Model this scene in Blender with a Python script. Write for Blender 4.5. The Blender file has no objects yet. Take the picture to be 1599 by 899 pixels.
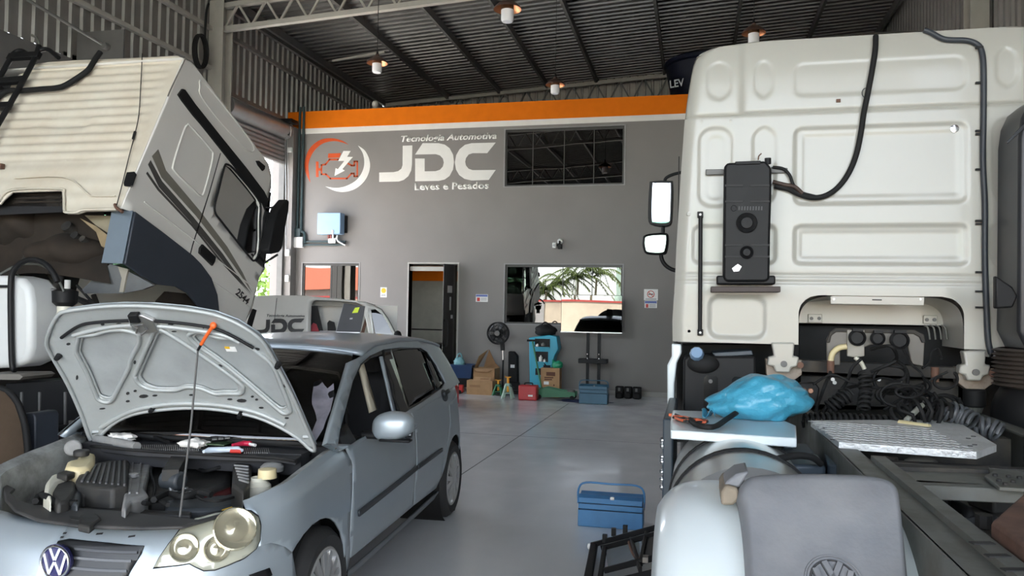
import bpy, bmesh, math, random
from mathutils import Vector, Matrix, Euler
from mathutils.bvhtree import BVHTree
random.seed(7)
SC = bpy.context.scene
COL = SC.collection

# ---------------------------------------------------------------- camera, sky, sun, exposure
IW, IH, FPX, CAMH = 1599.0, 899.0, 1210.0, 1.62
def _norm(v): return Vector(v).normalized()
_vy = _norm((1085 - IW/2, -(485 - IH/2), -FPX))
_vx = -_norm((-4361 - IW/2, -(392 - IH/2), -FPX))
_vx = (_vx - _vx.dot(_vy) * _vy).normalized()
_vz = _vx.cross(_vy)
ROT = Matrix((( _vx[0], _vy[0], _vz[0]), (_vx[1], _vy[1], _vz[1]), (_vx[2], _vy[2], _vz[2])))   # world -> camera
CAMPOS = Vector((0, 0, CAMH))
cam_d = bpy.data.cameras.new('camera'); cam = bpy.data.objects.new('camera', cam_d); COL.objects.link(cam)
cam_d.sensor_width = 36.0; cam_d.lens = FPX / IW * 36.0; cam_d.clip_start = 0.05; cam_d.clip_end = 300
cam.matrix_world = Matrix.Translation(CAMPOS) @ ROT.transposed().to_4x4()
SC.camera = cam

world = bpy.data.worlds.new('World'); SC.world = world; world.use_nodes = True
wn = world.node_tree.nodes; wl = world.node_tree.links
bg = wn['Background']; sky = wn.new('ShaderNodeTexSky'); sky.sky_type = 'NISHITA'
SUN_EL, SUN_AZ = 58.0, 18.0          # the sun stands behind the building, a little to its left
sky.sun_disc = False; sky.sun_elevation = math.radians(SUN_EL); sky.sun_rotation = math.radians(-SUN_AZ)
sky.altitude = 500; sky.air_density = 1.0; sky.dust_density = 1.6; sky.ozone_density = 1.2
bg.inputs['Strength'].default_value = 0.42
hsv = wn.new('ShaderNodeHueSaturation'); hsv.inputs['Saturation'].default_value = 0.38
wl.new(sky.outputs['Color'], hsv.inputs['Color']); wl.new(hsv.outputs['Color'], bg.inputs['Color'])
sun_d = bpy.data.lights.new('sun', 'SUN'); sun_d.energy = 7.5; sun_d.angle = math.radians(0.6); sun_d.color = (1.0, 0.95, 0.87)
sun = bpy.data.objects.new('sun', sun_d); COL.objects.link(sun)
_sd = Vector((-math.sin(math.radians(SUN_AZ)) * math.cos(math.radians(SUN_EL)), math.cos(math.radians(SUN_AZ)) * math.cos(math.radians(SUN_EL)), math.sin(math.radians(SUN_EL))))
sun.rotation_euler = _sd.to_track_quat('Z', 'Y').to_euler(); sun.location = (0, 0, 20)
vs = SC.view_settings
vs.view_transform = 'Standard'; vs.look = 'None'; vs.gamma = 1.0; vs.use_curve_mapping = False
vs.exposure = 2.25

# ---------------------------------------------------------------- pixel -> point helpers
def ray(x, y): return ROT.transposed() @ Vector((x - IW/2, -(y - IH/2), -FPX))
def U(x, y, axis, val):
    d = ray(x, y); i = 'xyz'.index(axis); t = (val - CAMPOS[i]) / d[i]
    return CAMPOS + d * t
def UY(x, y, Y): return U(x, y, 'y', Y)
def UZ(x, y, Z): return U(x, y, 'z', Z)
def UX(x, y, X): return U(x, y, 'x', X)

# ---------------------------------------------------------------- materials
MATS = {}
def M(name, col, rough=0.5, metal=0.0, var=0.08, scale=6.0, bump=0.0, bscale=40.0, coat=0.0, dirt=None, dirt_amt=0.0, dscale=2.0, spec=0.5, emit=None, es=0.0, alpha=1.0, trans=0.0, flake=0.0):
    if name in MATS: return MATS[name]
    m = bpy.data.materials.new(name); m.use_nodes = True; nt = m.node_tree; N = nt.nodes; L = nt.links
    b = N['Principled BSDF']
    b.inputs['Roughness'].default_value = rough; b.inputs['Metallic'].default_value = metal
    b.inputs['Coat Weight'].default_value = coat; b.inputs['Coat Roughness'].default_value = 0.06
    b.inputs['Specular IOR Level'].default_value = spec
    if trans: b.inputs['Transmission Weight'].default_value = trans
    if alpha < 1: b.inputs['Alpha'].default_value = alpha
    c = (col[0], col[1], col[2], 1)
    tc = N.new('ShaderNodeTexCoord')
    n1 = N.new('ShaderNodeTexNoise'); n1.inputs['Scale'].default_value = scale; n1.inputs['Detail'].default_value = 5
    L.new(tc.outputs['Object'], n1.inputs['Vector'])
    r = N.new('ShaderNodeMapRange'); r.inputs['From Min'].default_value = 0.3; r.inputs['From Max'].default_value = 0.7
    r.inputs['To Min'].default_value = 1 - var; r.inputs['To Max'].default_value = 1 + var
    L.new(n1.outputs['Fac'], r.inputs['Value'])
    mx = N.new('ShaderNodeVectorMath'); mx.operation = 'SCALE'; mx.inputs[0].default_value = col[:3]
    L.new(r.outputs['Result'], mx.inputs['Scale'])
    out = mx.outputs['Vector']
    if dirt:
        n2 = N.new('ShaderNodeTexNoise'); n2.inputs['Scale'].default_value = dscale; n2.inputs['Detail'].default_value = 8; n2.inputs['Roughness'].default_value = 0.65
        L.new(tc.outputs['Object'], n2.inputs['Vector'])
        rr = N.new('ShaderNodeMapRange'); rr.inputs['From Min'].default_value = 0.42; rr.inputs['From Max'].default_value = 0.68
        rr.inputs['To Min'].default_value = 0; rr.inputs['To Max'].default_value = dirt_amt
        L.new(n2.outputs['Fac'], rr.inputs['Value'])
        mm = N.new('ShaderNodeMix'); mm.data_type = 'RGBA'; mm.inputs['B'].default_value = (*dirt, 1)
        L.new(rr.outputs['Result'], mm.inputs['Factor']); L.new(out, mm.inputs['A']); out = mm.outputs['Result']
        ra = N.new('ShaderNodeMapRange'); ra.inputs['To Min'].default_value = rough; ra.inputs['To Max'].default_value = min(1, rough + 0.35)
        L.new(rr.outputs['Result'], ra.inputs['Value']); L.new(ra.outputs['Result'], b.inputs['Roughness'])
    L.new(out, b.inputs['Base Color'])
    if emit: b.inputs['Emission Color'].default_value = (*emit, 1); b.inputs['Emission Strength'].default_value = es
    if bump:
        n3 = N.new('ShaderNodeTexNoise'); n3.inputs['Scale'].default_value = bscale; n3.inputs['Detail'].default_value = 4
        L.new(tc.outputs['Object'], n3.inputs['Vector'])
        bp = N.new('ShaderNodeBump'); bp.inputs['Strength'].default_value = bump; bp.inputs['Distance'].default_value = 0.01
        L.new(n3.outputs['Fac'], bp.inputs['Height']); L.new(bp.outputs['Normal'], b.inputs['Normal'])
    MATS[name] = m
    return m
def glass(name, tint=(0.6, 0.65, 0.65), refl=0.12, opacity=0.85):
    # tinted pane: mirror-like sheen over a see-through tint
    if name in MATS: return MATS[name]
    m = bpy.data.materials.new(name); m.use_nodes = True; nt = m.node_tree; N = nt.nodes; L = nt.links
    for n in list(N):
        if n.type != 'OUTPUT_MATERIAL': N.remove(n)
    o = [n for n in N if n.type == 'OUTPUT_MATERIAL'][0]
    t = N.new('ShaderNodeBsdfTransparent'); t.inputs['Color'].default_value = tuple(c * (1 - opacity) for c in tint) + (1,)
    g = N.new('ShaderNodeBsdfGlossy'); g.inputs['Roughness'].default_value = 0.01; g.inputs['Color'].default_value = (1, 1, 1, 1)
    fr = N.new('ShaderNodeFresnel'); fr.inputs['IOR'].default_value = 1.5
    ad = N.new('ShaderNodeMath'); ad.operation = 'ADD'; ad.inputs[1].default_value = refl - 0.04; ad.use_clamp = True
    L.new(fr.outputs['Fac'], ad.inputs[0])
    nz = N.new('ShaderNodeTexNoise'); nz.inputs['Scale'].default_value = 1.1; nz.inputs['Detail'].default_value = 1
    tc = N.new('ShaderNodeTexCoord'); L.new(tc.outputs['Object'], nz.inputs['Vector'])
    bp = N.new('ShaderNodeBump'); bp.inputs['Strength'].default_value = 0.03; bp.inputs['Distance'].default_value = 0.05
    L.new(nz.outputs['Fac'], bp.inputs['Height']); L.new(bp.outputs['Normal'], g.inputs['Normal'])
    x = N.new('ShaderNodeMixShader'); L.new(ad.outputs[0], x.inputs['Fac']); L.new(t.outputs[0], x.inputs[1]); L.new(g.outputs[0], x.inputs[2])
    L.new(x.outputs[0], o.inputs['Surface']); MATS[name] = m
    return m

# ---------------------------------------------------------------- object helpers
INV = {}       # empties whose parts are written in world coordinates
def tag(o, label=None, cat=None, group=None, kind=None):
    if label: o['label'] = label
    if cat: o['category'] = cat
    if group: o['group'] = group
    if kind: o['kind'] = kind
    return o
def thing(name, label, cat, loc=(0, 0, 0), rot=(0, 0, 0), group=None, world=True, kind=None):
    o = bpy.data.objects.new(name, None); COL.objects.link(o); o.empty_display_size = 0.1
    o.location = loc; o.rotation_euler = rot
    if world: INV[o.name] = (Matrix.Translation(Vector(loc)) @ Euler(rot).to_matrix().to_4x4()).inverted()
    return tag(o, label, cat, group, kind)
def attach(o, parent):
    o.parent = parent
    if parent.name in INV: o.matrix_parent_inverse = INV[parent.name]
def copy_tree(o, parent=None):
    c = o.copy(); COL.objects.link(c)
    if parent is not None: c.parent = parent; c.matrix_parent_inverse = o.matrix_parent_inverse
    for ch in [k for k in bpy.data.objects if k.parent == o and k is not c]: copy_tree(ch, c)
    return c

class MB:
    def __init__(s): s.v = []; s.f = []
    def add(s, vs, fs):
        n = len(s.v); s.v += [Vector(v) for v in vs]; s.f += [tuple(i + n for i in f) for f in fs]; return s
    def box(s, c, d, rot=None):
        c = Vector(c); x, y, z = (k / 2 for k in d)
        vs = [Vector((a * x, b * y, g * z)) for a in (-1, 1) for b in (-1, 1) for g in (-1, 1)]
        if rot is not None:
            R = rot if isinstance(rot, Matrix) else Euler(rot).to_matrix()
            vs = [R @ v for v in vs]
        return s.add([v + c for v in vs], [(0, 1, 3, 2), (4, 6, 7, 5), (0, 4, 5, 1), (2, 3, 7, 6), (0, 2, 6, 4), (1, 5, 7, 3)])
    def bb(s, a, b):   # box from two corners
        a = Vector(a); b = Vector(b); d = b - a
        return s.box((a + b) / 2, (abs(d.x), abs(d.y), abs(d.z)))
    def bar(s, a, b, w, h, up=(0, 0, 1)):
        a = Vector(a); b = Vector(b); d = b - a; L = d.length; d.normalize(); u = Vector(up)
        if abs(u.dot(d)) > 0.98: u = Vector((1, 0, 0)) if abs(d.x) < 0.9 else Vector((0, 1, 0))
        x = d.cross(u).normalized(); z = x.cross(d)
        R = Matrix((x, d, z)).transposed()
        return s.box((a + b) / 2, (w, L, h), R)
    def cyl(s, a, b, r0, r1=None, n=16, cap=True):
        a = Vector(a); b = Vector(b); r1 = r0 if r1 is None else r1; d = (b - a).normalized()
        u = Vector((0, 0, 1)) if abs(d.z) < 0.9 else Vector((1, 0, 0)); x = d.cross(u).normalized(); y = d.cross(x)
        vs = []
        for p, r in ((a, r0), (b, r1)):
            for i in range(n):
                t = 2 * math.pi * i / n; vs.append(p + x * math.cos(t) * r + y * math.sin(t) * r)
        fs = [(i, (i + 1) % n, n + (i + 1) % n, n + i) for i in range(n)]
        if cap: fs += [tuple(range(n))[::-1], tuple(range(n, 2 * n))]
        return s.add(vs, fs)
    def tube(s, pts, r, n=8, closed=False, taper=None):
        pts = [Vector(p) for p in pts]; m = len(pts); px = None; rings = []
        for i, p in enumerate(pts):
            if closed: d = pts[(i + 1) % m] - pts[i - 1]
            else: d = pts[min(i + 1, m - 1)] - pts[max(i - 1, 0)]
            d = d.normalized() if d.length > 1e-9 else Vector((0, 0, 1))
            if px is None:
                u = Vector((0, 0, 1)) if abs(d.z) < 0.9 else Vector((1, 0, 0)); px = d.cross(u).normalized()
            else:
                px = (px - px.dot(d) * d)
                px = px.normalized() if px.length > 1e-6 else d.orthogonal().normalized()
            py = d.cross(px); rr = r if taper is None else r * taper[i]
            rings.append([p + (px * math.cos(2 * math.pi * k / n) + py * math.sin(2 * math.pi * k / n)) * rr for k in range(n)])
        vs = [v for rg in rings for v in rg]; fs = []
        for i in range(m if closed else m - 1):
            j = (i + 1) % m
            for k in range(n): fs.append((i * n + k, i * n + (k + 1) % n, j * n + (k + 1) % n, j * n + k))
        if not closed: fs += [tuple(range(n))[::-1], tuple((m - 1) * n + k for k in range(n))]
        return s.add(vs, fs)
    def lathe(s, prof, o=(0, 0, 0), axis=(0, 0, 1), n=24):   # prof: (radius, height along axis)
        o = Vector(o); d = Vector(axis).normalized(); u = Vector((0, 0, 1)) if abs(d.z) < 0.9 else Vector((1, 0, 0))
        x = d.cross(u).normalized(); y = d.cross(x); vs = []
        for r, h in prof:
            for i in range(n):
                t = 2 * math.pi * i / n; vs.append(o + d * h + (x * math.cos(t) + y * math.sin(t)) * max(r, 1e-4))
        fs = []
        for j in range(len(prof) - 1):
            for i in range(n): fs.append((j * n + i, j * n + (i + 1) % n, (j + 1) * n + (i + 1) % n, (j + 1) * n + i))
        return s.add(vs, fs)
    def prism(s, poly, dvec):    # 3-D polygon swept by dvec
        p = [Vector(q) for q in poly]; d = Vector(dvec); n = len(p)
        fs = [tuple(range(n)), tuple(range(2 * n - 1, n - 1, -1))] + [(i, i + n, (i + 1) % n + n, (i + 1) % n) for i in range(n)]
        return s.add(p + [q + d for q in p], fs)
    def grid(s, fn, nu, nv):
        n = len(s.v)
        for i in range(nu + 1):
            for j in range(nv + 1): s.v.append(Vector(fn(i / nu, j / nv)))
        for i in range(nu):
            for j in range(nv):
                a = n + i * (nv + 1) + j; s.f.append((a, a + nv + 1, a + nv + 2, a + 1))
        return s
    def ellipsoid(s, c, r, n=16, m=10, rot=None, fn=None):
        c = Vector(c); R = Euler(rot).to_matrix() if rot is not None else Matrix.Identity(3); vs = []; fs = []
        for j in range(m + 1):
            ph = math.pi * j / m
            for i in range(n):
                t = 2 * math.pi * i / n; v = Vector((math.sin(ph) * math.cos(t), math.sin(ph) * math.sin(t), math.cos(ph)))
                k = fn(v) if fn else 1.0
                vs.append(c + R @ Vector((v.x * r[0] * k, v.y * r[1] * k, v.z * r[2] * k)))
        for j in range(m):
            for i in range(n): fs.append((j * n + i, (j + 1) * n + i, (j + 1) * n + (i + 1) % n, j * n + (i + 1) % n))
        return s.add(vs, fs)
    def build(s, name, mat, parent=None, smooth=None, bevel=0.0, solid=0.0, subsurf=0, segs=2, offset=-1.0):
        me = bpy.data.meshes.new(name); me.from_pydata([v[:] for v in s.v], [], s.f); me.update()
        bm = bmesh.new(); bm.from_mesh(me); bmesh.ops.remove_doubles(bm, verts=bm.verts, dist=1e-5)
        if not solid: bmesh.ops.recalc_face_normals(bm, faces=bm.faces)
        bm.to_mesh(me); bm.free()
        o = bpy.data.objects.new(name, me); COL.objects.link(o); me.materials.append(mat)
        if subsurf:
            md = o.modifiers.new('sub', 'SUBSURF'); md.levels = subsurf; md.render_levels = subsurf
        if solid:
            md = o.modifiers.new('solid', 'SOLIDIFY'); md.thickness = solid; md.offset = offset
        if bevel:
            md = o.modifiers.new('bevel', 'BEVEL'); md.width = bevel; md.segments = segs; md.limit_method = 'ANGLE'; md.angle_limit = math.radians(35); md.harden_normals = False
        if smooth is None: smooth = 35 if bevel or subsurf else 0
        if smooth:
            for p in me.polygons: p.use_smooth = True
            if smooth < 180:
                try: me.set_sharp_from_angle(angle=math.radians(smooth))
                except Exception: pass
        if parent is not None: attach(o, parent)
        return o
def struct(o): o['kind'] = 'structure'; return o
def spline(pts, n=8, closed=False):
    p = [Vector(q) for q in pts]; m = len(p); out = []
    for i in range(m if closed else m - 1):
        if closed: a, b, c, d = p[i - 1], p[i], p[(i + 1) % m], p[(i + 2) % m]
        else: a, b, c, d = p[max(i - 1, 0)], p[i], p[i + 1], p[min(i + 2, m - 1)]
        for k in range(n):
            t = k / n
            out.append(0.5 * ((2 * b) + (c - a) * t + (2 * a - 5 * b + 4 * c - d) * t * t + (3 * b - a - 3 * c + d) * t ** 3))
    if not closed: out.append(p[-1])
    return out
def coil(path, R, turns, n=12):
    # helix round a path
    path = [Vector(p) for p in path]; L = len(path) - 1; out = []; tot = int(turns * n)
    for i in range(tot + 1):
        s = i / tot * L; k = min(int(s), L - 1); p = path[k].lerp(path[k + 1], s - k)
        d = (path[k + 1] - path[k]).normalized(); u = Vector((0, 0, 1)) if abs(d.z) < 0.9 else Vector((1, 0, 0))
        x = d.cross(u).normalized(); y = d.cross(x); t = 2 * math.pi * i / n
        out.append(p + x * math.cos(t) * R + y * math.sin(t) * R)
    return out
def rrect(w, h, r, n=5):      # rounded rectangle outline centred on 0
    out = []
    for cx, cy, a in ((w/2 - r, h/2 - r, 0), (-w/2 + r, h/2 - r, 90), (-w/2 + r, -h/2 + r, 180), (w/2 - r, -h/2 + r, 270)):
        for k in range(n + 1):
            t = math.radians(a + 90 * k / n); out.append((cx + r * math.cos(t), cy + r * math.sin(t)))
    return out
def text_mesh(name, txt, size, mat, parent, origin, xdir, ydir, shear=0.0, bold=0.0, width=None, height=None, align='LEFT', thick=0.002):
    cu = bpy.data.curves.new(name, 'FONT'); cu.body = txt; cu.size = 1.0; cu.shear = shear; cu.offset = bold; cu.align_x = align; cu.resolution_u = 3
    t = bpy.data.objects.new(name + '_tmp', cu); COL.objects.link(t)
    dg = bpy.context.evaluated_depsgraph_get(); dg.update()
    me = bpy.data.meshes.new_from_object(t.evaluated_get(dg)); bpy.data.objects.remove(t); bpy.data.curves.remove(cu)
    xs = [v.co.x for v in me.vertices]; ys = [v.co.y for v in me.vertices]
    sx = sy = size
    if width: sx = width / (max(xs) - min(xs))
    if height: sy = height / (max(ys) - min(ys))
    if width and not height: sy = sx
    x0 = min(xs) if align == 'LEFT' else (min(xs) + max(xs)) / 2; y0 = min(ys)
    X = Vector(xdir).normalized(); Y = Vector(ydir).normalized(); Nn = X.cross(Y); O = Vector(origin)
    for v in me.vertices: v.co = O + X * (v.co.x - x0) * sx + Y * (v.co.y - y0) * sy
    me.name = name; o = bpy.data.objects.new(name, me); COL.objects.link(o); me.materials.clear(); me.materials.append(mat)
    if thick:
        md = o.modifiers.new('solid', 'SOLIDIFY'); md.thickness = thick; md.offset = 1.0
    if parent is not None: attach(o, parent)
    return o
def flat(name, poly, mat, parent, normal, thick=0.002, smooth=0):   # thin flat print / plate from a 3-D polygon
    m = MB().prism(poly, Vector(normal).normalized() * thick)
    return m.build(name, mat, parent, smooth)
# ================================================================ THE BUILDING
D = 14.75            # front face of the office wall
XL, XR, YF, YB = -8.4, 4.0, -5.6, 19.8
def zroof(x): return 7.06 + (x - XL) * 0.062
m_floor = bpy.data.materials.new('epoxy_floor'); m_floor.use_nodes = True
def _floor():
    N = m_floor.node_tree.nodes; L = m_floor.node_tree.links; b = N['Principled BSDF']
    tc = N.new('ShaderNodeTexCoord')
    n = N.new('ShaderNodeTexNoise'); n.inputs['Scale'].default_value = 0.9; n.inputs['Detail'].default_value = 7; n.inputs['Roughness'].default_value = 0.6
    mp = N.new('ShaderNodeMapping'); mp.inputs['Scale'].default_value = (1.0, 0.55, 1); L.new(tc.outputs['Object'], mp.inputs['Vector']); L.new(mp.outputs['Vector'], n.inputs['Vector'])
    cr = N.new('ShaderNodeValToRGB'); cr.color_ramp.elements[0].position = 0.32; cr.color_ramp.elements[0].color = (0.57, 0.59, 0.60, 1)
    cr.color_ramp.elements[1].position = 0.68; cr.color_ramp.elements[1].color = (0.68, 0.69, 0.69, 1)
    L.new(n.outputs['Fac'], cr.inputs['Fac']); L.new(cr.outputs['Color'], b.inputs['Base Color'])
    n2 = N.new('ShaderNodeTexNoise'); n2.inputs['Scale'].default_value = 2.6; n2.inputs['Detail'].default_value = 6
    L.new(tc.outputs['Object'], n2.inputs['Vector'])
    r = N.new('ShaderNodeMapRange'); r.inputs['From Min'].default_value = 0.3; r.inputs['From Max'].default_value = 0.7; r.inputs['To Min'].default_value = 0.13; r.inputs['To Max'].default_value = 0.27
    L.new(n2.outputs['Fac'], r.inputs['Value']); L.new(r.outputs['Result'], b.inputs['Roughness'])
    bp = N.new('ShaderNodeBump'); bp.inputs['Strength'].default_value = 0.02; bp.inputs['Distance'].default_value = 0.02
    n3 = N.new('ShaderNodeTexNoise'); n3.inputs['Scale'].default_value = 5; L.new(tc.outputs['Object'], n3.inputs['Vector'])
    L.new(n3.outputs['Fac'], bp.inputs['Height']); L.new(bp.outputs['Normal'], b.inputs['Normal'])
_floor(); MATS['epoxy_floor'] = m_floor
m_wall = M('grey_wall_paint', (0.215, 0.200, 0.190), 0.62, var=0.04, scale=1.5, bump=0.08, bscale=60)
m_orange = M('orange_paint', (0.72, 0.165, 0.002), 0.75, var=0.04, spec=0.2)
m_white = M('white_paint', (0.72, 0.70, 0.66), 0.55, var=0.04)
m_steel = M('beige_steel', (0.40, 0.385, 0.345), 0.42, var=0.06)
m_steeld = M('dark_steel', (0.12, 0.118, 0.112), 0.5, var=0.1)
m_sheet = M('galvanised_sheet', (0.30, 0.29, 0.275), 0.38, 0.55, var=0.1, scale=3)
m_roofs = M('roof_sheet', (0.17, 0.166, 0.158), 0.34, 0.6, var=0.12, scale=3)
m_black = M('black_plastic', (0.010, 0.010, 0.0105), 0.5, var=0.15, bump=0.04, bscale=120, spec=0.22)
m_blackg = M('gloss_black', (0.012, 0.012, 0.013), 0.16, var=0.05)
m_rubber = M('black_rubber', (0.012, 0.012, 0.012), 0.7, var=0.2, spec=0.25)
m_win = glass('reflective_window_glass', (0.25, 0.27, 0.28), 0.12, 0.9)
m_winu = glass('dark_window_glass', (0.2, 0.2, 0.2), 0.08, 0.95)
m_chrome = M('chrome', (0.75, 0.75, 0.76), 0.14, 1.0, var=0.05)
m_whitep = M('white_plastic', (0.70, 0.70, 0.68), 0.4, var=0.03)
m_alu = M('brushed_aluminium', (0.55, 0.55, 0.55), 0.35, 0.9, var=0.08)

def rect_wall(mb, x0, x1, z0, z1, y0, y1, holes):
    xs = sorted({x0, x1} | {h[0] for h in holes} | {h[1] for h in holes})
    for a, b in zip(xs, xs[1:]):
        hs = sorted([h for h in holes if h[0] <= a + 1e-6 and h[1] >= b - 1e-6], key=lambda h: h[2]); z = z0
        for h in hs:
            if h[2] > z: mb.bb((a, y0, z), (b, y1, h[2]))
            z = h[3]
        if z < z1: mb.bb((a, y0, z), (b, y1, z1))
def corrugated(a, run, rise, nrm, width, pitch, depth, crest=0.18):
    # a: corner, run: direction ribs repeat along, rise: rib vector (full length), trapezoid ribs standing out along nrm
    mb = MB(); a = Vector(a); run = Vector(run).normalized(); rise = Vector(rise); nrm = Vector(nrm).normalized(); pts = []; n = int(width / pitch)
    for i in range(n + 1):
        for f, h in ((0.0, 0), (0.5 - crest, 0), (0.5 - crest / 2.4, 1), (0.5 + crest / 2.4, 1), (0.5 + crest, 0)):
            t = (i + f) * pitch
            if t <= width: pts.append(a + run * t + nrm * depth * h)
    pts.append(a + run * width)
    k = len(pts); mb.add(pts + [p + rise for p in pts], [(i, i + 1, k + i + 1, k + i) for i in range(k - 1)])
    return mb

floor = struct(MB().bb((XL - 0.2, YF, -0.15), (XR + 0.2, YB, 0)).build('floor', m_floor))
m_joint = M('floor_joint', (0.07, 0.07, 0.07), 0.7)
p0 = UZ(868, 643, 0); p1 = UZ(726, 737, 0); dj = (p1 - p0)
j = MB().bar(p0 - dj * 0.25, p0 + dj * 1.9, 0.012, 0.0016); j.build('joint', m_joint, floor)
j = MB().bar((XL, 9.6, 0), (XR, 9.6, 0), 0.008, 0.0016); j.build('joint', m_joint, floor)

# office wall with its openings
HU = (-3.67, -1.34, 4.0, 5.12); HL = (-3.63, -1.34, 1.31, 2.465); HD = (-5.63, -4.60, 0.0, 2.47); HS = (-7.99, -6.72, 0.95, 2.475)
mb = MB(); rect_wall(mb, -8.15, XR, 0, 5.64, D, D + 0.2, [HU, HL, HD, HS])
wall_back = struct(mb.build('wall_back', m_wall))
MB().bb((XL, D + 0.2, 5.5), (XR, YB, 5.62)).build('mezzanine_slab', m_wall, wall_back)
struct(MB().bb((-8.46, D - 0.02, 5.30), (XR, D, 5.66)).build('trim_1', m_orange))
struct(MB().bb((-8.15, D - 0.012, 5.19), (XR, D, 5.30)).build('trim_2', m_white))
struct(MB().bb((-4.4, D - 0.015, 0), (XR, D, 0.085)).build('baseboard_back', M('grey_skirting', (0.30, 0.29, 0.27), 0.4)))
mb = MB().bb((-8.62, D - 0.22, 0), (-8.15, D + 0.2, 5.3)); pil = struct(mb.build('wall_pier', m_wall))
def window(name, H, gm, mull, fr=0.03):
    w = struct(thing(name, 'tinted glass window in the grey office wall', None, ((H[0] + H[1]) / 2, D, H[2])))
    del w['label']
    m = MB(); y0, y1 = D + 0.02, D + 0.07
    m.bb((H[0], y0, H[2]), (H[0] + fr, y1, H[3])); m.bb((H[1] - fr, y0, H[2]), (H[1], y1, H[3]))
    m.bb((H[0] + fr, y0, H[2]), (H[1] - fr, y1, H[2] + fr)); m.bb((H[0] + fr, y0, H[3] - fr * 1.6), (H[1] - fr, y1, H[3]))
    m.build('window_frame', M('dark_bronze', (0.035, 0.033, 0.03), 0.4), w)
    xs = [H[0] + fr] + mull + [H[1] - fr]
    for a, b in zip(xs, xs[1:]):
        k = random.uniform(-0.002, 0.002)
        MB().bb((a + 0.003, D + 0.045 + k, H[2] + fr), (b - 0.003, D + 0.05 + k, H[3] - fr * 1.6)).build('pane', gm, w)
    for x in mull: MB().bb((x - 0.006, D + 0.035, H[2] + fr), (x + 0.006, D + 0.06, H[3] - fr * 1.6)).build('mullion', MATS['dark_bronze'], w)
    m = MB()
    for a, b in (((H[0] - 0.025, H[2] - 0.02), (H[0], H[3] + 0.02)), ((H[1], H[2] - 0.02), (H[1] + 0.025, H[3] + 0.02)), ((H[0], H[3]), (H[1], H[3] + 0.02)), ((H[0], H[2] - 0.02), (H[1], H[2]))):
        m.bb((a[0], D - 0.008, a[1]), (b[0], D + 0.02, b[1]))
    m.build('reveal', M('reveal_grey', (0.27, 0.265, 0.26), 0.5), w)
    return w
window('window_1', HU, m_winu, [-3.12, -2.5, -1.92])
window('window_2', HL, m_win, [-3.06, -2.49, -1.92])
window('window_3', HS, m_win, [-7.35])
# doorway with glass door standing ajar, and the office behind it
dr = struct(thing('door_1', 'x', None, (-5.1, D, 0))); del dr['label']
m = MB(); m.bb((HD[0] - 0.03, D - 0.01, 0), (HD[0], D + 0.2, HD[3] + 0.03)); m.bb((HD[1], D - 0.01, 0), (HD[1] + 0.03, D + 0.2, HD[3] + 0.03)); m.bb((HD[0], D - 0.01, HD[3]), (HD[1], D + 0.2, HD[3] + 0.03))
m.build('door_frame', M('pale_frame', (0.42, 0.41, 0.38), 0.4), dr)
MB().bb((HD[0], D + 0.05, 2.33), (HD[1], D + 0.1, 2.42)).build('door_rail', m_steel, dr)
m_door = glass('smoked_door_glass', (0.6, 0.64, 0.6), 0.07, 0.55)
hx = HD[1] - 0.02; ang = math.radians(205)
q0 = Vector((hx, D + 0.04, 0)); q1 = UY(690, 412, D - 0.55); q1 = Vector((q1.x, D - 0.42, 0)); dd = (q1 - q0)
leaf = MB().prism([q0 + Vector((0, 0, .02)), q0 + dd + Vector((0, 0, .02)), q0 + dd + Vector((0, 0, 2.45)), q0 + Vector((0, 0, 2.45))], dd.cross(Vector((0, 0, 1))).normalized() * 0.01).build('door_leaf', m_door, dr)
hp = q0 + dd * 0.82; nd = dd.cross(Vector((0, 0, 1))).normalized()
MB().tube(spline([hp + Vector((0, 0, 0.86)), hp - nd * .05 + Vector((0, 0, .87)), hp - nd * .06 + Vector((0, 0, 1.1)), hp - nd * .05 + Vector((0, 0, 1.33)), hp + Vector((0, 0, 1.34))], 4), 0.014).build('door_handle', m_black, leaf)
for k, (t, z, w, h) in enumerate(((.45, 1.96, .16, .14), (.5, 1.68, .05, .26), (.62, 1.42, .07, .07))):
    c = q0 + dd * (1 - t) - nd * 0.002 + Vector((0, 0, z)); e = dd.normalized()
    flat('door_notice', [c - e * w / 2 - Vector((0, 0, h / 2)), c + e * w / 2 - Vector((0, 0, h / 2)), c + e * w / 2 + Vector((0, 0, h / 2)), c - e * w / 2 + Vector((0, 0, h / 2))], M('notice_grey', (.35, .35, .33), .6), leaf, -nd)
m_off = M('office_wall', (0.36, 0.37, 0.34), 0.6)
struct(MB().bb((-8.3, D + 0.21, 0.001), (-0.5, 18.3, 0.01)).build('office_floor', M('office_tile', (.4, .39, .37), .3)))
wo = struct(MB().bb((-8.3, 18.3, 0), (-0.5, 18.4, 5.5)).build('wall_office', m_off))
MB().bb((-8.3, 18.26, 2.25), (-0.5, 18.3, 2.62)).build('orange_band', m_orange, wo)
struct(MB().bb((-8.3, D + 0.2, 2.7), (-0.5, 18.3, 2.78)).build('office_ceiling', m_off))
ol = thing('added_office_light', 'added unseen light panel inside the office behind the glass door', 'lamp', (-5.4, 16.9, 2.68))  # unseen light, added to brighten the room behind the door
MB().bb((-5.7, 16.6, 2.66), (-5.1, 17.2, 2.7)).build('added_light_case', m_whitep, ol)
MB().bb((-5.66, 16.64, 2.65), (-5.14, 17.16, 2.662)).build('added_light_face', M('added_light_glow', (1, 1, 1), .5, emit=(1, .93, .8), es=2.2), ol)
dk = thing('office_desk', 'dark office desk seen through the glass doorway', 'desk', (-5.6, 17.2, 0))
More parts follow.
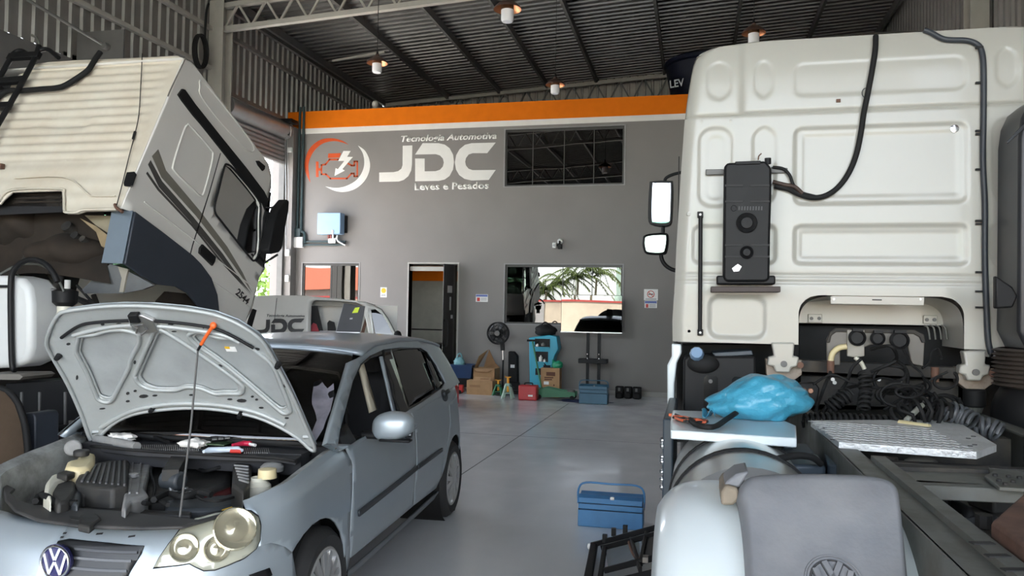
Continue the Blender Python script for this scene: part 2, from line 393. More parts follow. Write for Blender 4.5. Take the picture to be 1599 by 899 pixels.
MB().bb((-6.9, 16.9, .72), (-4.4, 17.6, .76)).build('desk_top', m_black, dk); MB().bb((-6.85, 17.5, 0.01), (-4.45, 17.54, .72)).build('back_panel', m_black, dk)
MB().bb((-6.85, 16.95, 0.01), (-6.8, 17.5, .72)).build('side_panel', m_black, dk); MB().bb((-4.5, 16.95, 0.01), (-4.45, 17.5, .72)).build('side_panel', m_black, dk)
MB().bb((-6.6, 16.92, .3), (-5.9, 17.45, .71)).build('drawer_unit', M('navy_laminate', (.03, .06, .12), .4), dk)
mon = thing('rail', 'dark metal rail across the office at desk height', 'rail', (-5.5, 16.7, 0)); MB().bar((-6.6, 16.4, 1.1), (-4.4, 16.4, 1.1), .03, .03).build('bar', m_black, mon)
for x in (-6.6, -4.4): MB().bar((x, 16.4, 0.01), (x, 16.4, 1.1), .03, .03).build('post', m_black, mon)
ch = thing('office_chair', 'grey office chair at the desk seen through the doorway', 'chair', (-5.0, 16.3, 0.01))
MB().box((-5.0, 16.55, .48), (.46, .44, .08)).build('seat', m_steel, ch, bevel=.03); MB().box((-5.0, 16.78, .74), (.42, .06, .36)).build('backrest', m_steel, ch, bevel=.03)
MB().cyl((-5, 16.55, .08), (-5, 16.55, .45), .03).build('post', m_black, ch)
m = MB()
for k in range(5): m.bar((-5, 16.55, .07), (-5 + .28 * math.cos(k * 1.257), 16.55 + .28 * math.sin(k * 1.257), .04), .04, .04)
m.build('base', m_black, ch)

# painted lettering and emblem
LS = 3.21
def WP(cx, cy, dy=0.0): return UY(400 + cx / LS, 140 + cy / LS, D - dy)
def wshape(name, pts, mat, curve=False):
    P = [WP(*p) for p in pts]
    if curve: P = spline(P, 5, True)
    return flat(name, P, mat, wall_back, (0, -1, 0), 0.003)
m_lw = M('logo_white', (0.74, 0.73, 0.70), 0.5, var=0.03); m_lo = M('logo_orange', (0.56, 0.075, 0.012), 0.5, var=0.03)
def arc(c, r, a0, a1, n=10): return [(c[0] + r * math.cos(math.radians(a0 + (a1 - a0) * k / n)), c[1] - r * math.sin(math.radians(a0 + (a1 - a0) * k / n))) for k in range(n + 1)]
wshape('letter_j', [(735, 281), (783, 279)] + [(781, 375), (777, 405), (763, 433), (740, 452), (715, 460)] + [(617, 462), (617, 415), (690, 413), (712, 408), (728, 396), (734, 378)], m_lw)
wshape('letter_d', [(797, 325), (835, 268), (915, 268), (945, 275), (970, 293), (987, 325), (992, 362), (987, 400), (970, 432), (945, 450), (915, 457), (797, 459), (797, 345), (845, 345), (845, 409), (900, 408), (922, 401), (936, 385), (941, 365), (936, 345), (922, 330), (900, 323)], m_lw)
wshape('letter_c', [(1201, 265), (1158, 318), (1085, 318), (1065, 325), (1052, 342), (1048, 361), (1052, 380), (1065, 396), (1085, 403), (1201, 402), (1166, 452), (1080, 455), (1045, 447), (1018, 428), (1002, 400), (996, 365), (1003, 328), (1020, 298), (1047, 276), (1080, 268)], m_lw)
def crescent(outer, inner, mat):
    A = spline([WP(*p) for p in outer], 6); B = spline([WP(*p) for p in inner], 6); flat('crescent', A + B[1:-1], mat, wall_back, (0, -1, 0), 0.003)
crescent([(465, 277), (430, 255), (375, 243), (315, 255), (265, 300), (243, 370), (250, 420), (272, 466)], [(272, 466), (265, 420), (263, 370), (285, 315), (330, 272), (385, 258), (430, 264), (465, 277)], m_lo)
crescent([(510, 279), (545, 305), (567, 350), (569, 400), (545, 455), (500, 495), (445, 512), (395, 507), (347, 485)], [(347, 485), (400, 492), (450, 483), (500, 455), (530, 415), (542, 370), (535, 320), (510, 279)], m_lw)
def stroke(path, w, closed=True):
    n = len(path); out = MB()
    for i in range(n if closed else n - 1):
        a = WP(*path[i]); b = WP(*path[(i + 1) % n]); a.y = b.y = D - 0.0015
        d = (b - a).normalized(); out.bar(a - d * w / 2, b + d * w / 2, w, 0.003, up=(0, -1, 0))
    return out
stroke([(328, 378), (348, 374), (368, 350), (410, 350), (445, 352), (458, 368), (478, 380), (492, 380), (492, 360), (507, 360), (507, 434), (492, 434), (490, 420), (478, 420), (455, 445), (372, 445), (350, 424), (328, 424)], 0.034).build('engine_outline', m_lo, wall_back)
wshape('engine_mark', [(300, 360), (313, 360), (313, 438), (300, 438)], m_lo); wshape('engine_mark', [(362, 320), (425, 318), (418, 340), (360, 342)], m_lo)
wshape('engine_mark', [(313, 393), (328, 393), (328, 406), (313, 406)], m_lo)
flat('lightning_bolt', [WP(*p, 0.004) for p in [(438, 307), (474, 307), (456, 336), (485, 337), (432, 398), (445, 405), (393, 432), (398, 393), (410, 398), (442, 357), (411, 357)]], m_lw, wall_back, (0, -1, 0), 0.003)
def wtext(txt, a, b, h, **k):
    A = WP(*a); B = WP(*b)
    return text_mesh('lettering', txt, 1, m_lw, wall_back, A + Vector((0, -0.003, 0)), (1, 0, 0), (0, 0, 1), width=(B - A).x, height=h, **k)
wtext('Tecnologia Automotiva', (726, 272), (1207, 262), 0.17, shear=0.22, bold=0.025)
wtext('Leves e Pesados', (795, 504), (1168, 500), 0.145, bold=0.03)

# left wall
m_mas = M('grey_masonry', (0.115, 0.112, 0.108), 0.6, var=0.05)
mb = MB().bb((XL - 0.2, YF, 0), (XL, 8.9, 4.95)); wl_ = struct(mb.build('wall_left', m_mas))
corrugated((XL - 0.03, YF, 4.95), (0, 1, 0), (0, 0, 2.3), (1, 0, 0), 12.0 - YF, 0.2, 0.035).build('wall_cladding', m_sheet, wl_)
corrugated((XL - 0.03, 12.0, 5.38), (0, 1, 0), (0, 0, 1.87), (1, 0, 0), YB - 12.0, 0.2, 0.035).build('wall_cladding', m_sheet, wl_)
MB().bb((XL - 0.2, D + 0.2, 0), (XL, YB, 5.4)).build('wall_panel', m_mas, wl_)
MB().bb((XL - 0.2, D - 0.2, 0), (XL, D + 0.2, 5.4)).build('wall_panel', m_mas, wl_)
MB().bb((XL - .2, 8.8, 4.85), (XL - .03, 12.05, 5.02)).build('lintel', m_mas, wl_); MB().bb((XL - .2, 12.0, 5.28), (XL - .03, 14.6, 5.45)).build('lintel', m_mas, wl_); MB().bb((XL - .2, 11.9, 0), (XL - .03, 12.35, 5.4)).build('wall_panel', m_mas, wl_)
for z, y0, y1 in ((5.45, 12.25, YB), (6.5, 12.25, YB), (7.0, 12.25, YB), (5.75, YF, 12), (6.45, YF, 12), (7.0, YF, 12)):
    MB().bb((XL + 0.005, y0, z - .035), (XL + 0.075, y1, z + .035)).build('girt', m_steel if y0 < 0 else m_sheet, wl_)
wr = struct(corrugated((XR + 0.03, -3.0, 0), (0, 1, 0), (0, 0, 8.05), (-1, 0, 0), YB + 3.0, 0.2, 0.035).build('wall_right', m_sheet))  # front stretch, out of view, left open to let in side light
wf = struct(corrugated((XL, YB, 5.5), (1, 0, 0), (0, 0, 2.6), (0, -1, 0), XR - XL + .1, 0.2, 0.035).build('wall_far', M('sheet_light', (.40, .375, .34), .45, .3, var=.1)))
def column(x, y, z1, sx):
    o = struct(thing('column', 'x', None, (x, y, 0))); del o['label']
    MB().bb((x - .02, y - .15, 0), (x + .26 * sx, y - .13, z1)).build('flange', m_steel, o); MB().bb((x - .02, y + .13, 0), (x + .26 * sx, y + .15, z1)).build('flange', m_steel, o)
    MB().bb((x + .11 * sx, y - .13, 0), (x + .13 * sx, y + .13, z1)).build('web', m_steel, o)
column(XL + .02, 12.1, 6.95, 1); column(XL + .02, 6.1, 6.95, 1); column(XR - .02, 12.1, 7.6, -1); column(XR - .02, 6.1, 7.6, -1)
# roof
rp = Vector((XR - XL + .4, 0, (XR - XL + .4) * .062))
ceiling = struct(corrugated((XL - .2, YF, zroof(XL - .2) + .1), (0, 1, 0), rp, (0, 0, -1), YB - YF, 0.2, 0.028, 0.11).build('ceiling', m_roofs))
for x in (-8.2, -6.42, -5.02, -3.75, -2.49, -0.8, 0.8, 2.4, 3.85):
    MB().bb((x - .03, YF, zroof(x) - .09), (x + .03, YB, zroof(x) + .06)).build('purlin', m_steeld, ceiling)
def truss(y, label, dz=0.42, n=22, mat=None, m2=None):
    mat = mat or m_steel
    t = struct(thing('roof_truss', label, 'roof truss', (XL + .2, y, 6.5)))
    a0 = Vector((XL + .2, y, 6.47)); a1 = Vector((XR - .2, y, 7.1)); b0 = Vector((XL + .2, y, 6.47 + dz)); b1 = Vector((XR - .2, y, zroof(XR) - .14))
    MB().bar(a0, a1, .1, .085).build('bottom_chord', mat, t); MB().bar(b0, b1, .1, .085).build('top_chord', mat, t)
    for i in range(n):
        p = a0.lerp(a1, i / n); q = b0.lerp(b1, (i + .5) / n); r = a0.lerp(a1, (i + 1) / n)
        MB().bar(p, q, .035, .035).build('web_member', m2 or mat, t); MB().bar(q, r, .035, .035).build('web_member', m2 or mat, t)
    return t
truss(12.1, 'beige steel roof truss spanning from the left column')
truss(.1, 'beige steel roof truss overhead at the entrance bay')
truss(6.1, 'beige steel roof truss nearer the entrance above the trucks')
truss(19.45, 'beige steel roof truss behind the orange band at the far end', 0.55, 20, M('truss_light', (.36, .34, .3), .45), m_steeld)
struct(MB().bar((-7.65, 15.2, 6.86), (-6.45, 15.2, 6.98), .04, .04).build('roof_brace', m_steel))

# roller shutters on the left wall
m_slat = M('shutter_slat', (0.33, 0.33, 0.325), 0.36, 0.6, var=0.06)
def shutter(y0, y1, ztop, zbot, label):
    t = thing('roller_shutter', label, 'shutter', (XL + .1, y0, 0), group=None)
    MB().cyl((XL + .12, y0, ztop - .17), (XL + .12, y1, ztop - .17), .17, n=20).build('drum', m_slat, t, smooth=40)
    z = ztop - .3; s0 = None
    while z > zbot:
        if s0 is None: s0 = MB().lathe([(.0, 0), (.05, .0), (.05, y1 - y0), (0, y1 - y0)], (XL + .05, y0, z), (0, 1, 0), 8).build('slat', m_slat, t, smooth=40); z0 = z
        else:
            c = s0.copy(); COL.objects.link(c); c.location.z = z - z0
        z -= .085
    MB().bb((XL - .02, y0 - .06, 0), (XL + .1, y0, ztop)).build('guide_rail', m_steeld, t); MB().bb((XL - .02, y1, 0), (XL + .1, y1 + .06, ztop)).build('guide_rail', m_steeld, t)
    return t
shutter(12.35, 14.45, 5.36, 4.55, 'grey roller shutter rolled up beside the conduit pier')
shutter(8.97, 11.9, 4.9, 4.3, 'grey roller shutter rolled up behind the tilted truck cab')
# ================================================================ OUTSIDE: forecourt, street and what the windows mirror
struct(MB().bb((-60, -60, -0.6), (60, YF, -0.02)).build('ground', M('street_concrete', (0.36, 0.35, 0.33), 0.85, var=0.12, scale=0.7, bump=0.2, bscale=20)))
struct(MB().bb((XR + .2, YF, -0.6), (60, 40, -0.02)).build('ground', M('side_concrete', (0.45, 0.44, 0.41), 0.85, var=0.1, scale=0.7)))
struct(MB().bb((-60, YF, -0.6), (XL - 0.2, 40, -0.02)).build('ground', M('yard_concrete', (0.62, 0.60, 0.56), 0.85, var=0.08, scale=0.7)))
struct(MB().bb((XL, YF - .25, 6.0), (XR, YF, 7.9)).build('wall_front', m_mas))
sw = thing('street_wall', 'cream street wall with red coping across the road', 'wall', (-6, -14, -0.02))
MB().bb((-30, -14.2, -0.02), (14, -14, 2.0)).build('wall_body', M('cream_render', (0.62, 0.53, 0.40), 0.8, var=0.1, scale=1.2, dirt=(.3, .25, .2), dirt_amt=.4, dscale=.8), sw)
MB().bb((-30, -14.25, 2.0), (14, -13.95, 2.1)).build('coping', M('red_coping', (0.45, 0.06, 0.05), 0.6), sw)
MB().bb((-10.8, -13.98, 0), (-8.4, -13.9, 2.0)).build('gate', M('grey_gate', (.38, .37, .35), .5), sw)
hs = thing('house', 'house with red tiled roof across the road', 'house', (-24, -22, -0.02))
MB().bb((-32, -24, -0.02), (-17, -19, 2.7)).build('house_wall', M('pink_render', (.42, .38, .34), .8), hs)
MB().prism([(-32.6, -18.4, 2.6), (-32.6, -21.5, 4.3), (-32.6, -24.6, 2.6)], (16.2, 0, 0)).build('roof', M('red_tiles', (.5, .13, .07), .7, var=.2, scale=20), hs)
gb = thing('green_building', 'mint green house wall behind the palms', 'house', (-2.6, -21, -.02))
MB().bb((-4.9, -22, -.02), (2, -20, 5.2)).build('house_wall', M('mint_render', (.45, .6, .5), .8), gb)
MB().bb((-5.1, -22.1, 5.2), (2.1, -19.9, 5.4)).build('parapet', M('mint_dark', (.1, .35, .2), .7), gb)
# palms: arching fronds with leaflets
m_frond = M('palm_frond', (0.09, 0.13, 0.025), 0.5, var=0.3, scale=4); m_trunk = M('palm_trunk', (.22, .19, .12), .8, var=.2)
def palm(x, y, h, k, label):
    t = thing('palm', label, 'palm', (x, y, -.02), group='palms behind the street wall')
    MB().cyl((x, y, -.02), (x + .1, y, h * .62), .09, .06, 8).build('trunk', m_trunk, t)
    o = Vector((x + .1, y, h * .62)); nf = 13; rnd = random.Random(k)
    for i in range(nf):
        a = 2 * math.pi * i / nf + rnd.uniform(-.2, .2); L = rnd.uniform(1.3, 1.8) * h / 4; up = rnd.uniform(.5, 1.3)
        d = Vector((math.cos(a), math.sin(a), 0)); m = MB(); pts = []
        for j in range(9):
            s = j / 8; pts.append(o + d * L * s + Vector((0, 0, L * (up * s - 1.15 * s * s) + .2)))
        m.tube(pts, .02, 4)
        sd = d.cross(Vector((0, 0, 1)))
        for j in range(1, 9):
            for q in (-1, 1):
                for w in (0, .5):
                    p = pts[j - 1].lerp(pts[j], w); e = p + sd * q * .42 * (1.15 - j / 10) + d * .18 + Vector((0, 0, -.22))
                    b = d * .05; m.add([p - b, p + b, e], [(0, 1, 2)])
        m.build('frond', m_frond, t)
for k, (x, y, h) in enumerate(((-9.0, -17, 4.2), (-8.0, -17.6, 4.8), (-7.0, -17.2, 5.4), (-6.0, -17.6, 5.8), (-9.8, -17.8, 3.7))):
    palm(x, y, h, k, ('low leftmost palm behind the street wall', 'second tall palm behind the street wall', 'third palm of the cluster behind the wall', 'tallest palm beside the mint green wall', 'short palm at the end of the cluster')[k])
yw = thing('neighbour_wall', 'white neighbour wall outside the open side door', 'wall', (-16, 14, -.02))
MB().bb((-16.3, 2, -.02), (-16, 34, 3.6)).build('wall_body', M('lime_white', (.82, .82, .80), .8), yw); MB().bb((-16.35, 2, 3.6), (-15.95, 34, 3.72)).build('coping', m_white, yw)
m_leaf = M('shrub_leaf', (.13, .22, .03), .6, var=.4, scale=10)
for k, (x, y, h) in enumerate(((-15.0, 22.5, 2.3), (-15.1, 25.0, 3.4), (-14.9, 20.4, 1.3))):
    t = thing('shrub', ('middle shrub', 'tallest shrub', 'lowest shrub')[k] + ' of the row along the white neighbour wall', 'shrub', (x, y, -.02), group='shrubs along the neighbour wall')
    MB().cyl((x, y, -.02), (x, y, h * .5), .05, .03, 6).build('stem', m_trunk, t)
    rnd = random.Random(k + 40); m = MB()
    for i in range(420):
        v = Vector((rnd.gauss(0, 1), rnd.gauss(0, 1), rnd.gauss(0, 1))).normalized() * rnd.uniform(.55, 1)
        c = Vector((x + v.x * .75, y + v.y * .75, h * .58 + v.z * h * .42)); e = Vector((rnd.gauss(0, 1), rnd.gauss(0, 1), rnd.gauss(0, 1))).normalized() * .13; g = e.cross(v).normalized() * .07
        m.add([c - e, c + g, c + e, c - g], [(0, 1, 2, 3)])
    m.build('foliage', m_leaf, t)
# ================================================================ ON THE OFFICE WALL AND UNDER THE ROOF
m_teal = M('conduit_teal', (0.025, 0.05, 0.055), 0.5); m_cable = M('cable_black', (.012, .012, .012), .55)
def wbox(name, x0, y0, x1, y1, mat, parent, dep=.05, off=0.0, bevel=.004):
    a = UY(x0, y1, D); b = UY(x1, y0, D)
    return MB().bb((a.x, D - off - dep, a.z), (b.x, D - off, b.z)).build(name, mat, parent, bevel=bevel)
t = thing('conduit', 'dark teal electrical conduit running up the left end of the office wall', 'conduit', UY(470, 372, D))
for a, b in ((467, 466), (474, 472)):
    p = UY(a, 165, D); q = UY(b, 362, D); MB().cyl((q.x, D - .05, q.z), (q.x, D - .05, 5.75), .028, n=10).build('pipe', m_teal, t, smooth=40)
wbox('junction_box', 459, 357, 472, 370, m_teal, t, .09)
for y in (377.5, 382.5):
    p = UY(474, y, D); q = UY(541, y, D); MB().cyl((p.x, D - .04, p.z), (q.x, D - .04, p.z), .02, n=10).build('pipe', m_teal, t, smooth=40)
q = UY(478, 380, D); p = UY(473, 362, D); MB().tube(spline([(p.x - .02, D - .05, p.z), (q.x - .02, D - .05, p.z - .03), (q.x, D - .05, q.z)], 4), .03, 8).build('elbow', m_teal, t, smooth=40)
t = thing('electrical_box', 'square white electrical box below the teal junction box', 'electrical box', UY(468, 386, D)); wbox('body', 460, 370.5, 476, 387, m_whitep, t, .1); wbox('cover', 461.5, 372, 474.5, 385.5, m_whitep, t, .012, .1)
t = thing('inverter_box', 'light blue steel inverter box mounted on grey wall', 'inverter box', UY(522, 367, D))
m_ib = M('pale_blue_enamel', (0.30, 0.46, 0.66), 0.35, var=.03)
wbox('body', 503, 334, 539.5, 367, m_ib, t, .2, .03, .012); wbox('back_plate', 506, 337, 543, 364, m_black, t, .03)
wbox('status_light', 525.5, 360.5, 529, 367, m_chrome, t, .01, .23)
for x in (515, 518.5, 522): wbox('cable_gland', x, 367, x + 2.5, 373, M('red_gland', (.25, .06, .05), .5) if x < 520 else m_alu, t, .05, .06, .002)
wbox('terminal_block', 515.5, 372, 527, 380, m_alu, t, .06, .03)
a = UY(530, 368, D); b = UY(542, 383, D); MB().tube(spline([(a.x, D - .08, a.z), (a.x, D - .08, a.z - .1), (b.x, D - .07, b.z)], 4), .025, 8).build('flexible_hose', m_alu, t, smooth=60)
def sign(name, label, cat, x0, y0, x1, y1, base, marks):
    t = thing(name, label, cat, UY((x0 + x1) / 2, y1, D)); wbox('board', x0, y0, x1, y1, base, t, .006, 0, 0)
    for nm, ax, ay, bx, by, mt in marks: wbox(nm, ax, ay, bx, by, mt, t, .002, .006, 0)
    return t
m_paper = M('sign_white', (.78, .78, .76), .5, var=.02); m_red = M('sign_red', (.55, .04, .03), .5); m_blu = M('sign_blue', (.12, .16, .42), .5); m_gry = M('print_grey', (.42, .42, .44), .6); m_yel = M('sign_yellow', (.85, .50, .02), .5)
t = sign('wall_sign', 'white sign with a yellow disc left of the doorway', 'sign', 594, 448.5, 604.2, 464, m_paper, [('print_line', 595.5, 459.5, 602.5, 462, m_gry)])
c = UY(599.2, 453.6, D); MB().cyl((c.x, D - .006, c.z), (c.x, D - .009, c.z), .052, n=24).build('disc', m_yel, t)
sign('safety_sign', 'small white safety sign with red mark beside doorway', 'sign', 743, 459.5, 762, 471, m_paper, [('print_band', 743.5, 460, 761.5, 463, m_blu), ('hand_mark', 745, 464.5, 749.5, 470, m_red), ('print_line', 751, 465, 760, 466.3, m_gry), ('print_line', 751, 467.6, 760, 468.8, m_gry)])
t = sign('no_smoking_sign', 'white no smoking sign on the wall right of the television', 'sign', 1005.5, 451.5, 1027.5, 468.5, m_paper, [('print_line', 1008, 466, 1025, 467.4, m_gry)])
c = UY(1016.3, 459.2, D); MB().tube([(c.x + .062 * math.cos(i * .2618), D - .008, c.z + .062 * math.sin(i * .2618)) for i in range(24)], .006, 4, True).build('ring', m_red, t)
MB().bar((c.x - .045, D - .0085, c.z + .045), (c.x + .045, D - .0085, c.z - .045), .01, .003, up=(0, -1, 0)).build('slash', m_red, t); MB().bb((c.x - .045, D - .009, c.z - .008), (c.x + .045, D - .006, c.z + .008)).build('cigarette', m_black, t)
sign('notice', 'small blue and white notice under the no smoking sign', 'sign', 1006.5, 469.5, 1026, 480.5, m_paper, [('print_band', 1007, 470, 1025.5, 473.3, m_blu), ('hand_mark', 1008.5, 474.5, 1012.5, 480, m_red), ('print_line', 1014, 475.3, 1024, 476.6, m_gry), ('print_line', 1014, 478, 1024, 479.2, m_gry)])
t = thing('security_camera', 'white and black security camera on the office wall', 'camera', UY(871, 389, D))
c = UY(875, 377, D); MB().lathe([(0, 0), (.055, 0), (.055, .04), (.04, .06), (0, .06)], (c.x, D, c.z), (0, -1, 0)).build('mount', m_whitep, t, smooth=40)
b = UY(868, 384, D); MB().tube([(c.x, D - .05, c.z), (c.x, D - .09, c.z - .05), (b.x + .03, D - .1, b.z)], .02).build('arm', m_black, t)
MB().box((b.x, D - .13, b.z), (.075, .12, .11)).build('camera_body', m_whitep, t, bevel=.015); MB().box((b.x + .1, D - .11, b.z - .02), (.08, .1, .09)).build('floodlight', m_black, t, bevel=.01)
MB().cyl((b.x, D - .19, b.z), (b.x, D - .197, b.z), .026).build('lens', m_blackg, t)
for lab, x0, y0, x1, y1 in (('small white alarm sensor on the pier under the shutter motor', 456, 230, 464, 238), ('white wall sensor just below the electrical box', 454, 389, 461.5, 400), ('white light switch plate low on the pier', 457, 429.5, 463.5, 440)):
    t = thing('wall_sensor' if 'sensor' in lab else 'switch_plate', lab, 'sensor' if 'sensor' in lab else 'switch', UY((x0 + x1) / 2, y1, D - .22)); a = UY(x0, y1, D - .22); b = UY(x1, y0, D - .22); k_ = min(0, -8.165 - b.x); a.x += k_; b.x += k_
    MB().bb((a.x, D - .26, a.z), (b.x, D - .22, b.z)).build('body', m_whitep, t, bevel=.012); MB().bb((a.x + .02, D - .264, a.z + .03), (b.x - .02, D - .26, a.z + .06)).build('rocker', m_paper, t)
t = thing('shutter_motor', 'dark shutter drive motor at the top of the conduit pier', 'motor', UY(450, 205, D - .35))
a = UY(436, 207, D - .3); b = UY(463, 188, D - .3)
MB().bb((a.x, D - .5, b.z - .08), (b.x, D - .22, b.z)).build('bracket', m_black, t, bevel=.01); c = UY(452, 198, D - .4); MB().cyl((a.x + .08, D - .36, c.z), (b.x - .08, D - .36, c.z), .075).build('motor_body', m_steeld, t, smooth=40)
MB().cyl((a.x + .02, D - .36, c.z + .02), (a.x + .08, D - .36, c.z + .02), .05).build('end_cap', M('motor_blue', (.2, .3, .42), .4), t)
for k in range(4): MB().tube(spline([(a.x + .15 + .06 * k, D - .42, c.z), (a.x + .2 + .05 * k, D - .46, c.z - .15 - .02 * k), (b.x - .05, D - .4, c.z - .05)], 5), .008, 5).build('cable', m_whitep if k % 2 else m_cable, t)
t = thing('pull_chain', 'thin steel pull chain loop hanging beside the pier', 'chain', UY(446, 395, D - .4))
a = UY(446.5, 205, D - .4); b = UY(446, 400, D - .4); MB().tube(spline([(a.x - .015, D - .4, a.z), (b.x - .03, D - .4, (a.z + b.z) / 2), (b.x, D - .4, b.z), (b.x + .03, D - .4, (a.z + b.z) / 2), (a.x + .015, D - .4, a.z)], 8), .006, 5).build('chain_loop', m_alu, t)
wk = MB(); w = U(300 + 70 / 4.494, 80, 'x', XL + .2)
t = thing('coiled_hose', 'coiled black hose hanging on the left wall beside the column', 'hose', w)
for k in range(3): MB().tube([(XL + .14 + .03 * k, w.y + .16 * math.cos(i * .2618), w.z + .28 * math.sin(i * .2618)) for i in range(24)], .02, 6, True).build('loop', m_rubber, t, smooth=60)
MB().tube(spline([(XL + .16, w.y + .12, w.z + .1), (XL + .16, w.y + .14, w.z + .7), (XL + .16, w.y + .2, w.z + .9)], 5), .02, 6).build('tail', m_rubber, t)
# steel bracket high on the left wall
t = thing('wall_bracket', 'grey steel plate bracket with rod high on the left wall', 'bracket', UX(135, 85, XL + .3))
a = UX(118, 85, XL + .3); b = UX(152, 50, XL + .3); MB().bb((XL, b.y - .03, a.z), (XL + .75, b.y, b.z)).build('plate', m_mas, t)
MB().cyl((XL + .05, b.y - 1.6, a.z + .62), (XL + .5, b.y - .05, a.z + .2), .022, n=8).build('rod', m_steeld, t); MB().cyl((XL + .5, b.y - .03, a.z + .2), (XL + .5, b.y - .12, a.z + .2), .05).build('nut', m_steeld, t)

# pendant lamps
m_shade = M('pendant_shade', (0.10, 0.06, 0.05), 0.45, .3); m_cop = M('copper_inside', (.62, .26, .12), .35, .7); m_bulb = M('opal_glass', (.82, .82, .84), .35, var=.02); m_sock = M('pendant_socket', (.12, .06, .03), .4)
def pendant(px, py, dep, label):
    d = ray(px, py); s = dep / (-(ROT @ d).z); c = CAMPOS + d * s; r = .17
    t = thing('pendant_lamp', label, 'lamp', c, group='copper pendant lamps'); x, y, z = c
    MB().lathe([(0, .155), (.03, .15), (.035, .12), (.07, .10), (.12, .07), (.17, .02), (.175, .0)], c, n=28).build('shade', m_shade, t, smooth=50)
    MB().lathe([(.03, .105), (.07, .09), (.12, .06), (.168, .012), (.174, .0)], c, n=28).build('shade_lining', m_cop, t, smooth=50)
    MB().lathe([(0, .11), (.078, .10), (.078, .02), (.082, .0), (.07, -.005)], c, n=24).build('collar', m_sock, t, smooth=40)
    MB().lathe([(.06, .0), (.08, -.01), (.08, -.13), (.065, -.155), (0, -.16)], c, n=24).build('glass_bulb', m_bulb, t, smooth=50)
    MB().cyl((x, y, z + .15), (x, y, z + .21), .022, .012).build('cap', m_black, t); MB().cyl((x, y, z + .2), (x, y, zroof(x) - .05), .006, n=6).build('cable', m_cable, t)
pendant(589, 99, 12.8, 'copper pendant lamp hanging nearest the left wall'); pendant(792.5, 15, 9.7, 'largest pendant lamp hanging at the top centre'); pendant(867, 133, 14.0, 'smallest pendant lamp hanging just above the orange band'); pendant(1177, 52, 11.6, 'pendant lamp half hidden behind the right truck roof')
# water tank on the mezzanine
tk = thing('water_tank', 'dark navy plastic water tank standing on the office roof', 'water tank', (0.25, 16.2, 5.62)); m_navy = M('navy_polyethylene', (.004, .006, .016), .45, spec=.25)
MB().lathe([(0, 0), (.6, 0), (.78, .85), (.82, .88), (.82, .95), (.75, 1.0), (.45, 1.12), (0, 1.14)], (0.15, 15.9, 5.62), n=36).build('tank_body', m_navy, tk, smooth=40)
a = UY(1050, 138, 15.2); text_mesh('lettering', 'LEV', 1, M('tank_print', (.55, .58, .62), .5), tk, (a.x - .04, a.y - .02, a.z), (1, -.1, 0.1), (-.1, 0, 1), width=.27, height=.15, bold=.02)
lp = thing('wall_lamp', 'small beige lamp standing on the orange band', 'lamp', UY(586, 172, D + .1)); c = UY(586, 166, D + .1)
MB().cyl((c.x, D + .1, 5.64), (c.x, D + .1, 5.72), .05).build('base', m_steel, lp); MB().ellipsoid((c.x, D + .1, 5.78), (.07, .07, .08)).build('globe', m_steel, lp, smooth=60)

# ================================================================ THINGS ALONG THE OFFICE WALL
m_card = M('cardboard', (.40, .24, .12), .85, var=.1, scale=8); m_cardi = M('cardboard_inside', (.30, .17, .085), .9, var=.1)
class Pl:    # a vertical picture plane standing on the floor under pixel (x, ybottom)
    def __init__(s, x, yb):
        s.Y = min(UZ(x, yb, 0).y, 14.2); s.o = Vector((UY(x, yb, s.Y).x, s.Y, 0))
    def p(s, x, y, dy=0): return UY(x, y, s.Y + dy) if dy == 0 else Vector((UY(x, y, s.Y).x, s.Y + dy, max(UY(x, y, s.Y).z, 0)))
    def bx(s, x0, y0, x1, y1, dep, dy=0):
        a = UY(x0, y1, s.Y); b = UY(x1, y0, s.Y); return MB().bb((a.x, s.Y + dy, max(0, a.z)), (b.x, s.Y + dy + dep, b.z))
# television on its stand, leaning in front of window
pl = Pl(925, 622); Yt = pl.Y
tv = thing('television', 'wide flat television with bright mirrored screen in front of window', 'television', UY(923, 518, Yt))
a = UY(875.5, 518, Yt); b = UY(972, 461, Yt)
MB().bb((a.x, Yt, a.z), (b.x, Yt + .05, b.z)).build('back_case', m_black, tv, bevel=.008)
MB().bb((a.x + .008, Yt - .004, a.z + .014), (b.x - .008, Yt, b.z - .008)).build('screen', glass('tv_glass', (.1, .1, .1), .15, .97), tv)
MB().bb((a.x, Yt - .008, a.z - .004), (b.x, Yt, a.z + .012)).build('bezel', m_alu, tv)
ts = thing('television_stand', 'black double post television stand with small shelf', 'stand', (a.x + .6, Yt + .1, 0))
for x0, x1 in ((914, 919.5), (931.5, 937.5)): p = UY(x0, 600, Yt); q = UY(x1, 510, Yt); MB().bb((p.x, Yt + .06, .05), (q.x, Yt + .11, 1.75)).build('post', m_black, ts)
p = UY(904, 566, Yt); q = UY(948, 561, Yt); MB().bb((p.x, Yt - .1, p.z), (q.x, Yt + .2, q.z)).build('shelf', m_black, ts, bevel=.006)
MB().bb((p.x + .05, Yt - .15, 0), (p.x + .11, Yt + .3, .05)).build('foot', m_black, ts); MB().bb((q.x - .11, Yt - .15, 0), (q.x - .05, Yt + .3, .05)).build('foot', m_black, ts)
MB().bb((p.x + .05, Yt + .05, .05), (q.x - .05, Yt + .12, .1)).build('cross_bar', m_black, ts); MB().bb((a.x + .3, Yt + .05, 1.35), (a.x + .9, Yt + .062, 1.75)).build('mount_plate', m_black, ts)
for z in (.72, .8):
    for x in (916.5, 934.5): c = UY(x, 560, Yt); MB().cyl((c.x, Yt + .06, z), (c.x, Yt + .055, z), .012, n=8).build('bolt', m_chrome, ts)
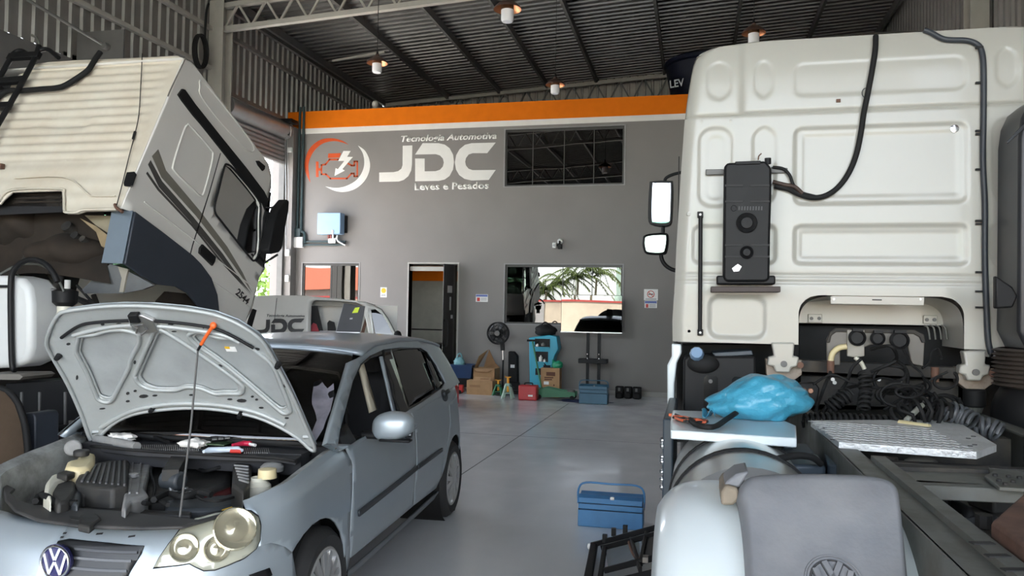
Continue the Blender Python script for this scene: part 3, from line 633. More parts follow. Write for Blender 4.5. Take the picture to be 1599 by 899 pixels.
# cantilever tool boxes
m_tb = M('toolbox_blue', (0.055, 0.20, 0.42), 0.38, var=.06, dirt=(.02, .03, .05), dirt_amt=.3); m_tb2 = M('toolbox_petrol', (0.035, 0.12, 0.19), 0.4, var=.08)
def toolbox(label, A, B, depth, h, mat, hh):
    A = Vector(A); B = Vector(B); xd = (B - A); L = xd.length; xd.normalize(); yd = Vector((-xd.y, xd.x, 0))
    ang = math.atan2(xd.y, xd.x); t = thing('toolbox', label, 'toolbox', ((A + B) / 2 + yd * depth / 2), (0, 0, ang), group='cantilever toolboxes', world=False)
    y0 = -depth / 2
    MB().box((0, 0, h * .29), (L, depth, h * .58)).build('bottom_box', mat, t, bevel=.006)
    MB().box((0, 0, h * .69), (L * .99, depth * .97, h * .20)).build('middle_tray', mat, t, bevel=.005); MB().box((0, y0 * .46, h * .89), (L * .98, depth * .52, h * .19)).build('upper_tray', mat, t, bevel=.005); MB().box((0, -y0 * .5, h * .89), (L * .98, depth * .46, h * .19)).build('upper_tray', mat, t, bevel=.005)
    MB().prism([(-L * .49, y0 * .98, h * .985), (-L * .49, y0 * .5, h * 1.05), (-L * .49, 0, h * 1.0), (-L * .49, -y0 * .5, h * 1.05), (-L * .49, -y0 * .98, h * .985)], (L * .98, 0, 0)).build('lid', mat, t)
    for k in (.58, .79): MB().box((0, y0 - .001, h * k), (L * .985, .003, .004)).build('seam', m_black, t)
    MB().box((L * .03, y0 * .95, h * 1.01), (.03, .02, .02)).build('latch', m_chrome, t)
    rr = .05
    for yy in (y0 * .5,):
        MB().tube(spline([(-L / 2 - .004, yy, h * .72), (-L / 2 - .004, yy, h + hh - rr), (-L / 2 + rr, yy, h + hh), (0, yy, h + hh), (L / 2 - rr, yy, h + hh), (L / 2 + .004, yy, h + hh - rr), (L / 2 + .004, yy, h * .72)], 4), .008, 8).build('handle', mat, t, smooth=60)
    for sx in (-1, 1):
        for yy in (-.25, .25): MB().box((sx * (L / 2 + .004), yy * depth, h * .7), (.005, .02, h * .42), (0.5 * sx, 0, 0)).build('lever', m_alu, t)
    return t
A = UZ(902, 821, 0); B = UZ(1003.5, 829, 0); ztop = UY(902, 775, A.y).z
toolbox('bright blue steel toolbox with raised handle alone on the open floor', (A.x, A.y, 0), (B.x, B.y, 0), .22, ztop, m_tb, UY(905, 755, A.y).z - ztop)
A = UZ(904, 630, 0); B = UZ(951, 629, 0); ztop = UY(904, 602, A.y).z
toolbox('dark petrol blue toolbox under the television stand', (A.x, A.y, 0.005), (B.x, A.y, 0.005), .26, ztop, m_tb2, UY(905, 594, A.y).z - ztop)
# blue cloth under the petrol toolbox
def rag(name, label, cat, c, r, mat, h=.03, seed=1, n=26):
    rnd = random.Random(seed); m = MB(); ph = [rnd.uniform(0, 6.28) for _ in range(6)]
    def fn(u, v):
        a = 2 * math.pi * u; k = 1 + .16 * math.sin(3 * a + ph[0]) + .1 * math.sin(5 * a + ph[1]) + .07 * math.sin(9 * a + ph[2])
        z = h * (1 - v * v) * (.6 + .4 * math.sin(7 * a + ph[3]) * math.sin(6 * v + ph[4])) + .004
        return (c[0] + r[0] * v * k * math.cos(a), c[1] + r[1] * v * k * math.sin(a), c[2] + max(z, .003))
    o = m.grid(fn, n * 2, 8).build(name, mat, None, smooth=80); tag(o, label, cat); return o
c = UZ(918, 627, 0); rag('cloth', 'crumpled dark blue cloth spread under the petrol toolbox', 'cloth', (c.x - .1, c.y + .02, 0), (.46, .22), M('navy_cloth', (.012, .02, .07), .8, var=.3), .025, 3)
c = UZ(805, 618, 0)
t = thing('air_hose', 'black air hose coiled on the floor by the jack stands', 'hose', (c.x, c.y, 0)); rnd = random.Random(5)
MB().tube(spline([(c.x + rnd.uniform(-.4, .4), c.y + rnd.uniform(-.16, .16), .014 + .008 * i) for i in range(14)], 6), .011, 6).build('hose', m_rubber, t, smooth=60)
# black bags lying by the skirting
pl = Pl(980, 619)
for k, (x0, x1, lab) in enumerate(((960, 973, 'leftmost of three black folded mats against the skirting'), (973.6, 986.4, 'middle of three black folded mats against the skirting'), (987, 1001, 'rightmost of three black folded mats against the skirting'))):
    t = thing('folded_mat', lab, 'mat', pl.p((x0 + x1) / 2, 619), group='folded mats'); a = pl.p(x0, 619); b = pl.p(x1, 604 + k * .7)
    MB().bb((a.x, pl.Y + .06, 0), (b.x, pl.Y + .2, b.z)).build('pad', m_rubber, t, bevel=.02); MB().bb((a.x + .01, pl.Y, 0), (b.x - .01, pl.Y + .1, b.z * .55)).build('fold', m_rubber, t, bevel=.03); MB().bb((a.x + .05, pl.Y + .055, b.z * .62), (a.x + .09, pl.Y + .062, b.z * .9)).build('strap', m_steeld, t)
# workshop cart
m_turq = M('turquoise_panel', (0.02, 0.33, 0.47), 0.4, var=.05)
pl = Pl(850, 606); Yc_ = pl.Y
t = thing('service_machine', 'turquoise service machine with black shelves and sloping front', 'machine', pl.p(850, 606))
fr = [(827, 604), (826, 527), (857, 523), (869, 525), (872, 545), (866, 555), (862, 570), (868, 606)]
P = [UY(x, y, Yc_) for x, y in fr]; 
for p in P: p.z = max(p.z, 0.02)
MB().prism(P, (0, .34, 0)).build('cabinet', m_turq, t, bevel=.012)
for (x0, y0, x1, y1) in ((835, 529, 859, 541), (836, 549, 856, 564), (836, 575, 846, 585)):
    a = UY(x0, y1, Yc_); b = UY(x1, y0, Yc_); MB().bb((a.x, Yc_ - .004, a.z), (b.x, Yc_ + .002, b.z)).build('recess', m_black, t); MB().bb((a.x, Yc_ - .06, a.z - .015), (b.x, Yc_, a.z)).build('shelf', m_turq, t)
for (x, y, r, h, mt) in ((840, 539, .035, .05, m_alu), (849, 538, .04, .06, m_steeld), (845, 562, .035, .11, m_whitep), (851, 563, .03, .06, m_alu)):
    c = UY(x, y, Yc_); MB().lathe([(0, 0), (r, 0), (r, h * .7), (r * .4, h * .8), (r * .4, h), (0, h)], (c.x, Yc_ - .035, c.z - .02)).build('gauge', mt, t, smooth=40)
for x in (831, 864): c = UY(x, 604, Yc_); MB().cyl((c.x, Yc_ + .06, .03), (c.x + .03, Yc_ + .06, .03), .03).build('wheel', m_rubber, t)
t = thing('black_bag', 'lumpy black bag on top of the turquoise machine', 'bag', UY(850, 525, Yc_)); rnd = random.Random(9)
c = UY(850, 517, Yc_); MB().ellipsoid((c.x, Yc_ + .16, c.z + .01), (.2, .15, .12), 20, 12, fn=lambda v: 1 + .16 * math.sin(7 * v.x + 3 * v.z) * math.cos(5 * v.y + 4 * v.z)).build('bag_body', m_rubber, t, smooth=60)
MB().tube(spline([(c.x - .1, Yc_ + .1, c.z + .08), (c.x, Yc_ + .08, c.z + .17), (c.x + .1, Yc_ + .1, c.z + .08)], 5), .012).build('strap', m_rubber, t)
# cardboard box with print
pl = Pl(858, 609); pl.Y = 13.93; a = pl.p(844, 609); b = pl.p(874, 575)
t = thing('printed_carton', 'brown printed carton standing before the turquoise machine', 'carton', (a.x, pl.Y, 0)); pb = .0
MB().bb((a.x, pl.Y, .12), (b.x, pl.Y + .22, b.z)).build('carton_body', m_card, t); MB().bb((a.x + .01, pl.Y + .01, 0), (b.x - .01, pl.Y + .21, .12)).build('carton_base', m_card, t)
m_ink = M('carton_ink', (.12, .05, .03), .8)
for x0, y0, x1, y1, mm in ((853, 581, 867, 586.5, m_ink), (850, 588.5, 864, 590, m_ink), (850, 591.5, 862, 593, m_ink), (849, 595.5, 857, 600, m_paper), (864, 600, 866, 602.5, m_ink)):
    p = pl.p(x0, y1); q = pl.p(x1, y0); MB().bb((p.x, pl.Y - .002, p.z), (q.x, pl.Y, q.z)).build('print', mm, t)
t = thing('green_bag', 'green plastic bag lying on the printed carton', 'bag', pl.p(870, 575)); c = pl.p(869, 570)
MB().ellipsoid((c.x, pl.Y + .1, c.z), (.1, .09, .075), 18, 10, fn=lambda v: 1 + .2 * math.sin(6 * v.x + 5 * v.y) * math.cos(7 * v.z + 3 * v.y)).build('bag_body', M('green_film', (.02, .28, .14), .35), t, smooth=60)
MB().add([(c.x - .02, pl.Y + .1, c.z + .05), (c.x - .09, pl.Y + .06, c.z + .10), (c.x - .1, pl.Y + .12, c.z + .02)], [(0, 1, 2)]).build('bag_mouth', MATS['green_film'], t, solid=.004)
t = thing('grease_gun', 'black hand tool lying on top of the printed carton', 'tool', pl.p(852, 576)); c = pl.p(853, 573); MB().cyl((c.x - .07, pl.Y + .08, c.z), (c.x + .06, pl.Y + .1, c.z), .03).build('barrel', m_black, t, smooth=40); MB().bar((c.x, pl.Y + .08, c.z), (c.x - .05, pl.Y + .06, c.z + .06), .02, .02).build('lever', m_black, t)
# green trolley jack
pl = Pl(870, 622); pl.Y = min(pl.Y, 13.62); t = thing('trolley_jack', 'long green trolley jack with its upright handle', 'jack', pl.p(870, 622)); m_grn = M('jack_green', (.03, .16, .075), .45, var=.1)
P = [pl.p(*q) for q in ((839, 620), (839, 608), (852, 605), (876, 610), (898, 613), (898, 620))]
for p in P: p.z = max(p.z, .03)
MB().prism(P, (0, .03, 0)).build('side_plate', m_grn, t); MB().prism([p + Vector((0, .25, 0)) for p in P], (0, .03, 0)).build('side_plate', m_grn, t)
MB().bb((P[0].x + .05, pl.Y + .03, .05), (P[4].x - .1, pl.Y + .25, .13)).build('lift_arm', m_grn, t); c = pl.p(890, 612); MB().cyl((c.x, pl.Y + .14, .1), (c.x, pl.Y + .14, .17), .07).build('saddle', m_steeld, t)
for x in (842, 893):
    for dy in (-.03, .28): c = pl.p(x, 620); MB().cyl((c.x, pl.Y + dy, .04), (c.x, pl.Y + dy + .03, .04), .04).build('wheel', m_rubber, t)
h0 = pl.p(832, 606); h1 = pl.p(829, 532); MB().cyl((P[0].x + .06, pl.Y + .14, .12), (h1.x, pl.Y + .14, h1.z), .016).build('handle', m_grn, t, smooth=60); MB().cyl((h1.x - .1, pl.Y + .14, h1.z), (h1.x + .12, pl.Y + .14, h1.z), .018).build('grip', m_black, t, smooth=60)
# red case
pl = Pl(823, 625); a = pl.p(809, 625); b = pl.p(838, 602); t = thing('red_case', 'red plastic tool case on the floor beside jack stands', 'case', (a.x, pl.Y, 0)); m_rc = M('red_case', (.45, .02, .025), .35)
MB().bb((a.x, pl.Y, 0), (b.x, pl.Y + .1, b.z)).build('case_half', m_rc, t, bevel=.02); MB().bb((a.x, pl.Y + .1, 0), (b.x, pl.Y + .19, b.z)).build('case_half', m_rc, t, bevel=.02)
MB().tube(spline([(a.x + .1, pl.Y + .1, b.z - .01), (a.x + .1, pl.Y + .1, b.z + .03), (b.x - .1, pl.Y + .1, b.z + .03), (b.x - .1, pl.Y + .1, b.z - .01)], 4), .01).build('handle', m_black, t)
for k in range(3): MB().bb((a.x + .06 + .09 * k, pl.Y - .004, .05), (a.x + .11 + .09 * k, pl.Y, b.z - .05)).build('rib', m_rc, t)
MB().bb((a.x + .18, pl.Y - .006, .07), (a.x + .26, pl.Y - .003, .1)).build('label_plate', m_paper, t)
# jack stands
def jackstand(x, yb, yt, label, mt, mb_):
    pl = Pl(x, yb); pl.Y = min(pl.Y, 14.02); H = pl.p(x, yt).z; c = pl.p(x, yb); t = thing('jack_stand', label, 'jack stand', (c.x, pl.Y, 0), group='jack stands')
    for sx, sy in ((-1, -1), (1, -1), (-1, 1), (1, 1)): MB().bar((c.x + sx * .09, pl.Y + sy * .09, 0.005), (c.x + sx * .035, pl.Y + sy * .035, H * .62), .035, .02).build('leg', mb_, t)
    MB().box((c.x, pl.Y, H * .62), (.09, .09, .05)).build('head', mb_, t, bevel=.006); MB().box((c.x, pl.Y, H * .25), (.16, .16, .012)).build('brace', mb_, t)
    MB().cyl((c.x, pl.Y, H * .3), (c.x, pl.Y, H * .93), .022).build('ratchet_bar', mt, t)
    MB().add([(c.x - .06, pl.Y - .025, H), (c.x - .045, pl.Y - .025, H * .93), (c.x + .045, pl.Y - .025, H * .93), (c.x + .06, pl.Y - .025, H), (c.x + .03, pl.Y - .025, H * .97), (c.x - .03, pl.Y - .025, H * .97)] + [(c.x - .06, pl.Y + .025, H), (c.x - .045, pl.Y + .025, H * .93), (c.x + .045, pl.Y + .025, H * .93), (c.x + .06, pl.Y + .025, H), (c.x + .03, pl.Y + .025, H * .97), (c.x - .03, pl.Y + .025, H * .97)], [(0, 1, 2, 3, 4, 5), (11, 10, 9, 8, 7, 6), (0, 6, 7, 1), (1, 7, 8, 2), (2, 8, 9, 3), (3, 9, 10, 4), (4, 10, 11, 5), (5, 11, 6, 0)]).build('saddle', mt, t)
    MB().bar((c.x + .04, pl.Y - .04, H * .6), (c.x + .12, pl.Y - .05, H * .5), .02, .012).build('lever', m_black, t)
m_jy = M('jack_yellow', (.75, .33, .02), .45)
jackstand(778, 617, 592, 'green jack stand with orange saddle nearest the cartons', m_jy, m_grn); jackstand(793, 622, 587, 'taller jack stand with yellow saddle and pale legs', m_jy, M('jack_pale', (.35, .5, .4), .45))
# pedestal fan
pl = Pl(785, 615); pl.Y = 14.36; Yf = pl.Y; t = thing('pedestal_fan', 'black pedestal fan standing between cartons and machine', 'fan', pl.p(785, 615)); c = UY(778, 520, Yf); bx_ = UY(784.5, 600, Yf).x
MB().lathe([(0, 0), (.16, 0), (.16, .015), (.05, .04), (.025, .06)], (bx_, Yf + .02, 0)).build('base', m_black, t, smooth=40)
MB().cyl((bx_, Yf + .02, .05), (bx_, Yf + .02, .62), .018).build('lower_pole', m_black, t, smooth=60); MB().cyl((bx_ - .0, Yf + .02, .62), (bx_ - .01, Yf + .02, c.z - .2), .012).build('upper_pole', m_chrome, t, smooth=60)
MB().bar((bx_ - .01, Yf + .02, c.z - .33), (bx_ - .03, Yf + .03, c.z - .12), .06, .07).build('neck', m_black, t)
MB().cyl((c.x, Yf + .22, c.z), (c.x, Yf + .04, c.z), .07, .09).build('motor', m_black, t, smooth=40)
MB().lathe([(.0, -.01), (.05, -.01), (.05, -.03), (0, -.035)], (c.x, Yf - .06, c.z), (0, 1, 0)).build('hub_badge', m_steeld, t, smooth=40)
R_ = .205
for dy in (-.07, .05):
    for r in (R_, R_ * .72, R_ * .42): MB().tube([(c.x + r * math.cos(i * .196), Yf + dy + (.02 if r == R_ else 0) * (1 if dy < 0 else -1), c.z + r * math.sin(i * .196)) for i in range(32)], .005 if r < R_ else .011, 5, True).build('guard_ring', m_black, t, smooth=60)
m = MB()
for dy in (-.07, .05):
    for i in range(48):
        a = i * math.pi / 24; m.tube([(c.x + .05 * math.cos(a), Yf + dy, c.z + .05 * math.sin(a)), (c.x + R_ * math.cos(a + .25), Yf + dy, c.z + R_ * math.sin(a + .25))], .0022, 3)
g = m.build('guard_wires', m_black, t); g['kind'] = 'stuff'
for k in range(5):
    a0 = k * 1.2566; m = MB()
    m.grid(lambda u, v: (c.x + (.04 + .145 * u) * math.cos(a0 + (v - .5) * (.5 + .5 * u)), Yf - .01 + .05 * (v - .5) * (1 - .3 * u), c.z + (.04 + .145 * u) * math.sin(a0 + (v - .5) * (.5 + .5 * u))), 5, 5).build('blade', M('fan_blade', (.04, .04, .042), .3), t, smooth=60, solid=.004)
# black case leaning behind the fan
pl = Pl(801, 590); c0 = UZ(801, 612, 0)
t = thing('black_case', 'tall black case leaning behind the fan', 'case', (c0.x, 14.6, 0)); a = UY(793, 590, 14.56); b = UY(809, 549, 14.56)
MB().prism([(a.x, 14.56, 0), (b.x, 14.56, 0), (b.x - .02, 14.56, b.z - .08), (a.x + .1, 14.56, b.z), (a.x, 14.56, b.z)], (0, .15, 0)).build('case_body', m_rubber, t, bevel=.015); MB().bb((a.x + .05, 14.552, a.z + .2), (a.x + .13, 14.56, a.z + .26)).build('label_plate', m_whitep, t); MB().bb((a.x + .05, 14.5, 0), (b.x + .05, 14.57, .2)).build('base_pouch', m_rubber, t, bevel=.03)
# cartons by the door
pl = Pl(748, 615); pl.Y = 13.85; a = pl.p(728.5, 615); b = pl.p(769, 595)
t = thing('flat_carton', 'low closed cardboard carton on the floor nearest the car', 'carton', (a.x, pl.Y, 0))
MB().bb((a.x, pl.Y, 0), (b.x, pl.Y + .24, b.z)).build('carton_body', m_card, t); p = pl.p(733, 604); q = pl.p(750, 601); MB().bb((p.x, pl.Y - .002, p.z), (q.x, pl.Y, q.z)).build('print', m_cardi, t)
p = pl.p(738, 595); q = pl.p(765, 590); MB().prism([(p.x, pl.Y + .02, b.z), (q.x, pl.Y + .02, b.z), (q.x, pl.Y + .1, q.z), (p.x, pl.Y + .1, q.z)], (0, .01, 0.004)).build('flap', m_card, t); p = pl.p(749, 594); q = pl.p(762, 591.5); MB().bb((p.x, pl.Y + .05, p.z + .01), (q.x, pl.Y + .062, q.z)).build('print', m_cardi, t)
Yo = 14.16; a = UY(738, 600, Yo); b = UY(773, 574, Yo); zb = b.z - .02
t = thing('open_carton', 'large open cardboard carton with raised flaps by the doorway', 'carton', ((a.x + b.x) / 2, Yo, 0))
m = MB(); th = .01; y1 = 14.52
for A, B in (((a.x, Yo), (b.x, Yo + th)), ((a.x, y1), (b.x, y1 + th)), ((a.x, Yo), (a.x + th, y1)), ((b.x - th, Yo), (b.x, y1)), ): m.bb((A[0], A[1], 0), (B[0], B[1], zb))
m.bb((a.x, Yo, 0), (b.x, y1, .01)); m.build('carton_body', m_card, t)
def flap(pts, mat=m_card): MB().prism([Vector(p) for p in pts], (0, .012, .004)).build('flap', mat, t)
z1 = UY(757, 547, Yo).z
flap([(a.x, Yo + .1, zb), (a.x, y1, zb), (a.x + .2, y1 - .02, z1), (a.x + .08, Yo + .12, zb + .22)]); flap([(a.x + .12, y1 - .02, zb), (b.x, y1 - .02, zb), (b.x - .1, y1 + .02, zb + .08), (a.x + .22, y1 - .02, z1 + .0)], m_cardi); flap([(a.x + .02, Yo - .0, zb), (b.x - .02, Yo, zb), (b.x - .1, Yo - .16, zb - .05), (a.x + .1, Yo - .16, zb - .05)])
# blue crate on a dolly, bag in it
Yb = 14.12; a = UY(702, 589, Yb); b = UY(736.5, 570, Yb); t = thing('blue_crate', 'dark blue plastic crate raised on a dark stand', 'crate', ((a.x + b.x) / 2, Yb, 0)); m_cr = M('crate_blue', (.012, .04, .11), .4)
m = MB(); zt, zb = b.z, a.z; y1 = Yb + .38
m.add([(a.x + .03, Yb + .03, zb), (b.x - .03, Yb + .03, zb), (b.x - .03, y1 - .03, zb), (a.x + .03, y1 - .03, zb), (a.x, Yb, zt), (b.x, Yb, zt), (b.x, y1, zt), (a.x, y1, zt)], [(0, 1, 2, 3), (0, 4, 5, 1), (1, 5, 6, 2), (2, 6, 7, 3), (3, 7, 4, 0)]).build('tub', m_cr, t, solid=.012)
m = MB(); 
for A, B in (((a.x - .01, Yb - .012), (b.x + .01, Yb)), ((a.x - .01, y1), (b.x + .01, y1 + .012)), ((a.x - .012, Yb), (a.x, y1)), ((b.x, Yb), (b.x + .012, y1))): m.bb((A[0], A[1], zt - .03), (B[0], B[1], zt))
m.build('rim', m_cr, t); MB().bb((a.x + .06, Yb + .03, .1), (b.x - .06, y1 - .03, zb)).build('stand', m_black, t)
for x in (a.x + .08, b.x - .08):
    for y in (Yb + .06, y1 - .06): MB().cyl((x - .015, y, .05), (x + .015, y, .05), .05).build('caster', m_rubber, t)
t = thing('plastic_bag', 'pale teal knotted plastic bag lying in the blue crate', 'bag', (a.x + .16, Yb + .2, zt)); m_pb = M('teal_film', (.2, .42, .45), .3)
MB().ellipsoid((a.x + .13, Yb + .2, zt + .03), (.11, .1, .1), 18, 12, fn=lambda v: 1 + .14 * math.sin(6 * v.x + 4 * v.z) * math.cos(6 * v.y + 5 * v.z)).build('bag_body', m_pb, t, smooth=60)
MB().tube(spline([(a.x + .08, Yb + .2, zt + .1), (a.x + .1, Yb + .18, zt + .18), (a.x + .15, Yb + .2, zt + .2), (a.x + .18, Yb + .22, zt + .1)], 4), .014, 6).build('bag_handle', m_pb, t, smooth=60)
Yr = Yb - .25; a = UZ(697, 606, 0); t = thing('red_jack', 'red hydraulic jack low on the floor under the crate', 'jack', (a.x, a.y, 0)); a = UY(694, 606, Yr); b = UY(722, 597, Yr)
MB().bb((a.x, Yr, .02), (b.x, Yr + .12, b.z * .75)).build('chassis', M('jack_red', (.5, .025, .025), .4), t, bevel=.01); MB().cyl((b.x - .05, Yr - .02, .035), (b.x - .05, Yr + .14, .035), .035).build('wheel', m_black, t); MB().cyl((a.x + .1, Yr + .06, .05), (a.x + .1, Yr + .06, b.z), .04).build('ram', m_steeld, t)
# ================================================================ SHARED: panels cut on curved surfaces
from mathutils.geometry import tessellate_polygon
def panel(loops, fn, du, dv):
    # 2-D loops (first outer, rest holes) -> fine mesh mapped through fn(a, b)
    flat_ = [Vector((p[0], p[1], 0)) for lp in loops for p in lp]
    tris = tessellate_polygon([[Vector((p[0], p[1], 0)) for p in lp] for lp in loops])
    bm = bmesh.new(); vs = [bm.verts.new(p) for p in flat_]
    for t in tris:
        if len(set(t)) == 3:
            try: bm.faces.new([vs[i] for i in t])
            except ValueError: pass
    bmesh.ops.remove_doubles(bm, verts=bm.verts, dist=1e-6)
    xs = [p.x for p in flat_]; ys = [p.y for p in flat_]
    for lo, hi, d, no in ((min(xs), max(xs), du, (1, 0, 0)), (min(ys), max(ys), dv, (0, 1, 0))):
        k = math.floor(lo / d) + 1
        while k * d < hi:
            bmesh.ops.bisect_plane(bm, geom=bm.verts[:] + bm.edges[:] + bm.faces[:], dist=1e-6, plane_co=Vector(no) * k * d, plane_no=no); k += 1
    bmesh.ops.triangulate(bm, faces=bm.faces); bm.verts.ensure_lookup_table(); bm.verts.index_update()
    mb = MB(); mb.v = [Vector(fn(v.co.x, v.co.y)) for v in bm.verts]
    for f in bm.faces:
        a, b_, c = f.verts
        ar = (b_.co - a.co).cross(c.co - a.co).z
        if abs(ar) > 1e-10: mb.f.append((a.index, b_.index, c.index) if ar > 0 else (a.index, c.index, b_.index))
    bm.free(); return mb
def mirror_mb(mb, fn): m = MB(); m.v = [fn(v) for v in mb.v]; m.f = [f[::-1] for f in mb.f]; return m
def lerp_tab(tab, x):
    if x <= tab[0][0]: return tab[0][1]
    for (a, p), (b, q) in zip(tab, tab[1:]):
        if x <= b: t = (x - a) / (b - a); t = t * t * (3 - 2 * t) * .35 + t * .65; return p + (q - p) * t
    return tab[-1][1]
m_tyre = M('tyre_rubber', (0.022, 0.022, 0.022), 0.72, var=.15, bump=.15, bscale=60)
m_hubcap = M('hubcap_silver', (0.50, 0.50, 0.49), 0.32, .6, var=.04)
def wheel(parent, c, ax, R, rim, wd, name='wheel', spokes=7, cap=None):
    c = Vector(c); ax = Vector(ax).normalized()
    prof = [(rim, 0), (rim + .012, .004), (rim + (R - rim) * .55, .012), (R - .018, -.006), (R, -.03), (R, -wd + .03), (R - .018, -wd + .006), (rim, -wd)]
    t = MB().lathe(prof, c, ax, 48).build(name, m_tyre, parent, smooth=50)
    MB().lathe([(rim + .003, -.002), (rim - .012, .006), (rim - .025, -.012), (rim - .035, -.05), (0, -.06)], c, ax, 40).build('rim', M('rim_dark', (.05, .05, .05), .5), t, smooth=40)
    u = Vector((0, 0, 1)); x = ax.cross(u).normalized(); cap = cap or m_hubcap
    MB().lathe([(rim - .004, .004), (rim - .014, .010), (rim - .03, .0), (rim - .04, -.012)], c, ax, 40).build('rim_lip', cap, t, smooth=40)
    for k in range(spokes):
        for dd in (-.16, .16):
            a0 = 2 * math.pi * k / spokes + dd * .4; a1 = 2 * math.pi * k / spokes + dd * 1.25; m = MB()
            d0 = x * math.cos(a0) + u * math.sin(a0); d1 = x * math.cos(a1) + u * math.sin(a1)
            m.bar(c + d0 * .04 + ax * .004, c + d1 * (rim - .022) - ax * .004, .034, .018, up=ax); m.build('spoke', cap, t)
    MB().lathe([(.058, -.01), (.058, .008), (.045, .016), (0, .018)], c, ax, 24).build('hub_cap', cap, t, smooth=40)
    return t

# ================================================================ SILVER HATCHBACK WITH OPEN BONNET
m_paint = M('silver_paint', (0.365, 0.415, 0.445), 0.40, 0.45, var=.02, coat=.3)
m_paintd = M('silver_inner', (0.42, 0.44, 0.43), 0.45, 0.3, var=.05, dirt=(.2, .2, .19), dirt_amt=.35, dscale=3)
m_seam = M('panel_gap', (.02, .02, .02), .7); m_tint = glass('car_tint', (.12, .12, .13), .045, .97); m_shield = glass('windscreen_glass', (.5, .52, .5), .06, .55)
CA = math.radians(3.6); Cb = Vector((-math.sin(CA), math.cos(CA), 0)); Cl = Vector((math.cos(CA), math.sin(CA), 0))
CO = Vector((-1.80, 5.787, 0)) - Cb * 3.26 - Cl * .80
def C(u, w, z): return CO + Cb * u + Cl * w + Vector((0, 0, z))
def toC(p): d = Vector(p) - CO; return (d.dot(Cb), d.dot(Cl), d.z)
def rayC(px, py):
    d = ray(px, py); o = CAMPOS - CO
    return Vector((o.dot(Cb), o.dot(Cl), o.z)), Vector((d.dot(Cb), d.dot(Cl), d.z))
def CZ(px, py, z): return toC(UZ(px, py, z))
CW = .80
def _plan():
    P = []
    for k in range(33):
        t = math.pi / 2 * k / 32; w = CW * math.sin(t) ** (2 / 2.5); u = .72 * (1 - math.cos(t) ** (2 / 2.5)); P.append((u, w))
    for k in range(1, 31): u = .72 + (3.2 - .72) * k / 30; P.append((u, CW + .012 * math.sin(math.pi * k / 30)))
    for k in range(1, 25):
        t = math.pi / 2 * k / 24; w = CW * math.cos(t) ** (2 / 3.2); u = 3.2 + .68 * math.sin(t) ** (2 / 3.2); P.append((u, max(w, 0)))
    s = [0]
    for a, b in zip(P, P[1:]): s.append(s[-1] + math.hypot(b[0] - a[0], b[1] - a[1]))
    N = []
    for i in range(len(P)):
        a = P[max(i - 1, 0)]; b = P[min(i + 1, len(P) - 1)]; d = (b[0] - a[0], b[1] - a[1]); L = math.hypot(*d); N.append((d[1] / L, -d[0] / L))   # inward
    N[0] = (1, 0); N[-1] = (-1, 0)
    return P, s, N
PLN, PLS, PLNR = _plan(); SMAX = PLS[-1]
def plan_at(s):
    s = min(max(s, 0), SMAX); lo, hi = 0, len(PLS) - 2
    while lo < hi:
        m = (lo + hi + 1) // 2
        if PLS[m] <= s: lo = m
        else: hi = m - 1
    t = (s - PLS[lo]) / (PLS[lo + 1] - PLS[lo]); a, b = PLN[lo], PLN[lo + 1]; n, q = PLNR[lo], PLNR[lo + 1]
    return (a[0] + (b[0] - a[0]) * t, a[1] + (b[1] - a[1]) * t), (n[0] + (q[0] - n[0]) * t, n[1] + (q[1] - n[1]) * t)
def s_at_u(u):
    for i in range(len(PLN) - 1):
        if PLN[i][0] <= u <= PLN[i + 1][0] + 1e-9: return PLS[i] + (PLS[i + 1] - PLS[i]) * (u - PLN[i][0]) / max(1e-9, PLN[i + 1][0] - PLN[i][0])
    return SMAX
ZTOP = [(0, .735), (.1, .75), (.25, .79), (.5, .845), (.8, .885), (1.05, .915), (2.0, .94), (3.0, .965), (3.5, .985), (3.9, .985)]
INS = [(.18, .09), (.24, .045), (.34, .014), (.45, 0), (.6, 0), (.72, .01), (.85, .025), (1.0, .04)]
RAKE = [(.18, .05), (.3, .0), (.48, 0), (.56, .02), (.64, .045), (.72, .075), (.78, .12), (1, .2)]
ZB = .19
def LSl(s, q, off=0.0):     # local (u, w, z)
    (u, w), (nu, nw) = plan_at(s); zt = lerp_tab(ZTOP, u); z = ZB + (zt - ZB) * q
    ins = lerp_tab(INS, z); wf = max(0, min(1, (.55 - u) / .5)); wf = wf * wf * (3 - 2 * wf); ins += wf * lerp_tab(RAKE, z)
    sh = max(0, (q - .88) / .12); ins += (.05 if u < 1.1 else .018) * sh * sh - off
    return (u + nu * ins, w + nw * ins, z)
def LS(s, q, off=0.0): return C(*LSl(s, q, off))
def _ls_bvh():
    ns, nq = 150, 30; V = []; F = []
    for i in range(ns + 1):
        for j in range(nq + 1): V.append(LSl(SMAX * i / ns, j / nq))
    for i in range(ns):
        for j in range(nq): a = i * (nq + 1) + j; F.append((a, a + nq + 1, a + nq + 2, a + 1))
    return BVHTree.FromPolygons(V, F), V, ns, nq
LSB, LSV, LSNS, LSNQ = _ls_bvh()
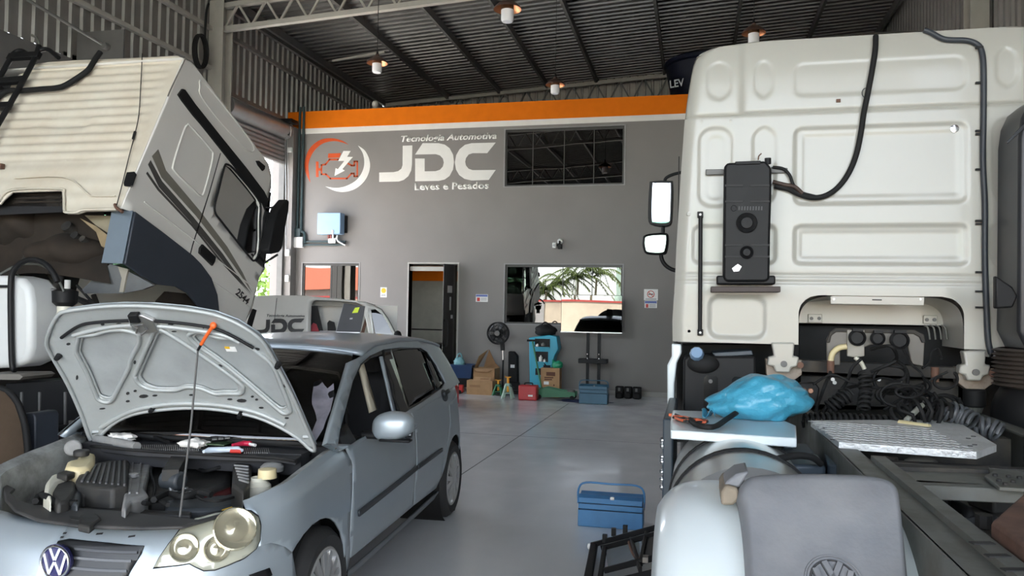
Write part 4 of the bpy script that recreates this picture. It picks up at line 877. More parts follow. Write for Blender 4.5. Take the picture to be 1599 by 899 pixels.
def sq(px, py):
    o, d = rayC(px, py); d = d.normalized(); loc, n, idx, dist = LSB.ray_cast(o, d)
    if idx is None:
        best = (9, None)
        for k in range(200):
            p = o + d * (1.5 + k * .03); l2, n2, i2, ds = LSB.find_nearest(p)
            if ds < best[0]: best = (ds, (l2, i2))
        loc, idx = best[1]
    i, j = divmod(idx, LSNQ); 
    # refine inside the quad
    a = Vector(LSV[i * (LSNQ + 1) + j]); b = Vector(LSV[(i + 1) * (LSNQ + 1) + j]); c = Vector(LSV[i * (LSNQ + 1) + j + 1]); e1 = b - a; e2 = c - a; r = loc - a
    A, B, Cc = e1.dot(e1), e1.dot(e2), e2.dot(e2); D1, D2 = r.dot(e1), r.dot(e2); det = max(A * Cc - B * B, 1e-12)
    fs = (D1 * Cc - D2 * B) / det; fq = (A * D2 - B * D1) / det
    return ((i + min(max(fs, 0), 1)) / LSNS * SMAX, (j + min(max(fq, 0), 1)) / LSNQ)
QS = .62      # scale of q so that the 2-D panel space is roughly metric
def ls_panel(pts, off=0.0): return panel([[(s, q * QS) for s, q in pts]], lambda a, b: LS(a, b / QS, off), .05, .05)
def mirC(v): u, w, z = toC(v); return C(u, -w, z)
car = thing('hatchback', 'silver hatchback with its bonnet propped open, facing the camera', 'car', C(1.9, 0, 0))
def both(name, mb, mat, parent=None, solid=.012, smooth=40):
    a = mb.build(name, mat, parent or car, smooth=smooth, solid=solid); b = mirror_mb(mb, mirC).build(name, mat, parent or car, smooth=smooth, solid=solid); return a, b
def px(L): return [sq(*p) for p in L]
def arch(u0, r, zc, n=14, a0=0, a1=180):     # wheel arch outline from front to rear in (s, q)
    out = []
    for k in range(n + 1):
        t = math.radians(a0 + (a1 - a0) * k / n); u = u0 - r * math.cos(t); z = zc + r * math.sin(t); s = s_at_u(u); out.append((s, (z - ZB) / (lerp_tab(ZTOP, u) - ZB)))
    return out
def suz(u, z): return (s_at_u(u), (z - ZB) / (lerp_tab(ZTOP, u) - ZB))
dfront = [(541, 699), (551.5, 726), (551.5, 761), (548.6, 801), (547, 838), (547, 871)]
dmid = [(640.8, 643), (649, 666), (650.5, 700), (650, 732), (647, 770), (646, 789)]
drear = [(690.5, 607.7), (701.5, 632), (703, 657), (699, 690), (693, 722), (689, 745), (681, 762)]
fa = [(537.5, 868), (536.8, 846.5), (533, 829.5), (525, 815.6), (517.5, 809.5), (509.7, 808), (499, 811), (486.5, 820), (474, 834), (463.4, 849.6), (456.4, 862)]
seam = [(446, 854), (434, 849.6), (423, 847), (414, 849.6), (403, 855)]
hl_back = [(404.6, 837), (406, 817), (400, 801), (384.5, 797)]
ftop = [(s, 1.0) for s in (sq(384.5, 790)[0], s_at_u(.6), s_at_u(.75), s_at_u(.9), s_at_u(1.05))]
sA = s_at_u(1.12)
fender = px(hl_back[::-1] + seam[::-1] + fa[::-1]) + [suz(1.13, .22)] + [(sq(*dfront[-1])[0] - .008, sq(*dfront[-1])[1])] + [(s - .008, q) for s, q in px(dfront[::-1][1:])] + [(sA + .03, .985), (s_at_u(1.05), 1.0)] + ftop[::-1][1:]
both('front_fender', ls_panel(fender), m_paint)
fd = px(dfront) + px(dmid[::-1]); belt = [(s_at_u(u), .995) for u in (2.1, 1.9, 1.6, 1.35)]
both('front_door', ls_panel(px(dfront) + [(s - .006, q) for s, q in px(dmid[::-1][:-1])] + [(sq(*dmid[0])[0] - .006, .995)] + belt + [(sq(*dfront[0])[0] + .02, .995)]), m_paint)
rd = [(sq(*dmid[0])[0] + .004, .995)] + [(s + .004, q) for s, q in px(dmid[1:])] + px(drear[::-1][:-1]) + [(sq(*drear[0])[0], .995), (s_at_u(2.8), .995), (s_at_u(2.5), .995)]
both('rear_door', ls_panel(rd), m_paint)
ra = arch(3.26, .335, .29, 16, 15, 172)
qp = [(sq(*drear[0])[0] + .008, .995)] + [(s + .008, q) for s, q in px(drear[1:-1])] + ra[2:] + [suz(3.62, .22), (SMAX - .45, .02), (SMAX - .30, .25), (SMAX - .42, .62), (SMAX - .52, .995)]
both('quarter_panel', ls_panel(qp), m_paint)
both('sill', ls_panel([suz(1.13, .2), suz(2.93, .2), suz(2.93, .265), suz(2.0, .262), suz(1.13, .262)]), M('sill_grey', (.2, .22, .23), .4, .4))
hb = ls_panel([(SMAX - .3, .25), (SMAX, .25), (SMAX, .995), (SMAX - .52, .995), (SMAX - .42, .62)]); both('hatch_panel', hb, m_paint)
both('rear_bumper', ls_panel([(SMAX - .45, .0), (SMAX, .0), (SMAX, .24), (SMAX - .3, .24)], .012), m_paint)
bm_l = [(0, 1.0)] + [(s, 1.0) for s in (.1, .25, .4)] + px([(373, 796), (384.5, 797), (400, 801), (406, 817), (404.6, 837), (403, 855)]) + px(seam[::-1][1:]) + px([(456.4, 862)]) + [suz(.52, .42), suz(.48, .2), (0, 0)]
both('front_bumper', ls_panel(bm_l), m_paint)
m_trimg = M('side_moulding', (.035, .04, .045), .5)
for pts in ([(558, 797), (650.5, 726), (650, 733), (558.5, 806)], [(652, 725), (689, 699), (689.5, 704), (652, 732)]):
    both('side_moulding', ls_panel(px(pts), .012), m_trimg, solid=.01)
for cx_, cy_ in ((638, 676), (694, 617)):
    s0, q0 = sq(cx_, cy_); h = []
    for k in range(20): a = 2 * math.pi * k / 20; h.append((s0 + .085 * math.cos(a), q0 + .055 * math.sin(a)))
    dish = ls_panel(h, .003); both('handle_recess', dish, m_trimg, solid=.004)
    bar = [(s0 - .08, q0 + .015), (s0 + .08, q0 + .02), (s0 + .08, q0 + .052), (s0 - .08, q0 + .047)]; both('door_handle', ls_panel(bar, .035), m_trimg if cx_ > 690 else m_paint, solid=.018)
# greenhouse
def G(u, z): return .775 - (z - .94) * .44 - .04 * ((u - 2.0) / 1.7) ** 2
def GSf(u, z): return C(u, G(u, z), z)
def uz(px_, py_):
    o, d = rayC(px_, py_); w = .7
    for _ in range(12):
        t = (w - o.y) / d.y; p = o + d * t; w = G(p.x, p.z)
    return (p.x, p.z)
DLO = [(527, 700), (531, 671), (551, 595), (563, 568), (578, 555), (600, 545), (627, 541.5), (659, 542.5), (669, 549), (683, 571), (696, 597), (692, 605), (661, 627), (617, 653), (560, 687), (535, 702)]
dlo = [uz(*p) for p in DLO]
zr = [(1.70, 1.32), (2.0, 1.365), (2.5, 1.378), (3.0, 1.358), (3.4, 1.31), (3.52, 1.285)]
outer = [uz(*p) for p in ((511, 692), (520, 657), (530, 622), (540, 589), (547, 564))] + zr + [(3.62, 1.18), (3.74, .985), (3.3, .965), (2.5, .945), (1.5, .92), (1.2, .90)]
panel([outer, dlo], GSf, .06, .06).build('side_frame', m_paint, car, smooth=40, solid=.03)
outer2 = [(1.06, .93), (1.2, 1.005), (1.45, 1.175)] + outer[5:]; mirror_mb(panel([outer2, dlo], GSf, .06, .06), mirC).build('side_frame', m_paint, car, smooth=40, solid=.03)
def inset(poly, d):
    cx_ = sum(p[0] for p in poly) / len(poly); cy_ = sum(p[1] for p in poly) / len(poly)
    return [(p[0] + (cx_ - p[0]) * d / max(.05, math.hypot(p[0] - cx_, p[1] - cy_)), p[1] + (cy_ - p[1]) * d / max(.05, math.hypot(p[0] - cx_, p[1] - cy_))) for p in poly]
def gs_panel(pts, off=-.012): return panel([[uz(*p) for p in pts]], lambda u, z: C(u, G(u, z) + off, z), .08, .08)
both('window_seal', panel([inset(dlo, -.004), inset(dlo, .028)], lambda u, z: C(u, G(u, z) - .008, z), .1, .1), m_blackg, solid=.006)
both('rear_window', gs_panel([(612, 549), (640, 543.5), (657, 545), (661, 549), (682, 607), (640, 640)], -.014), m_tint, solid=.004)
both('quarter_window', gs_panel([(664, 549), (668, 551), (682, 573), (694, 598), (691, 604), (685, 606.5)], -.014), m_tint, solid=.004)
both('middle_pillar', gs_panel([(598, 546), (612, 543.5), (640, 641), (623, 650)], -.006), m_blackg, solid=.03)
both('pillar_trim', gs_panel([(585, 561), (591, 562), (614, 640), (606, 644)], -.10), M('cream_trim', (.55, .5, .38), .6), solid=.02)
both('window_frame', gs_panel([(597, 556), (601, 556), (625, 643), (618, 646)], -.012), m_paint, solid=.012)
both('mirror_triangle', gs_panel([(527, 700), (531, 672), (541, 660), (557, 688), (535, 702)], -.002), m_black, solid=.012)
# roof, windscreen, tailgate glass
zc = [(1.68, 1.36), (1.9, 1.385), (2.3, 1.402), (2.8, 1.40), (3.2, 1.375), (3.52, 1.325)]
def roof(u, v):
    uu = 1.68 + (3.52 - 1.68) * u + .03 * (2 * v - 1) ** 2 * (1 if u < .3 else 0) * (1 - u / .3 if u < .3 else 0); w = (2 * v - 1); zt = lerp_tab(zr, max(uu, 1.7)); hw = G(uu, zt)
    zz = lerp_tab(zc, uu); return C(uu, w * hw, zt + (zz - zt) * (1 - abs(w) ** 2.6))
MB().grid(roof, 26, 20).build('roof', m_paint, car, smooth=60, solid=.02)
def shield(u, v):
    w = 2 * v - 1; b = (1.13 - .04 * (1 - w * w), w * .72, .91); t = (1.69 - .0 * (1 - w * w), w * .56, 1.335 + .035 * (1 - w * w)); k = .04 * math.sin(math.pi * u)
    return C(b[0] + (t[0] - b[0]) * u - k * .6, b[1] + (t[1] - b[1]) * u, b[2] + (t[2] - b[2]) * u + k)
MB().grid(shield, 14, 20).build('windscreen', m_shield, car, smooth=80, solid=.005)
MB().tube([Vector(shield(0.0, k / 20)) - Cb * .01 for k in range(21)], .014, 6).build('windscreen_seal', m_rubber, car, smooth=60)
MB().grid(lambda u, v: C(3.53 + .2 * u, (2 * v - 1) * (.52 + .12 * u), 1.30 + .03 * (1 - (2 * v - 1) ** 2) - .32 * u), 4, 10).build('tailgate_glass', m_tint, car, smooth=80, solid=.006)
MB().grid(lambda u, v: C(3.5 + .06 * u, (2 * v - 1) * .53, 1.345 - .035 * u - .03 * (2 * v - 1) ** 2), 2, 8).build('roof_spoiler', m_paint, car, solid=.02)
for s in (-1, 1): MB().box(C(3.72, s * .63, .88), (.14, .16, .2), Matrix((Cl, Cb, Vector((0, 0, 1)))).transposed()).build('tail_light', M('tail_red', (.4, .02, .02), .2), car, bevel=.03)
# wheels and arches
for u in (.80, 3.26):
    for s in (-1, 1):
        wheel(car, C(u, s * .785, .29), Cl * s, .292, .205, .19)
        MB().cyl(C(u, s * .775, .31), C(u, s * .42, .31), .335, n=28).build('wheel_arch', m_rubber, car) if False else MB().lathe([(.345, 0), (.345, .35), (0, .35)], C(u, s * .77, .31), -Cl * s, 28).build('wheel_arch', m_rubber, car, smooth=40)
# floor pan, cabin
RC = Matrix((Cl, Cb, Vector((0, 0, 1)))).transposed()
def cbox(u, w, z, du, dw, dz, name, mat, parent=None, bevel=.0, rot=None): return MB().box(C(u, w, z), (dw, du, dz), RC if rot is None else RC @ Euler(rot).to_matrix()).build(name, mat, parent or car, bevel=bevel)
m_trim = M('dark_cabin_trim', (.018, .018, .02), .75, var=.2)
cbox(2.2, 0, .26, 2.9, 1.1, .05, 'floor_pan', m_rubber); cbox(1.16, 0, .62, .06, 1.48, .6, 'bulkhead', m_trim); cbox(1.35, 0, .82, .38, 1.42, .16, 'dashboard', m_trim, bevel=.05)
for w in (-.36, .36):
    st = cbox(2.05, w, .48, .5, .5, .18, 'seat', m_trim, bevel=.06); cbox(2.33, w, .85, .16, .48, .66, 'seat_back', m_trim, bevel=.07, rot=(-.2, 0, 0)); cbox(2.42, w, 1.2, .1, .26, .18, 'headrest', m_trim, bevel=.04)
cbox(3.0, 0, .5, .5, 1.2, .2, 'rear_seat', m_trim, bevel=.06); cbox(3.25, 0, .82, .16, 1.2, .55, 'rear_seat_back', m_trim, bevel=.06)
sw_ = MB().tube([C(1.66 + .06 * math.sin(k * .2618), .36 + .18 * math.cos(k * .2618), .93 + .17 * math.sin(k * .2618)) for k in range(24)], .016, 6, True).build('steering_wheel', m_black, car, smooth=60)
MB().ellipsoid(C(1.62, .36, .93), (.07, .03, .06)).build('horn_pad', m_black, sw_, smooth=60)
MB().cyl(C(1.62, .36, .93), C(1.35, .36, .82), .03).build('steering_column', m_black, sw_)
ps = [(490, 597), (500, 592), (512, 606), (522, 598), (518, 640), (508, 668), (492, 690), (483, 684), (497, 655), (491, 630)]
def shz(x, y):      # on a slanted sheet just before the windscreen
    o, d = rayC(x, y); nn = Vector((1, 0, -1.25)); t = (Vector((1.05, 0, .91)) - o).dot(nn) / d.dot(nn); p = o + d * t; return (p.y, p.z)
psh = tag(panel([[shz(*p) for p in ps]], lambda w, z: C(1.05 + (z - .91) * 1.25 - .012 - .012 * math.sin(23 * w + 31 * z) - .008 * math.sin(41 * w - 17 * z), w, z), .02, .02).build('plastic_cover', M('clear_film', (.36, .345, .40), .22, alpha=.72, var=.25, scale=14, bump=.6, bscale=25), None, smooth=80), 'crumpled clear plastic cover lying over the windscreen corner of the hatchback', 'plastic cover')
# door mirror
t = thing('x', 'x', 'x'); bpy.data.objects.remove(t)
mu = toC(UX(585, 665, C(1.3, .93, 0).x))
for s in (-1, 1):
    m = MB().ellipsoid((0, 0, 0), (1, 1, 1), 24, 16); V = []
    for v in m.v:
        x, y, z = v; sx = .115 * math.copysign(abs(x) ** .72, x); sz = .078 * math.copysign(abs(z) ** .7, z); sy = .075 * (y if y < 0 else math.copysign(abs(y) ** .3, y) * .55)
        sz *= 1 - .22 * (x > 0) * x; V.append(C(1.33 + sy + .05 + (.0 if s > 0 else .22), s * (.915 + sx - (.0 if s > 0 else .10)), .975 + sz + .015 * x))
    m.v = V; mr = m.build('door_mirror', m_paint, car, smooth=80)
    k_ = 0 if s > 0 else .22; k2 = 0 if s > 0 else .10
    cbox(1.36 + k_, s * (.81 - k2), .925, .05, .14, .04, 'mirror_arm', m_black, mr, .015); cbox(1.425 + k_, s * (.915 - k2), .975, .006, .17, .115, 'mirror_glass', M('mirror_silver', (.8, .8, .82), .02, 1.0), mr)
    cbox(1.35 + k_, s * (.94 - k2), .905, .06, .17, .014, 'mirror_base', m_black, mr, .006)
# ---- front: grille, badge, lamps
m_grl = M('grille_black', (.012, .013, .014), .4)
gp = px([(7, 832), (14, 826), (60, 832), (110, 840), (170, 846), (226, 851), (221, 864), (205, 890), (196, 908), (120, 908), (60, 908), (16, 896), (6, 880)])
gr = ls_panel(gp, .004).build('grille', m_grl, car, smooth=30, solid=.006)
for y0, y1, x0, x1 in ((846, 861, 12, 76), (860, 875, 10, 74), (876, 892, 12, 72), (846, 862, 120, 216), (860, 875, 118, 207), (876, 890, 112, 200)):
    pts = [(x0, y0 + (x0 - 10) * .06), (x1, y0 + (x1 - 10) * .06), (x1, y0 + 4 + (x1 - 10) * .06), (x0, y0 + 4 + (x0 - 10) * .06)]
    ls_panel(px(pts), .014).build('grille_slat', M('slat_grey', (.05, .052, .055), .3), gr, solid=.012)
b0 = sq(95, 873); bc = LS(b0[0], b0[1], .028); bn = (LS(b0[0], b0[1], .1) - LS(b0[0], b0[1], 0)).normalized(); bx = Cl; bz = bn.cross(bx) * -1
bz = bx.cross(bn) * -1
if bz.z < 0: bz = -bz
bd = MB().lathe([(0, -.016), (.064, -.016), (.066, 0), (0, .002)], bc, bn, 36).build('badge', M('badge_navy', (.02, .02, .09), .25), car, smooth=40)
def ring3(c, X, Z, N_, r, rad): return MB().tube([c + X * r * math.cos(k * .1745) + Z * r * math.sin(k * .1745) + N_ * .003 for k in range(36)], rad, 6, True)
ring3(bc, bx, bz, bn, .059, .006).build('badge_ring', m_chrome, bd, smooth=60)
def vw(c, X, Z, N_, r, wd, mat, parent, th=.004):
    def ln(p, q): MB().bar(c + X * p[0] * r + Z * p[1] * r + N_ * .004, c + X * q[0] * r + Z * q[1] * r + N_ * .004, wd, th, up=N_).build('badge_stroke', mat, parent)
    ln((-.36, .88), (-.02, .12)); ln((.36, .88), (.02, .12)); ln((-.80, .50), (-.40, -.80)); ln((.80, .50), (.40, -.80)); ln((-.42, -.80), (-.02, .0)); ln((.42, -.80), (.02, .0))
vw(bc, bx, bz, bn, .058, .0105, m_chrome, bd)
m_lens = M('headlamp_lens', (.50, .50, .40), .12, .25, var=.12, scale=9, coat=1.0); m_bowl = M('lamp_bowl', (.62, .58, .42), .12, .75, var=.1)
HLp = [(241, 884), (250, 868), (264, 848), (285, 820), (305, 808), (335, 800), (373, 796), (390, 798), (401, 806), (405, 820), (404, 843), (398, 856), (380, 870), (355, 881), (335, 888), (318, 889), (305, 883), (296, 878), (275, 881)]
hl = ls_panel(px(HLp), .008); hls = both('headlight', hl, m_lens, solid=.02)
both('headlight_seal', panel([[(s, q * QS) for s, q in px([(239, 887)] + [(x + (x - 330) * .02, y + (y - 845) * .05) for x, y in HLp[1:]])], [(s, q * QS) for s, q in px(HLp)]], lambda a, b: LS(a, b / QS, .006), .06, .06), m_black, solid=.01)
for side, L in zip((1, -1), hls):
    for (cx_, cy_, r) in ((288, 854, .055), (365, 825, .085), (338, 856, .05)):
        s0, q0 = sq(cx_, cy_); c = LS(s0, q0, .009); e1 = LS(s0 + .03, q0) - LS(s0 - .03, q0); e2 = LS(s0, q0 + .05) - LS(s0, q0 - .05); n = e1.cross(e2).normalized(); n = -n if n.dot(CAMPOS - c) < 0 else n; c = c + n * (.006 + r * .05)
        if side < 0: c = mirC(c); n = Vector(n) - Cl * 2 * n.dot(Cl)
        MB().lathe([(r, -.012), (r, .003), (r * .94, .006), (r * .88, .003), (r * .5, .001), (r * .25, .004), (0, .006)], c, n, 28).build('lamp_bowl', m_bowl, L, smooth=50)
fg = ls_panel(px([(388, 897), (400, 893), (420, 886), (424, 897), (400, 910)]), .006); both('fog_recess', fg, m_black, solid=.01)
# ---- bonnet, built on its open plane
HT = math.radians(52); HU0, HZ0 = 1.05, .905
hs_ = Vector((-math.cos(HT), 0, math.sin(HT))); hn = Vector((-math.sin(HT), 0, -math.cos(HT)))   # along bonnet, and out of the underside (u, w, z)
def hws(px_, py_):
    o, d = rayC(px_, py_); p0 = Vector((HU0, 0, HZ0)); t = (p0 - o).dot(hn) / d.dot(hn); q = o + d * t; return (q.y, (q - p0).dot(hs_))
def HB(w, s, off=0.0):
    crown = -.035 * (w / .6) ** 2 * 0 + .0; bow = .05 * math.sin(math.pi * min(max(s / .9, 0), 1)) - .03 * (w / .6) ** 2
    p = Vector((HU0, w, HZ0)) + hs_ * s - hn * (bow - off); return C(*p)
def HP(pts): return [hws(*p) for p in pts]
K1 = lambda x, y: (60 + x / 3.908, 470 + y / 3.908)
K2 = lambda x, y: (280 + x / 3.908, 480 + y / 3.908)
hout = [(147, 679), (128, 645), (105, 605), (82, 565), (71, 538), (80, 510), (92, 491), (105, 484.5), (150, 479), (190, 477), (235, 478), (290, 482.5), (335, 490), (370, 504), (400, 525), (415, 545), (432, 580), (455, 622), (476, 660), (495, 692), (488, 694), (470, 682), (440, 668), (400, 655), (350, 647), (300, 643.5), (250, 645), (205, 650), (175, 662), (155, 681)]
hA = [K1(*p) for p in ((243, 255), (252, 240), (330, 235), (400, 215), (480, 210), (540, 225), (575, 245), (572, 300), (545, 350), (522, 400), (515, 440), (470, 530), (435, 600), (405, 612), (360, 595), (335, 555), (285, 450), (235, 350), (230, 310))]
hBp = [(239, 531), (247, 527.5), (255, 529), (310, 568), (362, 605), (367, 613), (364, 619.5), (344, 620), (326, 621), (306, 614), (285, 612), (270, 616), (249, 616), (234, 614.5), (218.6, 608), (211, 598), (213, 588)]
hC = [K2(*p) for p in ((68, 205), (90, 187), (130, 180), (180, 195), (240, 215), (330, 215), (400, 250), (450, 290), (540, 370), (590, 480), (645, 600), (642, 622), (612, 630), (560, 602), (330, 432), (200, 332), (130, 282), (82, 235))]
bon = panel([HP(hout)], lambda a, b: HB(a, b, -.022), .05, .05).build('bonnet', m_paint, car, smooth=60, solid=.004)
panel([HP(hout), HP(hA), HP(hBp), HP(hC)], lambda a, b: HB(a, b, 0), .04, .04).build('inner_frame', m_paintd, bon, smooth=60, solid=.014)
for hole in (hA, hBp, hC):
    q = HP(hole); cx_ = sum(p[0] for p in q) / len(q); cy_ = sum(p[1] for p in q) / len(q)
    big = [(p[0] + (p[0] - cx_) * .09, p[1] + (p[1] - cy_) * .09) for p in q]
    MB().tube(spline([HB(*p, off=.004) for p in big], 4, True), .011, 6, True).build('pressed_bead', m_paintd, bon, smooth=80)
    MB().tube(spline([HB(*p, off=-.004) for p in q], 4, True), .006, 6, True).build('pressed_edge', m_paintd, bon, smooth=80)
    panel([q], lambda a, b: HB(a, b, -.014), .08, .08).build('skin_panel', M('skin_grey', (.36, .38, .38), .5, .2, var=.08, dirt=(.12, .12, .11), dirt_amt=.3, dscale=2.5), bon, smooth=60)
MB().tube(spline([HB(*p, off=.004) for p in HP(hout)], 3, True), .010, 6, True).build('hem_flange', m_paintd, bon, smooth=80)
q = HP([(95, 528), (118, 512), (140, 505), (190, 502), (235, 502), (300, 508), (345, 517), (395, 545)])
MB().tube(spline([HB(*p, off=.012) for p in q], 5), .008, 6).build('bonnet_seal', m_black, bon, smooth=80)
q = HP([(112, 526), (150, 517), (190, 512), (245, 513), (300, 519), (345, 526), (372, 538)]); MB().tube(spline([HB(*p, off=.006) for p in q], 5), .012, 6).build('pressed_bead', m_paintd, bon, smooth=80)
q = HP([(160, 664), (200, 646), (250, 638), (300, 637), (350, 640), (400, 648), (445, 663)]); MB().tube(spline([HB(*p, off=.006) for p in q], 5), .013, 6).build('pressed_bead', m_paintd, bon, smooth=80)
for (x, y, w, h) in [(103, 541, 6, 4), (116, 594, 3, 7), (146, 523.5, 7, 2), (157, 510, 6, 4), (182, 510, 9, 4), (263, 511, 9, 4.5), (267, 523.5, 8, 2), (315, 515, 2.5, 4), (212, 522, 7, 2), (203, 575, 4, 6), (194, 621, 5, 4), (205, 618, 5, 3), (195, 632, 6, 3), (218.5, 626, 14, 5), (236, 625.5, 8, 2.5), (293, 625.5, 8, 2.5), (282, 638, 10, 2), (322, 640, 9, 2), (354, 631, 8, 2.5), (373, 632.5, 16, 5), (405, 641.5, 8, 2.5), (338, 580, 9, 4), (399, 549, 9, 4.5), (442.5, 606, 4.5, 7), (447, 654, 7, 2.5), (158, 640, 9, 2), (332, 528.5, 8, 2), (390, 626, 5, 3), (397, 630, 5, 3)]:
    c = [(x + w / 2 * math.cos(k * .785), y + h / 2 * math.sin(k * .785)) for k in range(8)]; MB().prism([HB(*p, off=.0015) for p in HP(c)], (C(*hn) - C(0, 0, 0)) * .002).build('drain_slot', m_seam, bon)
q = HP([(200, 492), (222, 490), (240, 500), (246, 520), (225, 523), (206, 518), (202, 505)]); MB().prism([HB(*p, off=.0) for p in q], (C(*hn) - C(0, 0, 0)) * .022).build('latch_plate', m_alu, bon, bevel=.004)
q = HP([(202, 488), (217, 487.5), (221, 502), (205, 502)]); MB().prism([HB(*p, off=.002) for p in q], (C(*hn) - C(0, 0, 0)) * .03).build('latch_body', m_black, bon, bevel=.004)
q = HP([(210, 505), (226, 503), (232, 512), (222, 521), (214, 518), (216, 509)]); MB().tube([HB(*p, off=.035) for p in q], .005, 6, True).build('latch_hook', m_steeld, bon)
for x, y in ((89, 559), (433, 572)): p = hws(x, y); MB().cyl(HB(*p, off=0), HB(*p, off=.03), .016, .011, 12).build('rubber_buffer', m_rubber, bon)
for x, y in ((235, 642), (373.5, 650)): p = hws(x, y); MB().cyl(HB(*p, off=0), HB(*p, off=.035), .013, .011, 8).build('washer_jet', m_black, bon)
q = HP([(344, 551), (361, 551), (364, 559), (347, 559)]); MB().prism([HB(*p, off=-.012) for p in q], (C(*hn) - C(0, 0, 0)) * .002).build('sticker', m_paper, bon)
q = HP([(344, 550.5), (352, 550.5), (353, 554), (345, 554)]); MB().prism([HB(*p, off=-.010) for p in q], (C(*hn) - C(0, 0, 0)) * .002).build('sticker', m_yel, bon)
for a, b in (((147, 681), (153, 668)), ((492, 692), (480, 676))):
    p = HB(*hws(*b), off=.01); e = C(*CZ(a[0], a[1] + 8, .86)); MB().bar(p, e, .03, .012).build('hinge', m_paintd, bon)
# prop rod
r0 = UZ(281, 807, .765); r1 = HB(*hws(313, 541), off=.06); r2 = HB(*hws(322, 525), off=.04); r3 = HB(*hws(333, 508), off=.012)
pr = MB().tube([r0, r0.lerp(r1, .5) + Vector((.006, 0, 0)), r1], .0045, 8).build('prop_rod', m_steeld, car, smooth=60)
MB().tube([r1, r1.lerp(r2, .6)], .006, 8).build('rod_sleeve', m_black, pr); m_or = M('prop_orange', (.75, .12, .02), .4)
MB().tube([r1.lerp(r2, .5), r2, r3], .008, 8).build('rod_grip', m_or, pr, smooth=60); MB().ellipsoid(r3, (.016, .012, .016), 12, 8).build('rod_clip', m_or, pr, smooth=60)
# ================================================================ ENGINE BAY (parts of the hatchback)
m_bay = M('bay_black', (.016, .016, .016), .55, var=.3, dirt=(.06, .055, .045), dirt_amt=.6, dscale=9)
m_bayg = M('bay_grey_plastic', (.24, .24, .235), .5, var=.12, scale=14, dirt=(.10, .09, .08), dirt_amt=.5, dscale=9)
m_cream = M('reservoir_cream', (.66, .56, .33), .4, var=.08); m_milk = M('reservoir_milk', (.6, .58, .48), .35, var=.08)
def zprism(name, pts, z, h, mat, parent=None, bevel=.008, dz=0.0):     # outline taken at height z, block going down by h
    P = [UZ(x, y, z) + Vector((0, 0, dz)) for x, y in pts]
    return MB().prism(P, (0, 0, -h)).build(name, mat, parent or car, bevel=bevel)
cbox(.62, 0, .36, .95, 1.16, .04, 'engine_tray', m_bay)
m_iw = M('inner_wing_silver', (.30, .31, .30), .5, .2, var=.08, dirt=(.06, .055, .05), dirt_amt=.75, dscale=5)
def wing(a, b):
    u = .40 + .66 * a; p = LSl(s_at_u(u), 1.0); path = [(0, 0, 0), (0, -.02, -.012), (0, -.05, -.02), (0, -.06, -.05), (0, -.075, -.4)]; k = b * 4; i = min(int(k), 3); t = k - i
    q = [path[i][c] + (path[i + 1][c] - path[i][c]) * t for c in range(3)]; return C(p[0] + q[0], p[1] + q[1], p[2] + q[2])
both('inner_wing', MB().grid(wing, 12, 8), m_iw, solid=.006)
zprism('slam_panel', [(4, 752), (24, 762), (17, 769), (32, 781), (55, 787), (104, 790), (190, 797), (260, 805), (309, 810), (344, 801), (373, 796), (285, 821), (220, 823), (124, 820), (58, 810), (23, 796), (8, 780)], .765, .014, M('slam_black', (.03, .03, .03), .6, var=.2, dirt=(.12, .11, .1), dirt_amt=.4, dscale=7))
zprism('slam_slot', [(108, 805), (126, 807), (126, 812), (110, 810)], .768, .004, m_seam, bevel=0); zprism('lock_carrier', [(125, 803), (150, 800), (158, 808), (140, 822), (122, 818)], .775, .03, m_bay)
for x, y in ((35, 815), (88, 824), (156, 833), (206, 837)): s0, q0 = sq(x, y); ls_panel([(s0 - .014, q0 - .006), (s0 + .014, q0 - .002), (s0 + .014, q0 + .008), (s0 - .014, q0 + .004)], .002).build('clip_hole', m_seam, car)
zprism('air_box', [(118, 748), (124, 738), (136, 728), (150, 722), (172, 718), (202, 718), (200, 758), (176, 762), (150, 760), (122, 756)], .83, .2, m_bay, bevel=.012)
for k in range(8):
    a = UZ(128 + k * 9.5, 752 + k * .8, .832); b = UZ(142 + k * 7.6, 728 - k * 1.2, .832); MB().bar(a, b, .012, .016).build('air_box_rib', M('rib_grey', (.05, .05, .052), .45), car, bevel=.004)
zprism('battery_cover', [(201, 716), (239, 712), (236, 725), (231, 742), (226, 762), (232, 772), (222, 778), (206, 782), (196, 795), (190, 792), (194, 770), (199, 740)], .80, .12, m_bayg, bevel=.01)
a = UZ(208, 744, .805); MB().lathe([(0, 0), (.028, 0), (.024, .014), (0, .018)], a).build('terminal_cap', m_bayg, car, smooth=40)
for dx in (8, 20): p = UZ(200 + dx, 718, .803); q = UZ(194 + dx, 770, .803); MB().bar(p, q, .008, .01).build('cover_rib', m_bayg, car)
zprism('expansion_tank', [(101, 728), (104, 719), (118, 716), (124, 708), (137, 704), (149, 707), (148, 720), (140, 728), (118, 731)], .86, .14, m_cream, bevel=.02); p = UZ(127, 712, .87); MB().cyl(p, p + Vector((0, 0, .03)), .035).build('tank_cap', m_bay, car, bevel=.006)
zprism('washer_bottle', [(68, 770), (71, 752), (80, 740), (95, 738), (112, 735), (112, 745), (92, 752), (84, 764), (80, 778)], .82, .2, m_milk, bevel=.02); zprism('fuse_box', [(78, 770), (83, 753), (98, 748), (118, 750), (120, 765), (108, 780), (90, 784)], .81, .22, m_bay, bevel=.015); zprism('fuse_lid', [(88, 738), (103, 733), (118, 736), (104, 742)], .845, .03, m_bay)
zprism('intake_duct', [(110, 782), (112, 768), (122, 760), (138, 758), (141, 762), (128, 768), (122, 785)], .80, .12, m_trimg, bevel=.015)
